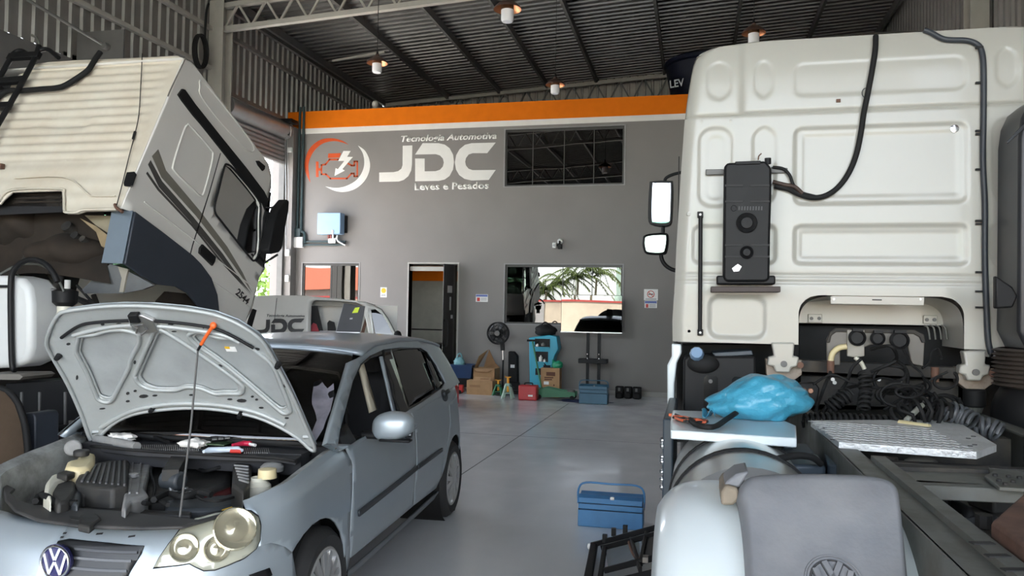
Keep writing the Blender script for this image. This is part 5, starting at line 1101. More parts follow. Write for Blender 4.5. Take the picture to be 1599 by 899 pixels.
zprism('engine_block', [(125, 770), (160, 760), (195, 765), (192, 792), (130, 788)], .70, .3, m_bay, bevel=.02); p = UZ(137, 772, .78); MB().lathe([(0, -.04), (.045, -.04), (.045, .01), (.03, .02), (.0, .02)], p).build('oil_cap', m_bay, car, smooth=40); zprism('engine_mount', [(165, 780), (190, 776), (190, 795), (168, 792)], .74, .1, M('dusty_alloy', (.2, .17, .13), .7, var=.3, scale=20))
zprism('engine_cover', [(240, 712), (280, 716), (300, 724), (345, 724), (362, 718), (360, 752), (330, 764), (290, 770), (255, 776), (228, 778), (228, 760)], .76, .3, m_bay, bevel=.03)
a = UZ(256, 748, .81); b = UZ(284, 751, .81); MB().cyl(a, b, .042).build('vacuum_canister', m_trimg, car, bevel=.01); a = UZ(266, 742, .84); b = UZ(280, 718, .84); MB().bar(a, b, .07, .05).build('canister_bracket', m_bay, car)
zprism('red_clip', [(263, 720), (278, 722), (276, 726), (264, 724)], .86, .01, m_red, bevel=.002)
zprism('fan_shroud', [(258, 780), (300, 778), (350, 772), (385, 766), (388, 778), (370, 786), (330, 793), (290, 795), (258, 792)], .745, .12, m_trimg, bevel=.015)
zprism('maroon_cover', [(312, 774), (330, 762), (350, 753), (362, 760), (366, 770), (340, 776)], .735, .05, M('maroon_plastic', (.09, .012, .012), .25), bevel=.012)
zprism('battery_box', [(364, 724), (380, 716), (394, 720), (390, 755), (380, 768), (362, 756)], .83, .25, m_bay, bevel=.012)
for k in range(6): a = UZ(366 + k * 1.5, 740 + k * 4.5 - 14, .834); b = UZ(388, 736 + k * 5 - 8, .834); MB().bar(a, b, .006, .008).build('box_rib', m_bayg, car)
p = UZ(404, 757, .80); MB().lathe([(0, -.1), (.05, -.1), (.055, 0), (.035, .02), (.035, .035)], p).build('brake_reservoir', m_milk, car, smooth=40); MB().lathe([(0, .075), (.04, .07), (.042, .03), (.03, .03)], p + Vector((.03, .02, .0))).build('reservoir_cap', m_cream, car, smooth=40)
zprism('strut_tower', [(405, 716), (432, 720), (436, 732), (420, 742), (402, 736)], .82, .2, m_bay, bevel=.03); p = UZ(425, 728, .84); MB().lathe([(0, .02), (.04, .015), (.055, 0), (.055, -.02)], p).build('strut_cap', m_bayg, car, smooth=40)
zprism('dipstick_handle', [(346, 795), (362, 790), (368, 794), (350, 799)], .75, .012, m_yel, bevel=.003)
zprism('radiator', [(130, 790), (255, 796), (300, 798), (298, 804), (254, 802), (130, 794)], .745, .3, m_bay)
rnd = random.Random(11)
for k, pts in enumerate(([(55, 782), (62, 774), (75, 776), (90, 786), (120, 785)], [(148, 712), (160, 704), (175, 708), (190, 716), (205, 712)], [(150, 706), (165, 712), (182, 704), (198, 708)], [(240, 780), (262, 770), (285, 776), (310, 768), (330, 772)], [(245, 715), (236, 735), (242, 760), (238, 778)], [(275, 770), (300, 764), (312, 778), (340, 782), (372, 774)], [(385, 715), (405, 712), (425, 716), (440, 726)], [(300, 725), (320, 735), (350, 728), (372, 735)], [(196, 788), (210, 780), (228, 786), (246, 782), (262, 788)], [(60, 772), (75, 765), (84, 772)])):
    MB().tube(spline([UZ(x, y, .79 + rnd.uniform(-.02, .02)) for x, y in pts], 5), rnd.choice((.006, .009, .014)), 6).build('engine_hose', m_rubber, car, smooth=60)
for k in range(5): p = UZ(266 + k * 8 + rnd.uniform(-2, 2), 770 + rnd.uniform(-3, 4), .765); MB().cyl(p, p + Vector((0, 0, .02)), .012, n=8).build('fitting', m_alu, car)
# cowl with slots, weather strip, wipers
m_cowl = M('cowl_black', (.022, .023, .026), .55, var=.15)
cw = zprism('cowl_panel', [(146, 684), (205, 684), (300, 686), (380, 690), (450, 694), (486, 700), (462, 717), (440, 713), (400, 711), (340, 709), (280, 706), (215, 703), (160, 697)], .885, .03, m_cowl, bevel=.004)
cbox(.98, 0, .84, .1, 1.2, .10, 'scuttle', m_trim)
for k in range(28): x = 222 + k * 3.2; a = UZ(x, 695, .889); b = UZ(x + 1.4, 702.5, .889); MB().bar(a, b, .0035, .006).build('cowl_slot', m_bayg, cw)
for k in range(13): x = 380 + k * 3.2; a = UZ(x, 700, .889); b = UZ(x + 1.8, 707, .889); MB().bar(a, b, .0035, .006).build('cowl_slot', m_bayg, cw)
MB().tube([UZ(150, 685, .90), UZ(180, 690, .90), UZ(214, 697, .90)], .022, 12).build('weather_strip', m_bayg, car, smooth=60)
MB().tube(spline([UZ(118, 693, .87), UZ(180, 700, .885), UZ(260, 706, .885), (UZ(340, 710, .885)), UZ(430, 715, .885), UZ(462, 720, .88)], 4), .008, 6).build('bonnet_seal', m_rubber, car, smooth=60)
MB().cyl(UZ(114, 699, .86), UZ(114, 699, .89), .04).build('strut_cap', m_bayg, car, bevel=.008)
for a, b in (((204, 664), (262, 690)), ((252, 674), (455, 692))): MB().bar(UZ(*a, .93), UZ(*b, .905), .02, .012).build('wiper', m_black, car)
# ---- things lying on the scuttle
def crumple(name, label, cat, c, r, mat, seed, parts=None):
    rnd = random.Random(seed); ph = [rnd.uniform(0, 6) for _ in range(8)]
    o = MB().ellipsoid(c, r, 22, 14, fn=lambda v: 1 + .22 * math.sin(5 * v.x + ph[0]) * math.cos(4 * v.y + ph[1]) + .12 * math.sin(11 * v.x + ph[2] + 7 * v.z) + .08 * math.sin(13 * v.y + ph[3])).build(name, mat, None, smooth=50)
    tag(o, label, cat); return o
m_rag = M('white_rag', (.68, .66, .62), .8, var=.06)
p = UZ(190, 681, .92); crumple('paper_sheet', 'crumpled white paper lying at the far end of the scuttle', 'paper', (p.x, p.y, .915), (.075, .05, .02), m_rag, 3)
p = UZ(303, 692, .91); crumple('work_glove', 'crumpled white work glove on the scuttle beside the prop rod', 'glove', (p.x, p.y, .91), (.07, .05, .022), m_rag, 8)
t = thing('circuit_board', 'green electronic control board lying on the scuttle', 'circuit board', UZ(343, 690, .905)); m_pcb = M('pcb_green', (.05, .09, .045), .4, var=.2, scale=60)
P = [UZ(*q, .905) for q in ((317, 694), (326, 684), (366, 680), (364, 690), (350, 696))]; MB().prism(P, (0, 0, .006)).build('board', m_pcb, t)
P = [UZ(*q, .912) for q in ((328, 686), (362, 682), (362, 687), (330, 691))]; MB().prism(P, (0, 0, .016)).build('connector', m_black, t, bevel=.002)
for k in range(3): P = [UZ(331 + k * 10 + dx, 684.5 - k * 1 + dy, .93) for dx, dy in ((0, 0), (8, -.8), (8, 2), (0, 2.8))]; MB().prism(P, (0, 0, .004)).build('chip', m_bayg, t)
t = thing('cutter_knife', 'red handled tool lying beside the circuit board', 'tool', UZ(380, 693, .905)); MB().tube([UZ(363, 695, .915), UZ(380, 692, .915), UZ(392, 692.5, .915)], .014, 8, taper=[.6, 1, 1]).build('handle', M('tool_red', (.5, .02, .06), .35), t, smooth=60); MB().tube([UZ(390, 693, .915), UZ(399, 695, .913)], .008, 6).build('tip', m_whitep, t)
t = thing('test_light', 'white and red marker shaped tool in front of the circuit board', 'tool', UZ(348, 703, .90)); MB().tube([UZ(318, 705, .905), UZ(325, 703, .905), UZ(372, 701, .905), UZ(378, 703, .905)], .015, 8, taper=[.5, 1, 1, .5]).build('body', M('pale_tool', (.5, .58, .66), .35), t, smooth=60); MB().tube([UZ(360, 704, .90), UZ(377, 704.5, .90)], .009, 6).build('band', m_red, t)
# laptop on the roof
t = thing('laptop', 'open dark laptop standing on the roof of the hatchback', 'laptop', (0, 0, 0), world=True)
lz = 1.408; L0 = UZ(480, 520, lz); L1 = UZ(527, 521, lz); L0 = UY(480, 519.5, L1.y + .06); L0.z = lz
B0 = UY(524, 521.5, L1.y); B1 = UY(562, 523, L1.y + .02); T0 = UY(537, 473.5, L1.y + .09); T1 = UY(570, 478, L1.y + .11); m_lap = M('laptop_grey', (.055, .055, .058), .45, .3)
B0.z = max(B0.z, lz); B1.z = max(B1.z, lz)
MB().prism([B0, B1, T1, T0], (-.004, .012, 0)).build('lid', m_lap, t, bevel=.002)
MB().prism([T0 + Vector((-.003, 0, 0)), B0 + Vector((-.003, 0, 0)), B0 + Vector((.0, 0, 0)), T0], (0, .012, 0)).build('screen_edge', m_alu, t)
dl = (B1 - B0).normalized(); MB().prism([B0, B1, B1 + Vector((-.19, .12, 0)), B0 + Vector((-.19, .12, 0))], (0, 0, .016)).build('keyboard_base', m_alu, t, bevel=.002)
nrm = (B1 - B0).cross(T0 - B0).normalized()
if nrm.y > 0: nrm = -nrm
def lid(a, b): return B0 + (B1 - B0) * a + (T0 - B0) * b + nrm * .001
flat('sticker', [lid(.45, .68), lid(.68, .70), lid(.70, .88), lid(.52, .86)], M('sticker_lime', (.45, .55, .03), .5), t, nrm, .001); flat('lid_logo', [lid(.42, .47), lid(.53, .48), lid(.53, .53), lid(.42, .52)], m_alu, t, nrm, .001)
# ================================================================ WHITE TRUCK ON THE RIGHT, seen from behind its cab
TY, TXC = 5.2, 1.118
trk = thing('truck', 'white truck with high cab seen from behind on the right', 'truck', (TXC, 4.0, 0))
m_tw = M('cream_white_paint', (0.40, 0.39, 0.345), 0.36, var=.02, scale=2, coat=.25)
m_tww = M('white_fairing_paint', (0.62, 0.68, 0.69), 0.28, var=.02, coat=.4)
m_chs = M('chassis_grey', (.125, .13, .118), .5, .2, var=.12, dirt=(.10, .085, .06), dirt_amt=.5, dscale=5)
m_grime = M('grimy_black', (.02, .019, .018), .7, var=.3, dirt=(.09, .075, .055), dirt_amt=.6, dscale=6); m_rust = M('rusty_steel', (.14, .07, .045), .75, var=.25, dirt=(.05, .035, .03), dirt_amt=.6, dscale=7)
def tp(x, y, Y=TY): v = UY(x, y, Y); return (v.x, v.z)
hxL = [(z_, x_) for x_, z_ in sorted([tp(*p) for p in ((1050, 535), (1049.5, 500), (1053.5, 440), (1056, 382), (1063, 270), (1068.5, 190), (1073, 152), (1081, 104), (1085.5, 86), (1093, 74), (1104, 67), (1125, 63.5), (1161, 61))], key=lambda p: p[1])]
ZLOW = hxL[0][0]; ZTOPC = hxL[-1][0]
def xl(z):
    for (a, p), (b, q) in zip(hxL, hxL[1:]):
        if z <= b: return p + (q - p) * (z - a) / (b - a)
    return hxL[-1][1]
K3 = lambda x, y: (1000 + x / 2.043, 40 + y / 2.043)
def prect(x0, y0, x1, y1):
    a = tp(*K3(x0, y1)); b = tp(*K3(x1, y0)); a2 = tp(*K3(x0, y0)); return (a[0], (a[1]), b[0], b[1])
EMB = []
for r, dep, rad in (((205, 97, 298, 240), .008, .1), ((355, 97, 432, 240), .008, .1), ((485, 84, 1045, 232), .006, .07), ((178, 318, 300, 584), .012, .1), ((350, 314, 440, 576), .010, .1), ((484, 302, 1048, 576), .014, .06), ((512, 326, 1024, 552), .004, .03), ((160, 630, 440, 765), .012, .06), ((484, 628, 1050, 766), .014, .05), ((504, 646, 1030, 746), .005, .03), ((205, 345, 275, 560), .004, .06)):
    x0, z0, x1, z1 = prect(*r); EMB.append(((x0 + x1) / 2, (z0 + z1) / 2, (x1 - x0) / 2, (z1 - z0) / 2, rad, dep))
    if r[2] < 460: EMB.append((2 * TXC - (x0 + x1) / 2, (z0 + z1) / 2, (x1 - x0) / 2, (z1 - z0) / 2, rad, dep))
x0, z0, x1, z1 = prect(212, 858, 405, 1000); EMB.append(((x0 + x1) / 2, (z0 + z1) / 2, (x1 - x0) / 2, (z1 - z0) / 2, .08, .02))
SEAMS = [tp(*K3(500, 274))[1], tp(*K3(500, 797))[1], tp(*K3(500, 818))[1]]; xcr = tp(1159, 100)[0]
def trear(x, z):     # depth of the pressed rear panel
    y = TY
    for cx_, cz_, hw, hh, r, dep in EMB:
        qx, qz = abs(x - cx_) - hw + r, abs(z - cz_) - hh + r; d = math.hypot(max(qx, 0), max(qz, 0)) + min(max(qx, qz), 0) - r
        t = min(max(-d / .028, 0), 1); y += dep * t * t * (3 - 2 * t)
    for zs, dp in zip(SEAMS, (.012, .006, .006)): y += dp * math.exp(-((z - zs) / .009) ** 2)
    xm = x if x < TXC else 2 * TXC - x; e = xm - xl(z)
    if e < .09: y += .06 * (1 - e / .09) ** 2
    if z > SEAMS[0]: y += .035 / (1 + math.exp((xm - xcr) / .012)) + .16 * max(0, (z - SEAMS[0] - .2) / .45) ** 2
    return y
xrecL = tp(1247, 500)[0]; zrec = tp(1300, 461)[1]; xrecR = tp(1505.5, 510)[0]; zlow = tp(1150, 535.5)[1]
rr_ = .12
def leg_in(z, side):
    t = max(0, z - (zrec - rr_)); k = rr_ - math.sqrt(max(rr_ ** 2 - t ** 2, 0)); return (xrecL + k) if side < 0 else (xrecR - k)
mb = MB(); Z0 = zrec
def up(u, v): z = Z0 + (ZTOPC - Z0) * v; a = xl(z); b = 2 * TXC - a; x = a + (b - a) * u; return (x, trear(x, z), z)
mb.grid(up, 230, 170)
mb.grid(lambda u, v: (lambda z: (lambda x: (x, trear(x, z), z))(xl(z) + (leg_in(z, -1) - xl(z)) * u))(zlow + (Z0 - zlow) * v), 60, 26)
mb.grid(lambda u, v: (lambda z: (lambda x: (x, trear(x, z), z))(leg_in(z, 1) + (2 * TXC - xl(z) - leg_in(z, 1)) * u))(zlow + (Z0 - zlow) * v), 60, 26)
cabr = mb.build('cab_rear_panel', m_tw, trk, smooth=70)
# cab shell: outline swept forward
outl = [(xl(z), z) for z in [ZLOW + (ZTOPC - ZLOW) * k / 30 for k in range(31)]]; outl += [(TXC, ZTOPC + .04)]; full = outl + [(2 * TXC - x, z) for x, z in outl[-2::-1]]
mb = MB()
ys = [.05, .12, .5, 1.2, 1.8, 2.0, 2.1]; n = len(full)
for k, dy in enumerate(ys):
    sc_ = 1.0 if dy < 1.9 else (0.97 if dy < 2.05 else .86)
    for x, z in full: mb.v.append(Vector((TXC + (x - TXC) * sc_, trear(x, z) * 0 + TY + dy + .02 + (.14 * max(0, (z - SEAMS[0] - .2) / .45) ** 2 if k == 0 else 0), ZLOW + (z - ZLOW) * (1 if dy < 1.9 else .985))))
for k in range(len(ys) - 1):
    for i in range(n - 1): mb.f.append((k * n + i, k * n + i + 1, (k + 1) * n + i + 1, (k + 1) * n + i))
mb.f.append(tuple((len(ys) - 1) * n + i for i in range(n)))
shell = mb.build('cab_shell', m_tw, trk, smooth=45)
for s in (-1, 1):
    P = [(TXC + s * 1.255, TY + y, z) for y, z in ((1.25, 1.95), (2.0, 1.95), (1.9, 2.62), (1.3, 2.68))]; MB().prism(P, (s * .006, 0, 0)).build('door_window', m_blackg, shell)
    MB().bb((TXC + s * 1.25, TY + 1.1, 1.3), (TXC + s * 1.258, TY + 1.108, 2.85)).build('door_gap', m_seam, shell)
MB().box((TXC, TY + 1.3, .75), (2.3, 1.5, 1.1)).build('front_underbody', m_grime, trk, bevel=.05)
for s in (-1, 1): wheel(trk, (TXC + s * 1.2, TY + 1.2, .52), (s, 0, 0), .52, .3, .3, spokes=8)
# back wall of the tunnel recess, flange and hinge plates
tn = MB()
def tun(u, v):      # soft tunnel roof and sides going forward
    a = math.pi * u; hw = (xrecR - xrecL) / 2; cx_ = (xrecL + xrecR) / 2; n_ = 5
    c, s = math.cos(a), math.sin(a); x = cx_ - hw * math.copysign(abs(c) ** (2 / n_), c); z = zlow + (zrec - zlow) * abs(s) ** (2 / n_)
    return (x, TY + .01 + .42 * v, z - .03 * v * v * abs(s))
tn.grid(tun, 40, 8).build('tunnel_lining', m_tw, trk, smooth=60)
a = tp(1250, 505); MB().bb((xrecL, TY + .40, a[1]), (xrecR, TY + .44, zrec)).build('tunnel_back', m_tw, trk)
def trk_plate(name, pts, Y, th, mat, parent=trk, bevel=.004): return MB().prism([UY(x, y, Y) for x, y in pts], (0, th, 0)).build(name, mat, parent, bevel=bevel)
trk_plate('id_plate', [(1297, 461), (1444, 463), (1443, 477), (1297, 474.5)], TY + .02, .01, m_tw)
trk_plate('plate_slot', [(1362, 467), (1377, 467.3), (1377, 469), (1362, 468.7)], TY + .018, .004, m_seam, bevel=0)
for x in (1302, 1437): c = UY(x, 467, TY + .02); MB().cyl(c, c + Vector((0, -.006, 0)), .006, n=8).build('rivet', m_alu, trk)
for x0 in (1262, 1442):
    p = trk_plate('hinge_plate', [(x0, 490 + (x0 > 1300) * 2), (x0 + 22, 490.5 + (x0 > 1300) * 2), (x0 + 22, 504 + (x0 > 1300) * 2), (x0, 503 + (x0 > 1300) * 2)], TY + .38, .008, m_tw)
    for dx in (5, 17): c = UY(x0 + dx, 497 + (x0 > 1300) * 2, TY + .38); MB().cyl(c, c + Vector((0, -.01, 0)), .012, n=8).build('bolt', m_steeld, p)
for k in range(4): x = 1443 + k * 9; MB().tube(spline([UY(x, 508, TY + .3), UY(x + 6, 512, TY + .28), UY(x + 9, 530, TY + .28)], 4), .006, 6).build('conduit_pipe', m_chs, trk)
for x, y in ((1096, 190), (1141, 189), (1076, 334)): c = UY(x, y, TY); c.y = TY + .012; MB().lathe([(0, .014), (.012, .012), (.02, 0)], c, (0, -1, 0), 12).build('grommet', m_tw, cabr, smooth=40)
c = UY(1491.5, 200, TY); MB().lathe([(0, .006), (.012, .006), (.024, .004), (.026, 0)], (c.x, TY + .012, c.z), (0, -1, 0), 16).build('lock', m_chrome, cabr, smooth=40)
c = UY(1309, 157.5, TY); MB().box((c.x, TY - .004, c.z), (.025, .012, .02)).build('bracket_clip', m_rust, cabr)
# cab pivot brackets
for x0, dy in ((1224, 0), (1523.5, 13)):
    b = trk_plate('pivot_bracket', [(x0 - 19, 535 + dy), (x0 + 17, 535 + dy), (x0 + 15, 556 + dy), (x0 + 24, 557 + dy), (x0 + 21, 572 + dy), (x0 + 12, 574 + dy), (x0 + 9, 582 + dy), (x0 - 13, 581 + dy), (x0 - 16, 572 + dy), (x0 - 26, 570 + dy), (x0 - 24, 557 + dy), (x0 - 15, 556 + dy)], TY - .06, .08, m_tw, bevel=.01)
    c = UY(x0, 568 + dy, TY - .06); MB().cyl(c, c + Vector((0, -.012, 0)), .02, n=12).build('bolt', m_steeld, b)
    k = trk_plate('pivot_yoke', [(x0 - 28, 560 + dy), (x0 + 29, 562 + dy), (x0 + 28, 585 + dy), (x0 + 10, 598 + dy), (x0 - 12, 596 + dy), (x0 - 27, 585 + dy)], TY + .0, .1, M('yoke_rusty', (.30, .25, .20), .65, var=.2, dirt=(.12, .07, .04), dirt_amt=.6, dscale=12))
    c0 = UY(x0 - 2, 594 + dy, TY - .0); c1 = UY(x0 - 2, 622 + dy, TY - .0); MB().cyl(c0, c1, .062, n=20).build('rubber_damper', m_rubber, trk, bevel=.01); c2 = UY(x0 - 2, 634 + dy, TY); MB().cyl(c1, c2, .05, .035, 16).build('damper_foot', m_chs, trk); MB().cyl(c2, (c2.x, c2.y, .95), .03).build('damper_rod', m_chs, trk)
    MB().cyl(UY(x0 + 26, 570 + dy, TY - .03), UY(x0 + 26, 570 + dy, TY - .05), .02, n=10).build('bolt', m_rust, trk)
# upper deck behind the cab
trk_plate('cross_beam', [(1250, 562), (1497, 574), (1497, 592), (1250, 580)], TY + .0, .12, m_grime)
trk_plate('lower_beam', [(1250, 586), (1497, 596), (1497, 640), (1250, 630)], TY + .15, .1, m_grime)
trk_plate('engine_bulk', [(1248, 508), (1506, 510), (1506, 640), (1248, 640)], TY + .55, .9, M('bulk_black', (.012, .012, .012), .8, var=.4))
m_brk = M('bracket_taupe', (.17, .155, .135), .6, var=.12)
br = trk_plate('socket_bracket', [(1292, 570), (1291, 530), (1296, 520), (1306, 514), (1428, 517), (1440, 524), (1444, 535), (1442, 572), (1424, 568), (1418, 540), (1360, 538), (1350, 542), (1312, 540), (1312, 570)], TY - .1, .03, m_brk, bevel=.006)
trk_plate('bracket_rim', [(1290, 535), (1296, 518), (1306, 512), (1428, 515), (1443, 522), (1446, 535), (1440, 535), (1436, 526), (1427, 521), (1306, 518), (1298, 524), (1296, 535)], TY - .115, .02, m_grime)
trk_plate('socket_plate', [(1323, 515), (1350, 515), (1350, 556), (1335, 558), (1323, 556)], TY - .12, .02, M('socket_plate', (.30, .28, .24), .5, var=.08), br)
for (x, y, r) in ((1338, 527, .05), (1370, 528, .042), (1404, 531, .055)):
    c = UY(x, y, TY - .13); MB().lathe([(r, 0), (r, .02), (r * .75, .03), (r * .7, .012), (.0, .012)], c, (0, -1, 0), 20).build('socket', m_black, br, smooth=40)
    MB().box(c + Vector((0, -.02, r * .95)), (r * 1.2, .03, .016)).build('socket_lid', m_black, br)
m_hy = M('hose_cream', (.58, .5, .28), .5); Yh = TY - .17
MB().tube(spline([UY(1322, 541, Yh), UY(1310, 543, Yh), UY(1300, 552, Yh), UY(1297, 566, Yh)], 5), .018, 8).build('air_line', m_hy, trk, smooth=60); MB().cyl(UY(1297, 563, Yh), UY(1297, 582, Yh), .022).build('hose_coupling', m_rust, trk)
MB().tube(spline([UY(1335, 558, Yh), UY(1344, 565, Yh), UY(1350, 576, Yh)], 5), .013, 8).build('air_line', m_milk, trk, smooth=60); MB().cyl(UY(1460, 573, Yh), UY(1460, 596, Yh), .022).build('hose_coupling', m_rust, trk)
bp_ = trk_plate('bolt_plate', [(1248, 598), (1273, 597), (1280, 606), (1276, 634), (1250, 637), (1247, 630)], TY - .3, .06, m_black, bevel=.008)
for x, y in ((1255, 609.5), (1266, 610), (1255.5, 627), (1266.5, 627)): c = UY(x, y, TY - .3); MB().lathe([(0, .008), (.013, .008), (.017, 0)], c, (0, -1, 0), 12).build('bolt', M('bolt_copper', (.38, .2, .13), .5, .5), bp_)
for x, y in ((1300, 592), (1303, 597), (1405, 594), (1372, 592)): c = UY(x, y, TY - .01); MB().cyl(c, c + Vector((0, -.012, 0)), .012, n=8).build('bolt', m_alu, trk)
# hoses: coiled suzies and loose loops
Yd = 4.55
def P3(x, y, Y): return UY(x, y, Y)
MB().tube(coil([P3(1252, 656, 4.42), P3(1300, 655, 4.42), P3(1350, 658, 4.42), P3(1402, 661, 4.42)], .034, 17, 14), .0085, 6).build('coiled_hose', m_rubber, trk, smooth=60)
MB().tube(coil([P3(1350, 582, 4.72), P3(1352, 610, 4.68), P3(1348, 640, 4.6)], .03, 8, 14), .008, 6).build('coiled_hose', m_rubber, trk, smooth=60)
MB().tube(coil([P3(1292, 638, 4.6), P3(1310, 625, 4.6), P3(1328, 615, 4.62)], .034, 6, 14), .009, 6).build('coiled_hose', m_rubber, trk, smooth=60)
MB().tube(coil([P3(1398, 660, 4.45), P3(1420, 645, 4.4), P3(1450, 640, 4.4), P3(1478, 650, 4.4)], .065, 6, 16), .010, 6).build('coiled_hose', m_rubber, trk, smooth=60)
MB().tube(coil([P3(1525, 665, 4.3), P3(1545, 668, 4.28), P3(1562, 676, 4.25)], .045, 4, 16), .010, 6).build('coiled_hose', M('hose_grey', (.06, .065, .07), .5), trk, smooth=60)
MB().tube(coil([P3(1478, 640, 4.4), P3(1500, 650, 4.4), P3(1520, 660, 4.35)], .05, 5, 16), .010, 6).build('coiled_hose', MATS['hose_grey'], trk, smooth=60)
rnd = random.Random(21)
for k in range(15):
    cx_, cy_ = rnd.uniform(1385, 1485), rnd.uniform(575, 655); r = rnd.uniform(14, 30); a0 = rnd.uniform(0, 6); tw = rnd.uniform(4.5, 8); e = rnd.uniform(.55, 1.0); yy = rnd.uniform(4.5, 4.95)
    MB().tube([P3(cx_ + r * math.cos(a0 + tw * i / 26) * (1 + .2 * i / 26), cy_ + r * e * math.sin(a0 + tw * i / 26) + (i - 13) * .35, yy + .1 * i / 26) for i in range(27)], rnd.choice((.008, .011, .009)), 6).build('loose_hose', m_rubber, trk, smooth=60)
for pts in ([(1297, 580), (1285, 610), (1275, 640), (1282, 655)], [(1345, 560), (1330, 575), (1320, 600), (1290, 635), (1280, 650)], [(1410, 545), (1425, 570), (1440, 585), (1445, 610), (1430, 640)], [(1360, 545), (1390, 540), (1400, 560), (1380, 572), (1360, 580)], [(1380, 640), (1410, 620), (1440, 600), (1480, 580)], [(1270, 600), (1300, 585), (1340, 600), (1380, 590), (1420, 605)], [(1380, 570), (1410, 575), (1412, 590), (1385, 600)], [(1310, 610), (1345, 602), (1400, 610), (1440, 600)], [(1470, 560), (1465, 545), (1455, 550), (1452, 565), (1440, 575)]):
    MB().tube(spline([P3(x, y, rnd.uniform(4.75, 4.95)) for x, y in pts], 6), rnd.choice((.007, .010)), 6).build('loose_hose', m_rubber, trk, smooth=60)
MB().cyl(P3(1404, 660, 4.3), P3(1452, 667, 4.2), .016).build('hose_end', m_hy, trk, smooth=60); MB().cyl(P3(1440, 632, 4.45), P3(1415, 656, 4.35), .014).build('hose_end', M('hose_end_grey', (.3, .3, .26), .5), trk, smooth=60)
# deck plates, rails and members
RZ = 1.045; xrl, xrr = TXC - .44, TXC + .44
def rail(x, s):
    m = MB(); m.bb((x - .005, .9, RZ - .27), (x + .005, 6.5, RZ)); m.bb((x, .9, RZ - .01), (x + s * .085, 6.5, RZ)); m.bb((x, .9, RZ - .27), (x + s * .085, 6.5, RZ - .26)); return m.build('frame_rail', m_chs, trk)
r1_ = rail(xrl - .085, 1); r2_ = rail(xrr + .085, -1)
for k in range(6): c = Vector((xrl - .091, 1.5 + k * .13, RZ - .08 - .02 * (k % 2))); MB().cyl(c, c + Vector((-.01, 0, 0)), .014, n=8).build('rivet', m_chs, r1_)
MB().bb((xrl - .105, .9, RZ - .3), (xrl - .092, 4.2, RZ - .19)).build('side_channel', m_grime, trk)
MB().bb((xrl - .0, 1.2, RZ), (xrl + .05, 3.3, RZ + .02)).build('fishplate', m_chs, trk)
for k in range(6): y = 1.62 + k * .1; MB().box((xrl + .01, y, RZ + .021), (.055, .02, .003), (0, 0, .3)).build('slot', m_seam, trk)
pl_ = [UZ(*p, 1.07) for p in ((1266, 656), (1310, 690), (1525, 705), (1556, 694), (1490, 655))]; m_trd = M('tread_plate_white', (.58, .59, .59), .42, .3, var=.08, bump=.7, bscale=55, dirt=(.3, .29, .27), dirt_amt=.4, dscale=4)
cat_ = MB().prism(pl_, (0, 0, -.03)).build('catwalk_plate', m_trd, trk)
m = MB(); e1 = pl_[2] - pl_[1]; e2 = pl_[0] - pl_[1]
for i in range(30):
    for j in range(9):
        p = pl_[1] + e1 * (i + .5 + .0 * (j % 2)) / 30 + (e2 * .98 + e1 * .07 * (i / 30 - .5)) * (j + .5) / 9; m.bar(p - Vector((.009, .012 * (1 if (i + j) % 2 else -1), -.001)), p + Vector((.009, .012 * (1 if (i + j) % 2 else -1), .001)), .005, .004)
o = m.build('tread_pattern', m_trd, cat_); o['kind'] = 'stuff'
for x, y in ((1520, 681), (1512, 684), (1300, 686), (1288, 668), (1515, 696), (1522, 694)): c = UZ(x, y, 1.072); MB().box(c, (.018, .008, .003)).build('plate_slot', m_seam, cat_)
st = MB().prism([UZ(*p, 1.09) for p in ((1047, 656), (1047.5, 671), (1244, 684), (1243, 664), (1200, 645), (1050, 640))], (0, 0, -.04)).build('deck_step', m_tww, trk, bevel=.006)
def zpoly(name, pts, z, h, mat, parent=trk, bevel=.004): return MB().prism([UZ(x, y, z) for x, y in pts], (0, 0, -h)).build(name, mat, parent, bevel=bevel)
zpoly('cross_member', [(1372, 724), (1545, 731), (1620, 735), (1640, 762), (1545, 757), (1420, 752)], 1.03, .03, m_chs)
zpoly('cross_flange', [(1372, 722), (1545, 728), (1545, 733), (1374, 727)], 1.045, .02, m_grime); zpoly('cross_flange', [(1410, 748), (1560, 757), (1600, 764), (1420, 756)], 1.03, .05, m_chs)
for y0, y1, z0, z1 in ((3.55, 3.6, .7, 1.0), (1.2, 1.3, .62, .9), (4.4, 4.5, .75, 1.0)): MB().bb((xrl, y0, z0), (xrr, y1, z1)).build('cross_member', m_grime, trk)
gus = zpoly('gusset', [(1537, 742), (1552, 734), (1625, 740), (1640, 765), (1560, 760)], 1.045, .014, m_chs)
for x, y in ((1554, 743), (1560, 751), (1575, 745), (1582, 753), (1592, 747), (1570, 757)): c = UZ(x, y, 1.046); MB().cyl(c, c + Vector((0, 0, .008)), .009, n=8).build('rivet', m_grime, gus)
def vbox(name, x, y, z, d, mat, rot=(0, 0, 0), bevel=.012): return MB().box(UZ(x, y, z), d, rot).build(name, mat, trk, bevel=bevel)
vbox('valve_block', 1475, 775, .88, (.16, .13, .12), m_grime, (0, 0, .3)); vbox('valve_cap', 1472, 762, .95, (.11, .07, .03), m_brk, (0, 0, .3)); vbox('valve_block', 1512, 776, .86, (.08, .08, .09), M('valve_alloy', (.22, .2, .17), .55, var=.15)); vbox('valve_port', 1430, 768, .9, (.09, .06, .07), m_black)
for k in range(4): vbox('valve_fin', 1466 + k * 6, 782, .9, (.012, .1, .1), m_black, (0, 0, .3), .003)
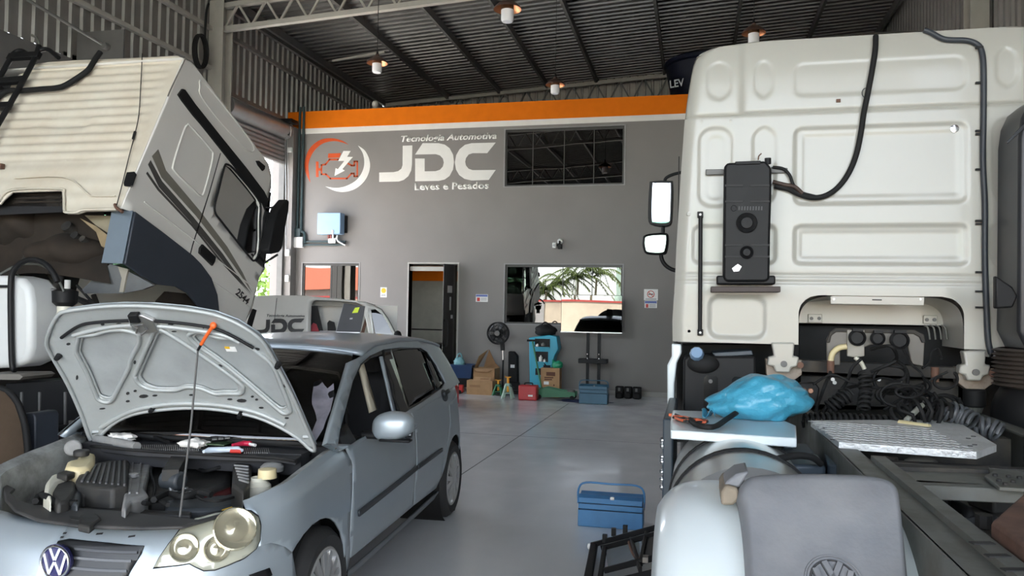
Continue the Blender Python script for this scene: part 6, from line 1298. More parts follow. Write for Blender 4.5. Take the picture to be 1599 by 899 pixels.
bc_ = UZ(1488, 800, .84); MB().lathe([(0, -.1), (.08, -.1), (.1, -.03), (.105, 0), (.1, .03), (.08, .1), (.03, .11)], bc_, (.6, .3, .7), 20).build('brake_chamber', m_grime, trk, smooth=40)
MB().tube(spline([UZ(1495, 790, .9), UZ(1512, 800, .9), UZ(1506, 818, .86), UZ(1488, 815, .85)], 6), .02, 8).build('air_line', m_rubber, trk, smooth=60); MB().tube(spline([UZ(1440, 762, .92), UZ(1455, 778, .88), UZ(1470, 795, .86)], 6), .012, 8).build('air_line', m_rubber, trk, smooth=60)
MB().bar(UZ(1505, 828, .84), UZ(1552, 785, .88), .09, .05).build('support_arm', m_grime, trk, bevel=.01); MB().bar(UZ(1530, 775, .92), UZ(1575, 790, .92), .12, .06).build('support_arm', m_grime, trk, bevel=.01)
zpoly('web_plate', [(1380, 700), (1560, 712), (1600, 735), (1400, 726)], .80, .02, m_rust); vbox('junction_tag', 1390, 718, .95, (.07, .02, .035), m_brk); MB().ellipsoid(UZ(1438, 722, .97), (.07, .05, .03)).build('mount_rubber', m_brk, trk, smooth=60)
MB().cyl((xrl + .1, 2.2, .5), (xrr - .1, 2.2, .5), .14).build('axle_tube', m_grime, trk, smooth=40); MB().ellipsoid((TXC, 2.2, .5), (.22, .25, .24)).build('differential', m_grime, trk, smooth=60); MB().cyl((TXC, 2.4, .55), (TXC, 5.0, .75), .06).build('prop_shaft', m_grime, trk, smooth=60)
rb = MB().prism([UZ(*p, 1.10) for p in ((1548, 813), (1599, 768), (1640, 790), (1612, 858))], (0, 0, -.16)).build('rusty_box', m_rust, trk, bevel=.01)
b0_ = UZ(1525, 848, .92); MB().box(b0_, (.09, .12, .09)).build('spring_clamp', m_chs, trk, bevel=.01); MB().cyl(b0_ + Vector((.02, 0, .05)), b0_ + Vector((.02, 0, .09)), .025, n=8).build('nut', m_grime, trk)
MB().ellipsoid(UZ(1560, 885, .75) , (.22, .3, .16)).build('air_bag', M('air_bag', (.06, .065, .07), .5), trk, smooth=60)
# battery modules and cables above the tank
m_bat = M('battery_slate', (.035, .05, .065), .45, var=.1)
for k, (pts) in enumerate(([(1196, 690), (1262, 692), (1275, 708), (1205, 706)], [(1208, 706), (1278, 708), (1290, 726), (1216, 724)])): MB().prism([UZ(x, y, .99) for x, y in pts], (0, 0, -.2)).build('battery', m_bat, trk, bevel=.015)
for x0 in (1216, 1232, 1228, 1246): a = UZ(x0, 697 if x0 < 1240 else 712, .996); MB().box(a, (.03, .05, .012)).build('battery_cap', m_bat, trk, bevel=.004)
MB().prism([UZ(x, y, .98) for x, y in ((1286, 700), (1308, 712), (1322, 728), (1292, 724))], (0, 0, -.2)).build('valve_box', m_bat, trk, bevel=.01)
rnd = random.Random(4)
for k in range(9): MB().tube(spline([UZ(1122 + rnd.uniform(0, 10), 678 + rnd.uniform(-2, 6), 1.03), UZ(1150 + rnd.uniform(-5, 10), 683 + rnd.uniform(-4, 8), 1.05), UZ(1180 + rnd.uniform(-8, 8), 690 + rnd.uniform(-6, 6), 1.04), UZ(1215 + rnd.uniform(-8, 8), 692 + rnd.uniform(-4, 10), 1.03)], 6), .007, 5).build('wiring', m_cable, trk, smooth=60)
MB().tube(spline([UZ(1162, 716, 1.02), UZ(1185, 720, 1.02), UZ(1215, 716, 1.03), UZ(1245, 711, 1.04), UZ(1268, 714, 1.03), UZ(1282, 724, 1.0)], 6), .014, 8).build('fuel_line', m_rubber, trk, smooth=60)
c = UZ(1165, 722, 1.02); MB().lathe([(0, .02), (.05, .018), (.055, .0), (.055, -.03), (.04, -.06)], c).build('filler_cap', m_black, trk, smooth=40); MB().cyl(c - Vector((0, 0, .09)), c - Vector((0, 0, .03)), .04).build('filler_neck', m_rust, trk)
# fuel tank, straps, side step
ft = MB().lathe([(0, 0), (.27, .0), (.3, .03), (.3, 1.15), (.27, 1.18), (0, 1.18)], (.2, 2.85, .77), (0, 1, 0), 48).build('fuel_tank', M('tank_alloy', (.55, .56, .55), .28, .75, var=.05), trk, smooth=40)
for y in (3.2, 3.55): MB().lathe([(.301, 0), (.309, .0), (.309, .035), (.301, .035)], (.2, y, .77), (0, 1, 0), 48).build('tank_strap', m_rubber, ft, smooth=40)
ss = MB().bb((-.155, 4.1, .55), (-.10, 5.1, 1.06)).build('side_step', m_bat, trk, bevel=.01); c0 = UX(1041, 690, -.16); 
for py in (688, 697, 714, 722, 738, 750, 762): c = UY(1041, py, 4.1); MB().lathe([(0, .02), (.012, .018), (.018, 0)], (-.15, 4.12, c.z), (-1, -.5, 0), 10).build('chrome_bolt', m_chrome, ss, smooth=40)
trk_plate('side_skirt', [(1049, 536), (1064, 538), (1064, 552), (1057, 566), (1053, 600), (1053, 633), (1042, 632), (1042, 570), (1049, 556)], TY - .02, .3, m_tww, bevel=.01)
trk_plate('skirt_reflector', [(1044, 645), (1060, 647), (1059, 652), (1044, 650)], 4.1, .01, M('orange_wire', (.7, .15, .05), .4))
# dark service panel behind the deck
sp = trk_plate('service_panel', [(1067, 560), (1078, 552), (1100, 556), (1180, 556), (1181, 640), (1075, 648), (1066, 640)], TY - .1, .4, m_black, bevel=.015)
for x0, x1, y0, y1 in ((1099, 1121, 586, 645), (1143, 1165, 588, 645)): trk_plate('panel_recess', [(x0, y1), (x0, y0 + 4), (x0 + 4, y0), (x1 - 3, y0 + 1), (x1, y0 + 5), (x1, y1)], TY - .104, .004, m_blackg, sp, bevel=0)
for x, y in ((1109.5, 595), (1172, 597), (1109.5, 636)): c = UY(x, y, TY - .1); MB().lathe([(0, .006), (.012, .006), (.016, 0)], c, (0, -1, 0), 12).build('bolt', m_steeld, sp)
trk_plate('panel_top', [(1112, 551), (1174, 547), (1176, 554), (1118, 557)], TY - .05, .3, m_bat); c = UY(1088, 553, TY - .14); MB().lathe([(0, .05), (.035, .05), (.045, .02), (.045, 0)], c, (0, -1, .3), 10).build('blue_cap', M('cap_blue', (.16, .26, .4), .4), sp, smooth=40)
MB().ellipsoid(UY(1098, 568, TY - .11), (.1, .05, .06)).build('cap_boot', m_rubber, sp, smooth=60)
trk_plate('dark_backing', [(1056, 538), (1248, 538), (1248, 690), (1056, 690)], TY + .38, .3, MATS['bulk_black'])
# mudguard with emblem and the white fender under it
mg = thing('x', 'x', 'x'); bpy.data.objects.remove(mg)
Ym = 2.32; zt = UY(1280, 731, Ym + .16).z
m_mud = M('mudguard_grey', (.165, .172, .185), .55, var=.12, scale=5, bump=.1, bscale=90, dirt=(.26, .26, .26), dirt_amt=.55, dscale=3.5)
MN = Vector((0, -.72, .694)); MP = UY(1290, 752, 2.34)
def mpl(x, y, off=0.0): d = ray(x, y); t = (MP - CAMPOS).dot(MN) / d.dot(MN); return CAMPOS + d * t + MN * off
mo = [(1170, 960), (1164, 850), (1158, 790), (1151, 764), (1158, 743), (1178, 733), (1235, 729), (1330, 730), (1382, 737), (1404, 752), (1410, 778), (1416, 835), (1428, 960)]
mi = [(1183, 960), (1176, 850), (1173, 795), (1171, 768), (1177, 757), (1190, 752), (1240, 750), (1328, 751), (1372, 753), (1390, 760), (1397, 785), (1403, 838), (1414, 960)]
so = spline([Vector((x, y, 0)) for x, y in mo], 5); si = spline([Vector((x, y, 0)) for x, y in mi], 5); nm = len(so)
rings = [[mpl(p.x, p.y, 0) for p in si], [mpl(a.x * .6 + b.x * .4, a.y * .6 + b.y * .4, -.004) for a, b in zip(si, so)], [mpl(a.x * .2 + b.x * .8, a.y * .2 + b.y * .8, -.022) for a, b in zip(si, so)], [mpl(p.x, p.y, -.05) for p in so], [mpl(p.x, p.y, -.05) - Vector((0, -.10, .02)) for p in so]]
mb = MB(); mb.v = [v for r in rings for v in r]
for r in range(len(rings) - 1):
    for q in range(nm - 1): mb.f.append((r * nm + q, r * nm + q + 1, (r + 1) * nm + q + 1, (r + 1) * nm + q))
mb.f.append(tuple(range(nm)))
mgd = mb.build('mudguard', m_mud, trk, smooth=60)
P = [UY(x, y, 2.34) for x, y in ((1152, 762), (1133, 757), (1126, 768), (1126, 789), (1146, 789), (1156, 778))]; MB().prism(P, (0, .2, 0)).build('mudguard_lip', M('mud_beige', (.2, .165, .12), .7, var=.25, scale=9), mgd, bevel=.008)
P = [UY(x, y, 2.36) for x, y in ((1170, 736), (1150, 740), (1134, 752), (1128, 766), (1140, 760), (1156, 762))]; MB().prism(P, (0, .15, 0)).build('mudguard_lip', m_mud, mgd, bevel=.01)
ec = mpl(1302, 907, .001); ex = Vector((1, 0, 0)); ez = MN.cross(ex); ez = -ez if ez.z < 0 else ez; er = (mpl(1346, 907) - ec).length
m_gr = M('emblem_shade_dirt', (.045, .045, .047), .6)  # darker grey paints in the shadow and dirt of the moulded emblem lines
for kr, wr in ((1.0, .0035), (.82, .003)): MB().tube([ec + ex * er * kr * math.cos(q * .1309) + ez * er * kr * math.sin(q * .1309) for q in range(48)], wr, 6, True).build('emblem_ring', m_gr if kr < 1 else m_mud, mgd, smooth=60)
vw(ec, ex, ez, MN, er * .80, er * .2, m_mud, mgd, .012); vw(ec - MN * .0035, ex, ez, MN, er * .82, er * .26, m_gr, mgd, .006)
def fend(u, v):     # rounded white wheel fender: arch along y, dome edges in x
    x0, x1 = -.115, .66; cx_ = (x0 + x1) / 2; hw = (x1 - x0) / 2; a = math.pi * (.04 + .92 * v); t = 2 * u - 1; r = .62 * (1 - .16 * abs(t) ** 6)
    return (cx_ + hw * math.copysign(abs(t) ** .8, t), 2.62 - r * math.cos(a) * .95, .47 + r * math.sin(a) * .95)
fn_ = MB().grid(fend, 30, 40).build('wheel_fender', m_tww, trk, smooth=70, solid=.01)
trk_plate('fender_mark', [(1050, 797), (1053, 796), (1055, 801), (1052, 803)], 2.2, .004, m_seam, bevel=0) if False else None
for s in (1, -1):
    for dx in (0, .3):
        xx = TXC - s * (1.16 - dx); c = (xx + s * .03, 2.62, .46); t_ = MB().lathe([(.3, 0), (.43, .01), (.46, -.02), (.46, -.22), (.43, -.25), (.3, -.24)], c, (-s, 0, 0), 40).build('tyre', m_tyre, trk, smooth=50); MB().lathe([(.3, -.02), (.28, -.05), (.14, -.09), (0, -.09)], c, (-s, 0, 0), 32).build('rim', m_chs, t_, smooth=40)
# ---- on the cab's back wall
tkb = trk_plate('coolant_tank', [(1131, 260), (1135, 254), (1196, 251), (1205, 262), (1205, 300), (1203, 360), (1202, 435), (1196, 440), (1134, 440), (1129, 434), (1130, 350)], TY - .15, .15, m_black, bevel=.015)
for y in (288, 313, 381, 399): trk_plate('tank_groove', [(1132, y), (1160, y), (1160, y + 3), (1132, y + 3)], TY - .155, .006, m_seam, tkb, bevel=0); trk_plate('tank_groove', [(1172, y), (1202, y), (1202, y + 3), (1172, y + 3)], TY - .155, .006, m_seam, tkb, bevel=0)
trk_plate('tank_top', [(1148, 252), (1188, 250.5), (1188, 256), (1148, 257)], TY - .16, .12, m_black, tkb)
for (x, y, r) in ((1166, 348, .062), (1166, 394, .04)): c = UY(x, y, TY - .15); MB().lathe([(r, 0), (r * 1.03, .01), (r * .95, .014), (r * .6, -.0), (r * .55, .012), (0, .014)], c, (0, -1, 0), 28).build('tank_boss', m_black, tkb, smooth=40)
MB().cyl(UY(1199, 256, TY - .08), UY(1199, 247, TY - .08), .02).build('tank_cap', m_black, tkb)
trk_plate('scuff', [(1143, 419), (1152, 412), (1158, 416), (1154, 423), (1146, 424)], TY - .152, .002, m_alu, tkb, bevel=0)
m_ml = M('moulded_black', (.03, .03, .031), .5); c = UY(1146, 325, TY - .151); MB().lathe([(.014, 0), (.018, .003), (.02, 0)], c, (0, -1, 0), 20).build('moulded_emblem', m_ml, tkb, smooth=40)
for q in range(9): trk_plate('moulded_mark', [(1153.5 + q * 4.4, 322), (1155.5 + q * 4.4, 322), (1155.2 + q * 4.4, 328), (1153 + q * 4.4, 328)], TY - .152, .003, m_ml, tkb, bevel=0)
trk_plate('tank_strap', [(1102, 264), (1131, 264), (1131, 272), (1102, 273)], TY - .02, .012, m_steeld, tkb); trk_plate('tank_strap', [(1204, 260), (1230, 262), (1230, 270), (1204, 270)], TY - .02, .012, m_steeld, tkb)
trk_plate('tank_shelf', [(1110, 447), (1219, 447), (1219, 456), (1110, 456)], TY - .16, .15, M('shelf_brown', (.05, .035, .03), .6), tkb); trk_plate('tank_foot', [(1119, 430), (1211, 430), (1211, 444), (1119, 444)], TY - .13, .12, m_black, tkb, bevel=.01)
def onrear(pts, r, name, mat=m_rubber, off=.02, parent=trk): return MB().tube(spline([(UY(x, y, TY).x, trear(UY(x, y, TY).x, min(UY(x, y, TY).z, ZTOPC)) - off, UY(x, y, TY).z) for x, y in pts], 6), r, 8).build(name, mat, parent, smooth=60)
hz_ = onrear([(1369, 54), (1366, 80), (1360, 115), (1353, 150), (1347, 180), (1344, 205), (1337, 240), (1325, 270), (1308, 293), (1288, 306), (1268, 309), (1248, 304), (1230, 296), (1209, 291)], .017, 'wiring_hose', off=.03)
onrear([(1206, 262), (1222, 265), (1232, 275), (1238, 290), (1250, 301), (1275, 308)], .010, 'wiring_hose', off=.035); onrear([(1206, 285), (1225, 290), (1240, 293), (1252, 303)], .013, 'wiring_hose', M('hose_brown', (.05, .03, .022), .6), off=.04)
onrear([(1183, 252), (1184, 246), (1188, 242)], .004, 'bare_wire', m_rust, .06)
onrear([(1446, 43), (1456, 47), (1472, 58), (1486, 61), (1510, 62), (1525, 68), (1532, 80), (1534, 110), (1534, 180), (1533, 250), (1536, 320), (1536, 400), (1538, 470), (1541, 530), (1546, 552)], .017, 'wiring_hose', M('hose_bluegrey', (.03, .035, .042), .5), off=.02)
for y in (75, 130, 205, 210, 265, 345, 350, 425, 455, 480): c = UY(1531, y, TY); MB().box((c.x - .01, TY - .012, c.z), (.04, .02, .012)).build('hose_clip', m_black, trk)
c = UY(1350, 147, TY); MB().tube([(c.x + .02 * math.cos(k * .5), TY - .03, c.z + .03 * math.sin(k * .5)) for k in range(13)], .003, 5, True).build('cable_tie', m_cable, trk)
ro = MB().cyl(UY(1094, 338, TY - .03), UY(1093, 518, TY - .03), .013).build('support_rod', m_black, trk, smooth=60)
for y in (335, 519): trk_plate('rod_end', [(1089, y - 5), (1098, y - 5), (1098, y + 5), (1089, y + 5)], TY - .03, .02, m_black, ro); c = UY(1093.5, y, TY - .035); MB().cyl(c, c + Vector((0, -.008, 0)), .008, n=8).build('bolt', m_whitep, ro)
for y in (333, 517): c = UY(1076, y, TY); MB().cyl((c.x, TY + .02, c.z), (c.x, TY, c.z), .01, n=10).build('plug', m_whitep, cabr)
# mirrors
Yq = TY + 1.5
def mirror(pts, gl, name, mm):
    P = spline([UY(x, y, Yq) for x, y in pts], 4, True); o = MB().prism(P, (0, .1, 0)).build(name, m_black, trk, bevel=.02)
    P2 = spline([UY(x, y, Yq - .006) for x, y in gl], 4, True); MB().prism(P2, (.0, .005, 0)).build('mirror_glass', mm, o); return o
m_mir = M('truck_mirror_silver', (.42, .43, .45), .02, 1.0)
mirror([(1014, 290), (1018, 283), (1046, 282), (1051, 288), (1050, 335), (1047, 350), (1035, 353), (1018, 350), (1012, 340)], [(1019, 290), (1023, 286), (1044, 286), (1047, 290), (1046, 335), (1043, 347), (1022, 347), (1018, 340)], 'door_mirror', m_mir)
mirror([(1003, 376), (1008, 366), (1038, 363), (1044, 370), (1042, 390), (1036, 397), (1010, 396), (1004, 388)], [(1007, 376), (1011, 369), (1036, 367), (1040, 371), (1038, 388), (1033, 394), (1012, 393), (1008, 387)], 'wide_mirror', m_mir)
MB().tube(spline([UY(1038, 286, Yq + .05), UY(1040, 278, Yq + .05), UY(1052, 272, Yq + .05), UY(1070, 268, Yq + .05)], 5), .014, 8).build('mirror_arm', m_black, trk, smooth=60)
MB().tube(spline([UY(1035, 350, Yq + .05), UY(1035, 370, Yq + .05), UY(1032, 395, Yq + .05), UY(1036, 410, Yq + .05), UY(1048, 420, Yq + .05), UY(1065, 424, Yq + .05)], 5), .017, 8).build('mirror_arm', m_black, trk, smooth=60)
# air intake on the right
Yi = TY - .42; P = [(1554, 515), (1556, 235), (1560, 205), (1570, 184), (1585, 172), (1610, 165), (1720, 162), (1740, 200), (1740, 470), (1700, 530), (1572, 545), (1566, 540)]
ai = MB().prism([UY(x, y, Yi + .34) for x, y in P], (0, -.34, 0)).build('air_intake', M('intake_black', (.022, .023, .026), .38, var=.1), trk, bevel=.03, segs=3)
trk_plate('intake_slot', [(1571, 222), (1605, 186), (1608, 193), (1574, 224)], Yi - .004, .01, m_blackg, ai, bevel=.002); trk_plate('intake_bracket', [(1555, 430), (1582, 448), (1590, 462), (1582, 480), (1555, 482)], Yi - .02, .05, m_black, ai, bevel=.01)
bl = MB(); c0 = UY(1640, 545, Yi + .16); c1 = UY(1640, 606, Yi + .16); pr = []; nb = 9; L_ = c0.z - c1.z
for k in range(nb): pr += [(.255, L_ * k / nb), (.285, L_ * (k + .5) / nb)]
bl.lathe(pr + [(.25, L_)], (c1.x, c1.y, c1.z), (0, 0, 1), 32).build('bellows', M('bellows_rubber', (.07, .055, .045), .6, var=.15), trk, smooth=50)
c2 = UY(1640, 650, Yi + .16); MB().ellipsoid((c2.x, c2.y, c2.z), (.29, .26, .28), 24, 16).build('filter_bowl', m_black, trk, smooth=60)
# ---- things on and by the truck
m_bag = M('blue_film', (.055, .30, .44), .32, var=.12, scale=12, bump=.9, bscale=22)
bc2 = UZ(1185, 660, 1.095); rnd = random.Random(2)
bag = thing('plastic_bag', 'crumpled bright blue plastic bag on the white truck step', 'bag', (bc2.x, bc2.y, 1.09))
def bagf(v):
    return 1 + .09 * math.sin(5 * v.x + 4 * v.z + 1) * math.cos(4 * v.y - 3 * v.x) + .07 * abs(math.sin(4 * v.x + 3 * v.z + 2 * v.y)) + .05 * abs(math.sin(6 * v.z - 5 * v.x + 3 * v.y + 1)) + .015 * math.sin(14 * v.x - 11 * v.z)
m = MB().ellipsoid((bc2.x + .01, bc2.y + .22, 1.19), (.235, .17, .115), 64, 40, fn=bagf)
for v in m.v:
    v.z = max(v.z, 1.092)
    if v.x < bc2.x - .02: v.z = 1.092 + (v.z - 1.092) * max(.35, 1 - (bc2.x - .02 - v.x) * 2.2)
m.build('bag_body', m_bag, bag, smooth=25)
MB().grid(lambda u, v: (bc2.x - .2 - .06 * u, bc2.y + .1 + .12 * v, 1.10 + .05 * math.sin(3 * v + 5 * u) * (1 - u) + .02 * v), 8, 8).build('bag_mouth', m_bag, bag, smooth=40, solid=.002)
t = thing('cable_loom', 'black cable loom with orange wires lying on the truck step', 'cable', UZ(1070, 655, 1.095)); rnd = random.Random(6)
for k in range(7):
    MB().tube(spline([UZ(1050 + rnd.uniform(0, 8), 650 + rnd.uniform(-4, 3), 1.10), UZ(1068 + rnd.uniform(-4, 6), 654 + rnd.uniform(-5, 4), 1.105), UZ(1085 + rnd.uniform(-4, 6), 656 + rnd.uniform(-4, 3), 1.105), UZ(1100 + rnd.uniform(-3, 6), 658 + rnd.uniform(-4, 3), 1.10)], 6), .006, 5).build('wire', M('wire_orange', (.65, .13, .05), .45) if k < 3 else m_cable, t, smooth=60)
MB().tube(spline([UZ(1078, 655, 1.105), UZ(1090, 664, 1.105), UZ(1115, 666, 1.105), UZ(1135, 654, 1.11), UZ(1150, 644, 1.13)], 6), .013, 8).build('corrugated_sleeve', m_rubber, t, smooth=60)
t = thing('grille_frame', 'black plastic radiator grille frame lying on the floor by the truck', 'grille frame', UZ(960, 880, 0)); G0 = UZ(917, 905, .02); 
def gq(x, y): z = .02 + .26 * (x - 915) / 115; return UZ(x, y, z)
for a, b, w in (((926, 850), (1030, 822), .05), ((918, 905), (928, 850), .05), ((940, 855), (1032, 832), .03), ((946, 890), (1032, 868), .04), ((936, 910), (944, 856), .03), ((985, 842), (1000, 890), .02), ((1010, 832), (1000, 880), .025), ((930, 915), (1035, 890), .05), ((1031, 822), (1030, 895), .04)): MB().bar(gq(*a), gq(*b), w, .035).build('grille_bar', m_black, t, bevel=.006)
MB().prism([gq(946, 858), gq(998, 845), gq(1000, 868), gq(950, 888)], (0, 0, -.006)).build('grille_insert', M('insert_slate', (.09, .12, .14), .25), t)
MB().prism([gq(1002, 842), gq(1032, 833), gq(1032, 866), gq(1004, 870)], (0, 0, -.02)).build('duct_panel', m_black, t, bevel=.01)
MB().tube(spline([gq(983, 846), gq(988, 862), gq(996, 872), gq(1008, 876)], 5), .012, 6).build('bracket', m_rust, t); MB().box(gq(1008, 878) + Vector((0, 0, .02)), (.03, .05, .03)).build('clip', m_brk, t); MB().ellipsoid(gq(922, 855) + Vector((-.01, 0, .01)), (.014, .014, .02)).build('rubber_stop', m_whitep, t, smooth=60)
for x, y in ((944, 848), (958, 838), (976, 834)): MB().box(gq(x, y) + Vector((0, .01, .03)), (.03, .03, .05)).build('lug', m_black, t)
# ================================================================ TRUCK ON THE LEFT, cab tilted forward
AX = -4.8; AT = math.radians(27.5); AXC = AX - 1.2
A0 = UX(187, 325, AX); ad = Vector((0, math.cos(AT), -math.sin(AT))); bd_ = Vector((0, math.sin(AT), math.cos(AT)))
def AB(a, b, x=AX): return Vector((x, A0.y, A0.z)) + ad * a + bd_ * b
def sab(px_, py_): v = UX(px_, py_, AX) - A0; return (v.dot(ad), v.dot(bd_))
def rxb(px_, py_, a=0.0):      # on the cab's rear plane
    d = ray(px_, py_); p0 = AB(a, 0); t = (p0 - CAMPOS).dot(ad) / d.dot(ad); q = CAMPOS + d * t; return (q.x, (q - p0).dot(bd_))
ax_ = thing('tilted_truck', 'white truck on the left with its cab tilted forward', 'truck', (AXC, 6.0, 0))
m_aw = M('aged_white_paint', (0.74, 0.715, 0.66), 0.38, var=.03, scale=2, coat=.2); m_ar = M('rear_cab_white', (0.66, 0.61, 0.51), 0.42, var=.03, dirt=(.42, .30, .18), dirt_amt=.30, dscale=1.6)
m_slate = M('slate_skirt', (.035, .042, .055), .5, var=.06); m_slate2 = M('slate_blue_edge', (.11, .145, .18), .5, var=.06); m_brown = M('muddy_brown', (.024, .016, .010), .85, var=.35, scale=4, dirt=(.02, .016, .012), dirt_amt=.8, dscale=3); m_dark = M('underbody_dark', (.016, .013, .011), .8, var=.4)
# rear panel with pressed ribs
rp_ = [rxb(*p) for p in ((187, 327), (182, 328), (134, 329), (121, 333.4), (104.5, 333.4), (101, 329), (100, 304.5), (94.5, 296.7), (18, 299), (0, 318))]
xl0 = rp_[-1][0]; top = [rxb(*p) for p in ((278, 87), (200, 89.5), (120, 93), (75, 96), (58, 98), (30, 118), (0, 153))]
e_ = rxb(285, 92)
rear = rp_ + [(xl0 - .9, rp_[-1][1] - .1), (AX - 2.4, -.1), (AX - 2.4, .75)] + [(top[-1][0] - .1, top[-1][1] - .12)] + top[::-1] + [(AX - .02, e_[1]), (AX, e_[1] - .04)]
bT = e_[1]
def rdisp(x, b):
    y = 0
    if b > .55: y += .010 * math.sin((bT - b) * 2 * math.pi / .105) * min(1, (AX - .12 - x) / .1 if x < AX - .12 else 0)
    for px0, py0, px1, py1, r, dp in ((65, 180, 148, 206, .04, .012), (75, 184, 140, 202, .03, .008), (10, 190, 52, 210, .04, .008)):
        p = rxb(px0, py1); q = rxb(px1, py0); cx_, cb, hw, hh = (p[0] + q[0]) / 2, (p[1] + q[1]) / 2, (q[0] - p[0]) / 2, (q[1] - p[1]) / 2
        dx, db = abs(x - cx_) - hw + r, abs(b - cb) - hh + r; d = math.hypot(max(dx, 0), max(db, 0)) + min(max(dx, db), 0) - r; t = min(max(-d / .02, 0), 1); y += dp * t
    if b < .55: y += .004 * math.sin(b * 2 * math.pi / .16)
    return y
panel([rear], lambda x, b: AB(rdisp(x, b), b, x), .08, .0175).build('cab_rear_panel', m_ar, ax_, smooth=60, solid=.02)
def rpos(px_, py_, off=.02): x, b = rxb(px_, py_); return AB(-off, b, x)
MB().tube(spline([rpos(*p) for p in ((25, 280), (104, 279), (140, 305), (150, 308), (182, 308))], 6), .006, 6).build('pressed_line', m_ar, ax_, smooth=60)
MB().tube(spline([rpos(*p, .015) for p in ((0, 316), (19, 298), (94, 296), (101, 304), (102, 329), (106, 333), (121, 333), (134, 329), (184, 328))], 5), .012, 6).build('panel_flange', m_ar, ax_, smooth=60)
# right hand side: body panel with window hole, roof cap
side = [sab(*p) for p in ((187, 325), (285, 92), (297, 98), (351, 167), (399, 231), (417, 256), (421.5, 274), (421.5, 292), (417, 310), (411, 420), (402, 434), (391, 482), (381, 502), (337, 492), (333.5, 460), (324, 433.5), (308, 412), (295, 399), (206, 331))]
win = [sab(*p) for p in ((347, 261), (352, 257), (361, 263), (385, 291), (400, 311), (404, 324), (403, 345), (403, 375), (401, 395), (394, 407), (385, 399), (360, 368), (342, 345), (333, 333), (332, 320), (337, 300))]
def sidef(a, b, off=0.0): return AB(a, b, AX + off)
shl = panel([side, win], sidef, .12, .12).build('cab_side', m_aw, ax_, smooth=40, solid=.02, offset=1.0)
panel([[(a, b) for a, b in side], win], lambda a, b: AB(a, b, AX - 2.4), .3, .3).build('cab_side', m_aw, ax_, smooth=40, solid=.02)
panel([[(a, b) for a, b in side], win], lambda a, b: AB(a, b, AX - 2.36), .3, .3).build('door_lining', m_trim, ax_)
def extr(name, pts, mat, x0=AX - 2.38, x1=AX - .01, parent=ax_):
    m = MB(); n = len(pts); m.add([AB(a, b, x0) for a, b in pts] + [AB(a, b, x1) for a, b in pts], [(i, i + 1, n + i + 1, n + i) for i in range(n - 1)]); return m.build(name, mat, parent, smooth=40, solid=.015)
rf = [sab(*p) for p in ((285, 92), (297, 98), (351, 167), (399, 231), (417, 256), (421.5, 274), (421.5, 292), (417, 310))]; extr('cab_roof', rf, m_aw, x0=AX - 2.2)
extr('cab_front', [sab(*p) for p in ((411, 420), (402, 434), (391, 482), (381, 502))], m_aw)
ws0, ws1 = sab(417, 310), sab(411, 420); extr('windscreen', [ws0, ws1], glass('cab_windscreen', (.55, .8, .6), .08, .35)) 
extr('sun_visor', [sab(405, 318), sab(408, 332)], m_black, x1=AX - .1); extr('dashboard', [sab(330, 318), sab(402, 322), sab(402, 333), sab(334, 335)], M('dash_grey', (.10, .10, .095), .6), x1=AX - .5, x0=AX - 2.0)
extr('roof_lining', [sab(300, 112), sab(351, 175), sab(412, 270)], m_trim, x0=AX - 2.3, x1=AX - .05); panel([[rxb(187, 325, .1), (AX - 2.3, 0), (AX - 2.3, 1.6), (AX - .05, 1.6)]], lambda x, b: AB(.12, b, x), .5, .5).build('rear_lining', m_trim, ax_)
def sp_(name, pts, mat, off=.003, th=.004, parent=ax_, bevel=0): return MB().prism([AB(*sab(*p), AX + .02 + off) for p in pts], (th, 0, 0)).build(name, mat, parent, bevel=bevel)
panel([win], lambda a, b: AB(a, b, AX + .004), .3, .3).build('side_window', glass('cab_side_glass', (.6, .75, .68), .05, .30), ax_)
q = [AB(*w, AX + .024) for w in win]; MB().tube(spline(q, 3, True), .012, 6, True).build('window_seal', m_rubber, ax_, smooth=60)
extr('seat_back', [sab(345, 270), sab(362, 330)], m_trim, x0=AX - 1.9, x1=AX - .35)
sp_('roof_gap', [(280, 139), (284, 140.5), (300, 163), (340, 213), (380, 262), (408, 299), (416, 315), (415, 330), (411, 330), (406, 318), (383, 287), (350, 245), (310, 195), (297, 180), (287, 167), (280, 158), (273.5, 148)], m_rubber, .0, .02)
sp_('front_pillar', [(413, 318), (419, 300), (416, 330), (411, 400), (408, 418), (396, 408), (404, 395), (408, 340)], m_blackg, .0, .02)
sp_('skirt', [(204, 330), (250, 364), (295, 398.8), (308, 412), (324, 433.5), (333.5, 460), (337, 492), (318, 496), (308, 483), (286.8, 457.5), (268, 447), (239, 444), (215, 431), (188, 412), (198, 360)], m_slate, .0, .03, bevel=.008)
# rear corner of the skirt
c0, c1, c2, c3 = AB(*sab(204, 330), AX + .03), AB(*sab(188, 412), AX + .03), UX(180, 411, AX + .0), UX(192, 329, AX + .0)
MB().add([c0, c1, c1 + Vector((-.16, -.06, 0)), c0 + Vector((-.16, -.06, 0))], [(0, 1, 2, 3)]).build('skirt_edge', m_slate2, ax_, solid=.02)
m_s1 = M('stripe_olive', (.20, .185, .15), .5); m_s2 = M('stripe_dark', (.07, .066, .06), .5)
sp_('stripe', [(244, 233), (256, 266), (310, 330), (352, 385), (376, 425), (390.5, 456), (372, 428), (345, 390), (303, 337), (249, 277), (234, 244)], m_s1, 0, .002)
sp_('stripe', [(232, 250), (250, 283), (300, 340), (345, 396), (370, 432), (389.5, 458), (366, 434), (338, 399), (295, 347), (245, 292), (228, 257)], m_s2, 0, .002)
sp_('stripe', [(227, 268), (246, 295), (300, 353), (340, 403), (389, 460), (338, 405), (297, 354), (243, 297), (225, 271)], m_s2, 0, .002)
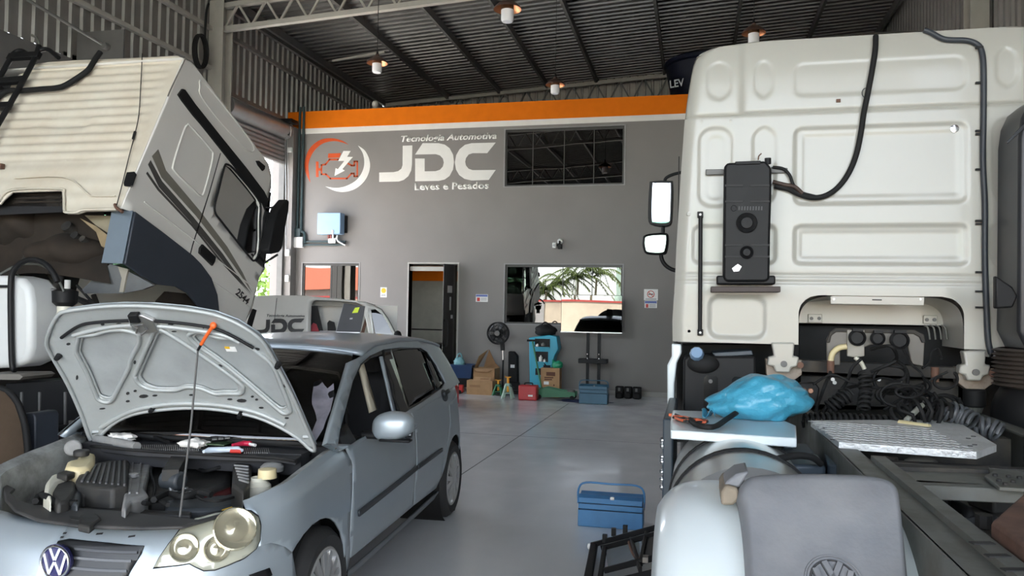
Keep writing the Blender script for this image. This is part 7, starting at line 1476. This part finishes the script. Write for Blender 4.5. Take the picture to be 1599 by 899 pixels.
sp_('door_gap', [(341, 239), (342.2, 239), (325, 300), (314.5, 333), (298.5, 383), (294.7, 398), (293.5, 397), (297, 383), (313, 332), (323.5, 300)], m_seam, 0, .002)
q = [AB(*sab(*p), AX + .022) for p in ((290, 196), (294, 197), (324, 231), (329, 246), (316, 298), (309, 305), (297, 294.5), (270, 268), (268, 254), (284, 204))]; MB().tube(spline(q, 4, True), .010, 6, True).build('pressed_bead', m_aw, ax_, smooth=60)
q = [AB(*sab(*p), AX + .022) for p in ((309, 137), (313, 127), (350, 170), (392, 226), (385, 235), (345, 195), (312, 152))]; MB().tube(spline(q, 4, True), .008, 6, True).build('pressed_bead', m_aw, ax_, smooth=60)
q = [AB(*sab(*p), AX + .022) for p in ((222, 315), (294, 370), (330, 400), (392, 448))]; MB().tube(spline(q, 4), .006, 6).build('pressed_line', m_aw, ax_, smooth=60)
q = [AB(*sab(*p), AX + .022) for p in ((330, 440), (345, 450), (388, 480))]; MB().tube(spline(q, 4), .006, 6).build('pressed_line', m_aw, ax_, smooth=60)
sp_('door_handle', [(311, 381), (332, 401), (330, 409), (326.5, 415), (306, 395), (307, 387)], m_black, 0, .025, bevel=.006); sp_('marker_lamp', [(396, 251), (400, 251), (409.5, 259), (409, 264), (406, 267), (399, 258)], m_black, 0, .02, bevel=.004)
sp_('grille_edge', [(391, 482), (396, 484), (388, 512), (382, 512), (384, 500)], m_black, 0, .02)
d0 = AB(*sab(364, 459), AX + .024); text_mesh('number_lettering', '2544', 1, m_seam, ax_, d0, ad, bd_, shear=.25, bold=.02, width=.27, height=.09)
pv = [rpos(*p, .02) for p in ((201, 272), (213, 271), (216, 275), (210, 292), (206, 294), (197, 293), (196, 289))]; MB().prism(pv, -ad * .012).build('cab_vent', m_black, ax_, bevel=.004)
MB().tube(spline([rpos(x, y, .02) for x, y in ((224, 86), (222, 130), (219, 180), (213, 210), (204, 245), (193, 290), (184, 324))], 5), .004, 6).build('aerial_wire', m_cable, ax_, smooth=60); MB().cyl(rpos(213, 208, .02), rpos(210, 219, .02), .012).build('wire_sleeve', m_cable, ax_)
MB().tube(spline([rpos(183, 322, .03), rpos(185, 327, .03), rpos(195, 334, .03)], 4), .014, 6).build('latch_stub', m_rust, ax_)
MB().tube(spline([UX(290, 90, AX + .02), UX(268, 136, AX + .02), UX(262, 150, AX + .02)], 4), .006, 6).build('roof_seam', m_brk, ax_)
# mirror on the right door
Xm = AX + .22
P = [UX(x, y, Xm) for x, y in ((449, 311), (452, 314), (451, 330), (447, 350), (441, 388), (436, 394), (422, 397), (420, 390), (428, 350), (437, 325))]; am = MB().prism(P, (-.12, 0, 0)).build('door_mirror', m_black, ax_, bevel=.015)
for a, b in (((413, 324), (438, 324)), ((410, 412), (434, 397)), ((416, 352), (424, 367))): MB().tube([UX(*a, AX + .02), UX(*b, Xm - .05)], .013, 8).build('mirror_arm', m_black, ax_, smooth=60)
# ladder and hoses on the cab's back
ld = MB().tube(spline([rpos(x, y, .09) for x, y in ((71, 82), (65, 100), (48, 133), (27, 171), (3, 213), (-8, 235))], 3), .026, 8).build('ladder_rail', m_black, ax_, smooth=60)
MB().tube(spline([rpos(x, y, .09) for x, y in ((32, 94), (28, 99), (7, 136), (-15, 172), (-40, 215))], 3), .026, 8).build('ladder_rail', m_black, ax_, smooth=60)
for a, b in (((24, 99.5), (72, 96.5)), ((3, 138.5), (48, 134.5)), ((-20, 178), (27, 175))): MB().bar(rpos(*a, .09), rpos(*b, .09), .05, .075, up=bd_).build('ladder_rung', m_black, ax_, bevel=.006)
for pts in (((28, 99), (33, 90), (42, 87), (53, 93)), ((68, 92), (73, 87), (82, 85), (90, 90), (97, 96))): MB().tube(spline([rpos(x, y, .09 - .03 * k / 3) for k, (x, y) in enumerate(pts)], 4), .022, 8).build('ladder_hook', m_black, ax_, smooth=60)
MB().tube([rpos(72, 84, .09), rpos(71, 76, .1), rpos(68, 70, .1), rpos(60, 66, .1)], .012, 6).build('ladder_stay', m_chs, ax_)
MB().tube(spline([rpos(x, y, .05) for x, y in ((162, 87), (154, 98), (148, 108), (142, 116), (127, 127), (107, 139), (92, 143), (71, 144.5), (40, 147), (18, 147), (0, 160), (-12, 175))], 5), .027, 8).build('corrugated_hose', m_rubber, ax_, smooth=60)
MB().box(rpos(3, 263, .03), (.08, .04, .05)).build('clamp', m_rust, ax_)
# underside of the cab: tunnel, floor, flaps
def under(px_, py_, dep): x, b = rxb(px_, py_, dep); return AB(dep, b, x)
MB().grid(lambda u, v: (lambda p: p + ad * (.10 * math.sin(5 * u + 2 * v) + .06 * math.sin(9 * v + 3 * u)))(under(-60 + 230 * u, 290 + 150 * v, .45)), 26, 18).build('cab_floor', m_brown, ax_, smooth=60)
MB().prism([under(*p, .12) for p in ((18, 301), (92, 299), (99, 305), (99, 322), (6, 322))], ad * .02).build('tunnel_vent', M('vent_taupe', (.06, .05, .04), .6), ax_)
for k in range(3): MB().bar(under(22, 304 + k * 6, .11), under(96, 303 + k * 6, .11), .014, .012, up=ad).build('vent_slat', m_brown, ax_)
MB().prism([under(*p, .22) for p in ((132, 336), (184, 337), (182, 372), (150, 352))], ad * .02).build('step_well', M('well_cream', (.30, .26, .18), .7, var=.15), ax_); MB().prism([under(*p, .18) for p in ((124, 340), (150, 353), (182, 378), (180, 392), (158, 384), (150, 362))], ad * .04).build('sill_rail', M('sill_ochre', (.28, .21, .12), .75, var=.2), ax_)
MB().ellipsoid(under(115, 395, .5), (.42, .3, .17), 20, 12, fn=lambda v: 1 + .1 * math.sin(6 * v.x + 2 * v.z)).build('engine_hump', m_brown, ax_, smooth=60); MB().ellipsoid(under(40, 350, .5), (.35, .25, .22), 20, 12, fn=lambda v: 1 + .15 * math.sin(5 * v.x + 3 * v.z)).build('gearbox_hump', m_brown, ax_, smooth=60)
for x, y, r in ((103, 352, .05), (115, 367, .04), (128, 372, .03)): c = under(x, y, .3); MB().cyl(c, c + ad * .12, r).build('pivot_boss', m_grime, ax_, smooth=40)
MB().prism([UY(x, y, 5.9) for x, y in ((128, 452), (150, 432), (165, 418), (172, 412), (186, 416), (240, 445), (222, 452), (190, 458), (132, 458))], (0, .03, 0)).build('mud_flap', M('flap_grey', (.13, .135, .135), .6, var=.15), ax_)
MB().prism([UY(x, y, 5.88) for x, y in ((184, 416), (200, 420), (196, 436), (192, 456), (186, 456), (190, 434))], (0, .02, 0)).build('flap_bracket', M('bracket_cream', (.36, .33, .27), .7), ax_)
# chassis, engine and wheels
for x in (AXC - .42, AXC + .42): MB().bb((x - .04, 1.0, .78), (x + .04, 8.3, 1.05)).build('frame_rail', m_dark, ax_)
MB().box((AXC, 7.1, 1.05), (.8, 1.3, .75)).build('engine_block', m_dark, ax_, bevel=.06); MB().box((AXC, 6.2, 1.0), (.6, .7, .5)).build('gearbox', m_dark, ax_, bevel=.08)
for x, y, z, d in ((-5.2, 6.6, 1.2, (.3, .8, .25)), (-5.4, 7.0, 1.42, (.7, .6, .2)), (-6.4, 6.7, 1.3, (.4, .5, .3))): MB().box((x, y, z), d, (.1, .1, .2)).build('engine_part', m_grime, ax_, bevel=.04)
rnd = random.Random(31)
for k in range(12): c = UY(rnd.uniform(30, 200), rnd.uniform(400, 470), rnd.uniform(5.8, 6.6)); c.x = min(c.x, -5.5); MB().tube(spline([c, c + Vector((rnd.uniform(-.2, .2), rnd.uniform(-.1, .1), rnd.uniform(-.2, .1))), c + Vector((rnd.uniform(-.5, .5), .1, rnd.uniform(-.3, .1)))], 5), rnd.uniform(.012, .03), 6).build('engine_hose', m_grime, ax_, smooth=60)
MB().bb((AXC - 1.15, 8.0, .35), (AXC + 1.15, 8.4, .95)).build('front_bumper', m_aw, ax_, bevel=.08)
MB().prism([UX(x, y, AX - .1) for x, y in ((248, 470), (262, 455), (290, 458), (312, 480), (330, 500), (330, 560), (248, 560))], (-.04, 0, 0)).build('wheel_liner', m_brown, ax_)
for s in (-1, 1): wheel(ax_, (AXC + s * 1.12, 7.0, .52), (s, 0, 0), .52, .3, .3, spokes=8); wheel(ax_, (AXC + s * 1.12, 2.6, .52), (s, 0, 0), .52, .3, .5, spokes=8)
# tank, dryer, battery box, mudguard
Yt2 = 5.0; P = [UY(x, y, Yt2 + .3) for x, y in ((-90, 434), (60, 432), (82, 437), (93, 450), (97, 475), (97, 540), (91, 561), (70, 570), (-90, 577))]; wt = MB().prism(P, (0, -.3, 0)).build('air_tank', M('tank_white', (.62, .63, .62), .38, var=.03), ax_, bevel=.05, segs=4)
for pts in ([(24, 578), (19, 568), (17, 500), (17, 445), (20, 425), (32, 411), (50, 405), (68, 410), (82, 424), (90, 440)],): MB().tube(spline([UY(x, y, Yt2 - .03) for x, y in pts], 5), .022, 8).build('tank_strap', m_black, wt, smooth=60)
MB().bar(UY(-60, 447, Yt2 - .02), UY(18, 447, Yt2 - .02), .04, .02).build('tank_strap', m_black, wt); MB().tube(spline([UY(x, y, Yt2 + .1) for x, y in ((0, 428), (25, 415), (45, 412), (70, 416), (90, 436), (100, 455))], 5), .010, 6).build('pipe', m_chs, wt, smooth=60)
c = UY(101, 478, Yt2 + .2); ddr = MB().lathe([(0, -.12), (.055, -.12), (.055, .0), (0, .0)], c, n=20).build('air_dryer', m_milk, ax_, smooth=40); MB().lathe([(.0, 0), (.06, .0), (.09, .03), (.095, .12), (.05, .14), (0, .14)], c, n=20).build('dryer_head', m_black, ddr, smooth=40); MB().cyl(c + Vector((.02, 0, .14)), c + Vector((.02, 0, .21)), .022).build('dryer_port', m_whitep, ddr); MB().cyl(c + Vector((-.02, 0, .12)), c + Vector((-.13, 0, .13)), .012).build('fitting', m_alu, ddr)
Yb2 = 4.9; bb2 = MB().prism([UY(x, y, Yb2) for x, y in ((8, 598), (128, 592), (128, 668), (60, 672), (8, 672))], (0, .45, 0)).build('battery_box', m_black, ax_, bevel=.01); MB().prism([UY(x, y, Yb2 + .04) for x, y in ((60, 676), (130, 668), (130, 760), (60, 760))], (0, .4, 0)).build('lower_box', m_black, ax_, bevel=.01)
for x in (34, 62, 102): MB().bar(UY(x, 612, Yb2 - .006), UY(x, 664, Yb2 - .006), .018, .012, up=(0, 1, 0)).build('box_rib', m_steeld, bb2)
MB().prism([UY(x, y, Yb2 - .01) for x, y in ((107, 656.5), (123, 655), (123, 661), (107, 662.5))], (0, .008, 0)).build('box_tag', m_brk, bb2); MB().bar(UY(60, 669, Yb2 - .01), UY(128, 662, Yb2 - .01), .03, .02).build('box_clamp', m_black, bb2); MB().bar(UY(65, 672, Yb2 - .01), UY(63, 740, Yb2 - .01), .016, .016).build('box_edge', m_steeld, ax_)
MB().prism([UY(x, y, Yb2 - .1) for x, y in ((-40, 584), (30, 584), (36, 588), (30, 593), (-40, 592))], (0, .3, 0)).build('deck_plate', m_brk, ax_)
def amud(u, v): a = math.pi * (.45 * v); r = .62; y = 3.35 + r * math.sin(a * 1.1) ; return (AX - .62 + .6 * u, 3.0 + .70 * math.sin(math.pi * .5 * v) + .02, .95 - .85 * (1 - math.cos(math.pi * .5 * v)) + .12)
P = [UY(x, y, 4.2) for x, y in ((-60, 612), (0, 606), (14, 612), (28, 630), (38, 660), (43, 700), (43, 770), (-60, 770))]; MB().prism(P, (0, -.25, 0)).build('mudguard', M('mudguard_brown', (.17, .115, .075), .75, var=.15, dirt=(.06, .045, .03), dirt_amt=.5, dscale=3), ax_, bevel=.015); MB().tube(spline([UY(x, y, 4.19) for x, y in ((0, 606), (14, 612), (28, 630), (38, 660), (43, 700), (43, 770))], 4), .022, 8).build('mudguard_rim', m_rubber, ax_, smooth=60)
MB().prism([UY(x, y, 4.3) for x, y in ((36, 645), (52, 645), (55, 652), (55, 770), (42, 770))], (0, .2, 0)).build('mudguard_side', m_slate, ax_, bevel=.01)
# ================================================================ WHITE VAN BEHIND THE HATCHBACK
VY = 11.0; m_vw = M('van_white', (.56, .555, .52), .35, var=.02, coat=.3)
VPV = UY(500, 480, 11.0); VPV.z = 0; VTH = math.radians(22.0); VR = Matrix.Rotation(VTH, 3, 'Z'); VRI = VR.transposed()
van = thing('van', 'white panel van parked across before the office wall', 'van', VPV, (0, 0, VTH)); INV[van.name] = Matrix.Translation(-VPV)
def VU(x, y, Y):      # pixel -> point in the van's own unrotated frame
    o = VPV + VRI @ (CAMPOS - VPV); d = VRI @ ray(x, y); return o + d * ((Y - o.y) / d.y)
def vp(x, y): v = VU(x, y, VY); return (v.x, v.z)
vt = [vp(*p) for p in ((397, 462), (432, 460.7), (467, 461), (503, 463.6), (537, 467), (564, 470), (581, 475), (595.5, 483), (606, 498), (616, 517))]
vx0 = vt[0][0]; nose = [(vt[-1][0] + .06, 1.10), (vt[-1][0] + .3, 1.0), (vt[-1][0] + .45, .88), (vt[-1][0] + .5, .6), (vt[-1][0] + .47, .3)]
def varch(xc): return [(xc + .36 * math.cos(math.radians(a)), .3 + .36 * math.sin(math.radians(a))) for a in range(0, 181, 20)]
fwx = vt[-1][0] - .1; rwx = fwx - 2.55; vl = vx0 - 1.0
out = [(vl + .05, .3), (vl, .8), (vl + .06, vt[0][1] - .12), (vl + .16, vt[0][1] - .02)] + vt + nose + varch(fwx)[0:] + varch(rwx)
door = [vp(*p) for p in ((485.5, 522), (485.5, 475), (488, 470), (493, 467.8), (530, 469.5), (556, 472), (566, 476), (578, 524))]
wnd = [vp(*p) for p in ((579, 483), (586, 482), (597, 491), (606, 506), (614, 523), (615, 526), (587, 526))]
door = [(x, z) for x, z in door]; door[0] = (door[0][0], .55); door[-1] = (vp(578, 524)[0] + .12, .55)
panel([out, door, wnd], lambda x, z: Vector((x, VY + .14 * max(0, (z - 1.0)) ** 1.5, z)), .15, .15).build('body_side', m_vw, van, smooth=40, solid=.03)
panel([out], lambda x, z: Vector((x, VY + 1.7 - .14 * max(0, (z - 1.0)) ** 1.5, z)), .3, .3).build('body_side', m_vw, van, smooth=40, solid=.03, offset=1)
strip = [(vl + .05, .3), (vl, .8), (vl + .06, vt[0][1] - .12), (vl + .16, vt[0][1] - .02)] + vt[:7]
def vstrip(name, pts, mat):
    m = MB(); n = len(pts); f = lambda z: .14 * max(0, (z - 1.0)) ** 1.5
    m.add([(x, VY + f(z), z) for x, z in pts] + [(x, VY + 1.7 - f(z), z) for x, z in pts], [(i, i + 1, n + i + 1, n + i) for i in range(n - 1)]); return m.build(name, mat, van, smooth=40, solid=.02)
vstrip('roof', strip, m_vw); vstrip('windscreen', vt[6:] + nose[:1], m_tint); vstrip('bonnet', nose, m_vw)
panel([wnd], lambda x, z: Vector((x, VY + .035 + .14 * max(0, (z - 1.0)) ** 1.5, z)), .3, .3).build('door_window', m_tint, van)
MB().bb((door[0][0] - .1, VY + .75, .5), (door[-1][0] + .3, VY + .8, 1.62)).build('inner_panel', m_vw, van); MB().bb((door[0][0] - .1, VY + .05, .45), (door[-1][0] + .3, VY + 1.6, .5)).build('cargo_floor', m_trim, van)
def vb(name, pts, mat, y=VY + .3, th=.05): return MB().prism([VU(a, b, y) for a, b in pts], (0, th, 0)).build(name, mat, van)
vb('door_rubber', [(485, 477.5), (495.5, 477.5), (505, 519), (506, 540), (485, 540)], m_black); vb('red_seat', [(486, 508), (489, 504), (494, 506), (499, 520), (499, 535), (486, 535)], M('seat_red', (.42, .03, .05), .6), VY + .25, .04); vb('inner_fan', [(511, 504), (514, 500), (522, 503), (525, 517), (522, 530), (512, 530)], m_black, VY + .35); vb('roof_trim', [(490, 475), (493, 469), (530, 470.5), (560, 474), (560, 478), (495, 477.5)], M('van_cream', (.45, .43, .38), .6), VY + .5)
vb('centre_post', [(567, 477), (571, 478), (584, 530), (578, 530)], m_vw, VY + .04, .04); vb('seat_belt', [(560, 530), (573, 488), (576, 492), (566, 530)], m_rust, VY + .2, .02)
def vg(pts): 
    for a, b in zip(pts, pts[1:]): MB().bar(VU(*a, VY - .002) + Vector((0, .14 * max(0, VU(*a, VY).z - 1.0) ** 1.5, 0)), VU(*b, VY - .002) + Vector((0, .14 * max(0, VU(*b, VY).z - 1.0) ** 1.5, 0)), .006, .006).build('panel_gap', m_seam, van)
vg([(431, 465), (428, 500), (423, 525)])
mr = MB().ellipsoid(VU(621, 523, VY - .14), (.06, .07, .07), 14, 10).build('door_mirror', m_black, van, smooth=60); MB().bar(VU(621, 525, VY - .12), VU(616, 528, VY + .02), .04, .04).build('mirror_arm', m_black, mr)
for x in (fwx, rwx):
    for y, s in ((VY + .02, -1), (VY + 1.68, 1)): wheel(van, (x, y, .29), (0, s, 0), .29, .2, .18)
for s, y in ((-1, VY + .1), (1, VY + 1.6)): MB().bb((vl - .01, y - .08, .75), (vl + .05, y + .08, 1.1)).build('tail_light', MATS['tail_red'], van)
MB().bb((vt[-1][0] + .4, VY + .1, .35), (vt[-1][0] + .55, VY + 1.6, .55)).build('front_bumper', m_black, van, bevel=.05)
# lettering on its side
m_vl = M('van_lettering', (.012, .012, .014), .4)
def vyz(x, y): p = VU(x, y, VY); return Vector((p.x, VY - .034 + .14 * max(0, p.z - 1.0) ** 1.5 + .02, p.z))
ja, jb = (735 - 617, 281), (1201, 462)
def vlet(name, pts): MB().prism([vyz(400 + (x - 617) * 75.5 / 584, 497 + (y - 265) * 23.5 / 197) for x, y in pts], (0, -.004, 0)).build(name, m_vl, van)
vlet('letter_j', [(735, 281), (783, 279), (781, 375), (777, 405), (763, 433), (740, 452), (715, 460), (617, 462), (617, 415), (690, 413), (712, 408), (728, 396), (734, 378)])
vlet('letter_d', [(797, 325), (835, 268), (915, 268), (945, 275), (970, 293), (987, 325), (992, 362), (987, 400), (970, 432), (945, 450), (915, 457), (797, 459), (797, 345), (845, 345), (845, 409), (900, 408), (922, 401), (936, 385), (941, 365), (936, 345), (922, 330), (900, 323)])
vlet('letter_c', [(1201, 265), (1158, 318), (1085, 318), (1065, 325), (1052, 342), (1048, 361), (1052, 380), (1065, 396), (1085, 403), (1201, 402), (1166, 452), (1080, 455), (1045, 447), (1018, 428), (1002, 400), (996, 365), (1003, 328), (1020, 298), (1047, 276), (1080, 268)])
a = vyz(416, 495.5); b = vyz(475.5, 495.5); text_mesh('lettering', 'Tecnologia Automotiva', 1, m_vl, van, a, (1, 0, 0), (0, .1, 1), width=(b - a).x, height=.05, shear=.22, bold=.02)
a = vyz(423, 526); b = vyz(468, 526); text_mesh('lettering', 'Leves e Pesados', 1, m_vl, van, a, (1, 0, 0), (0, .1, 1), width=(b - a).x, height=.045, bold=.02)
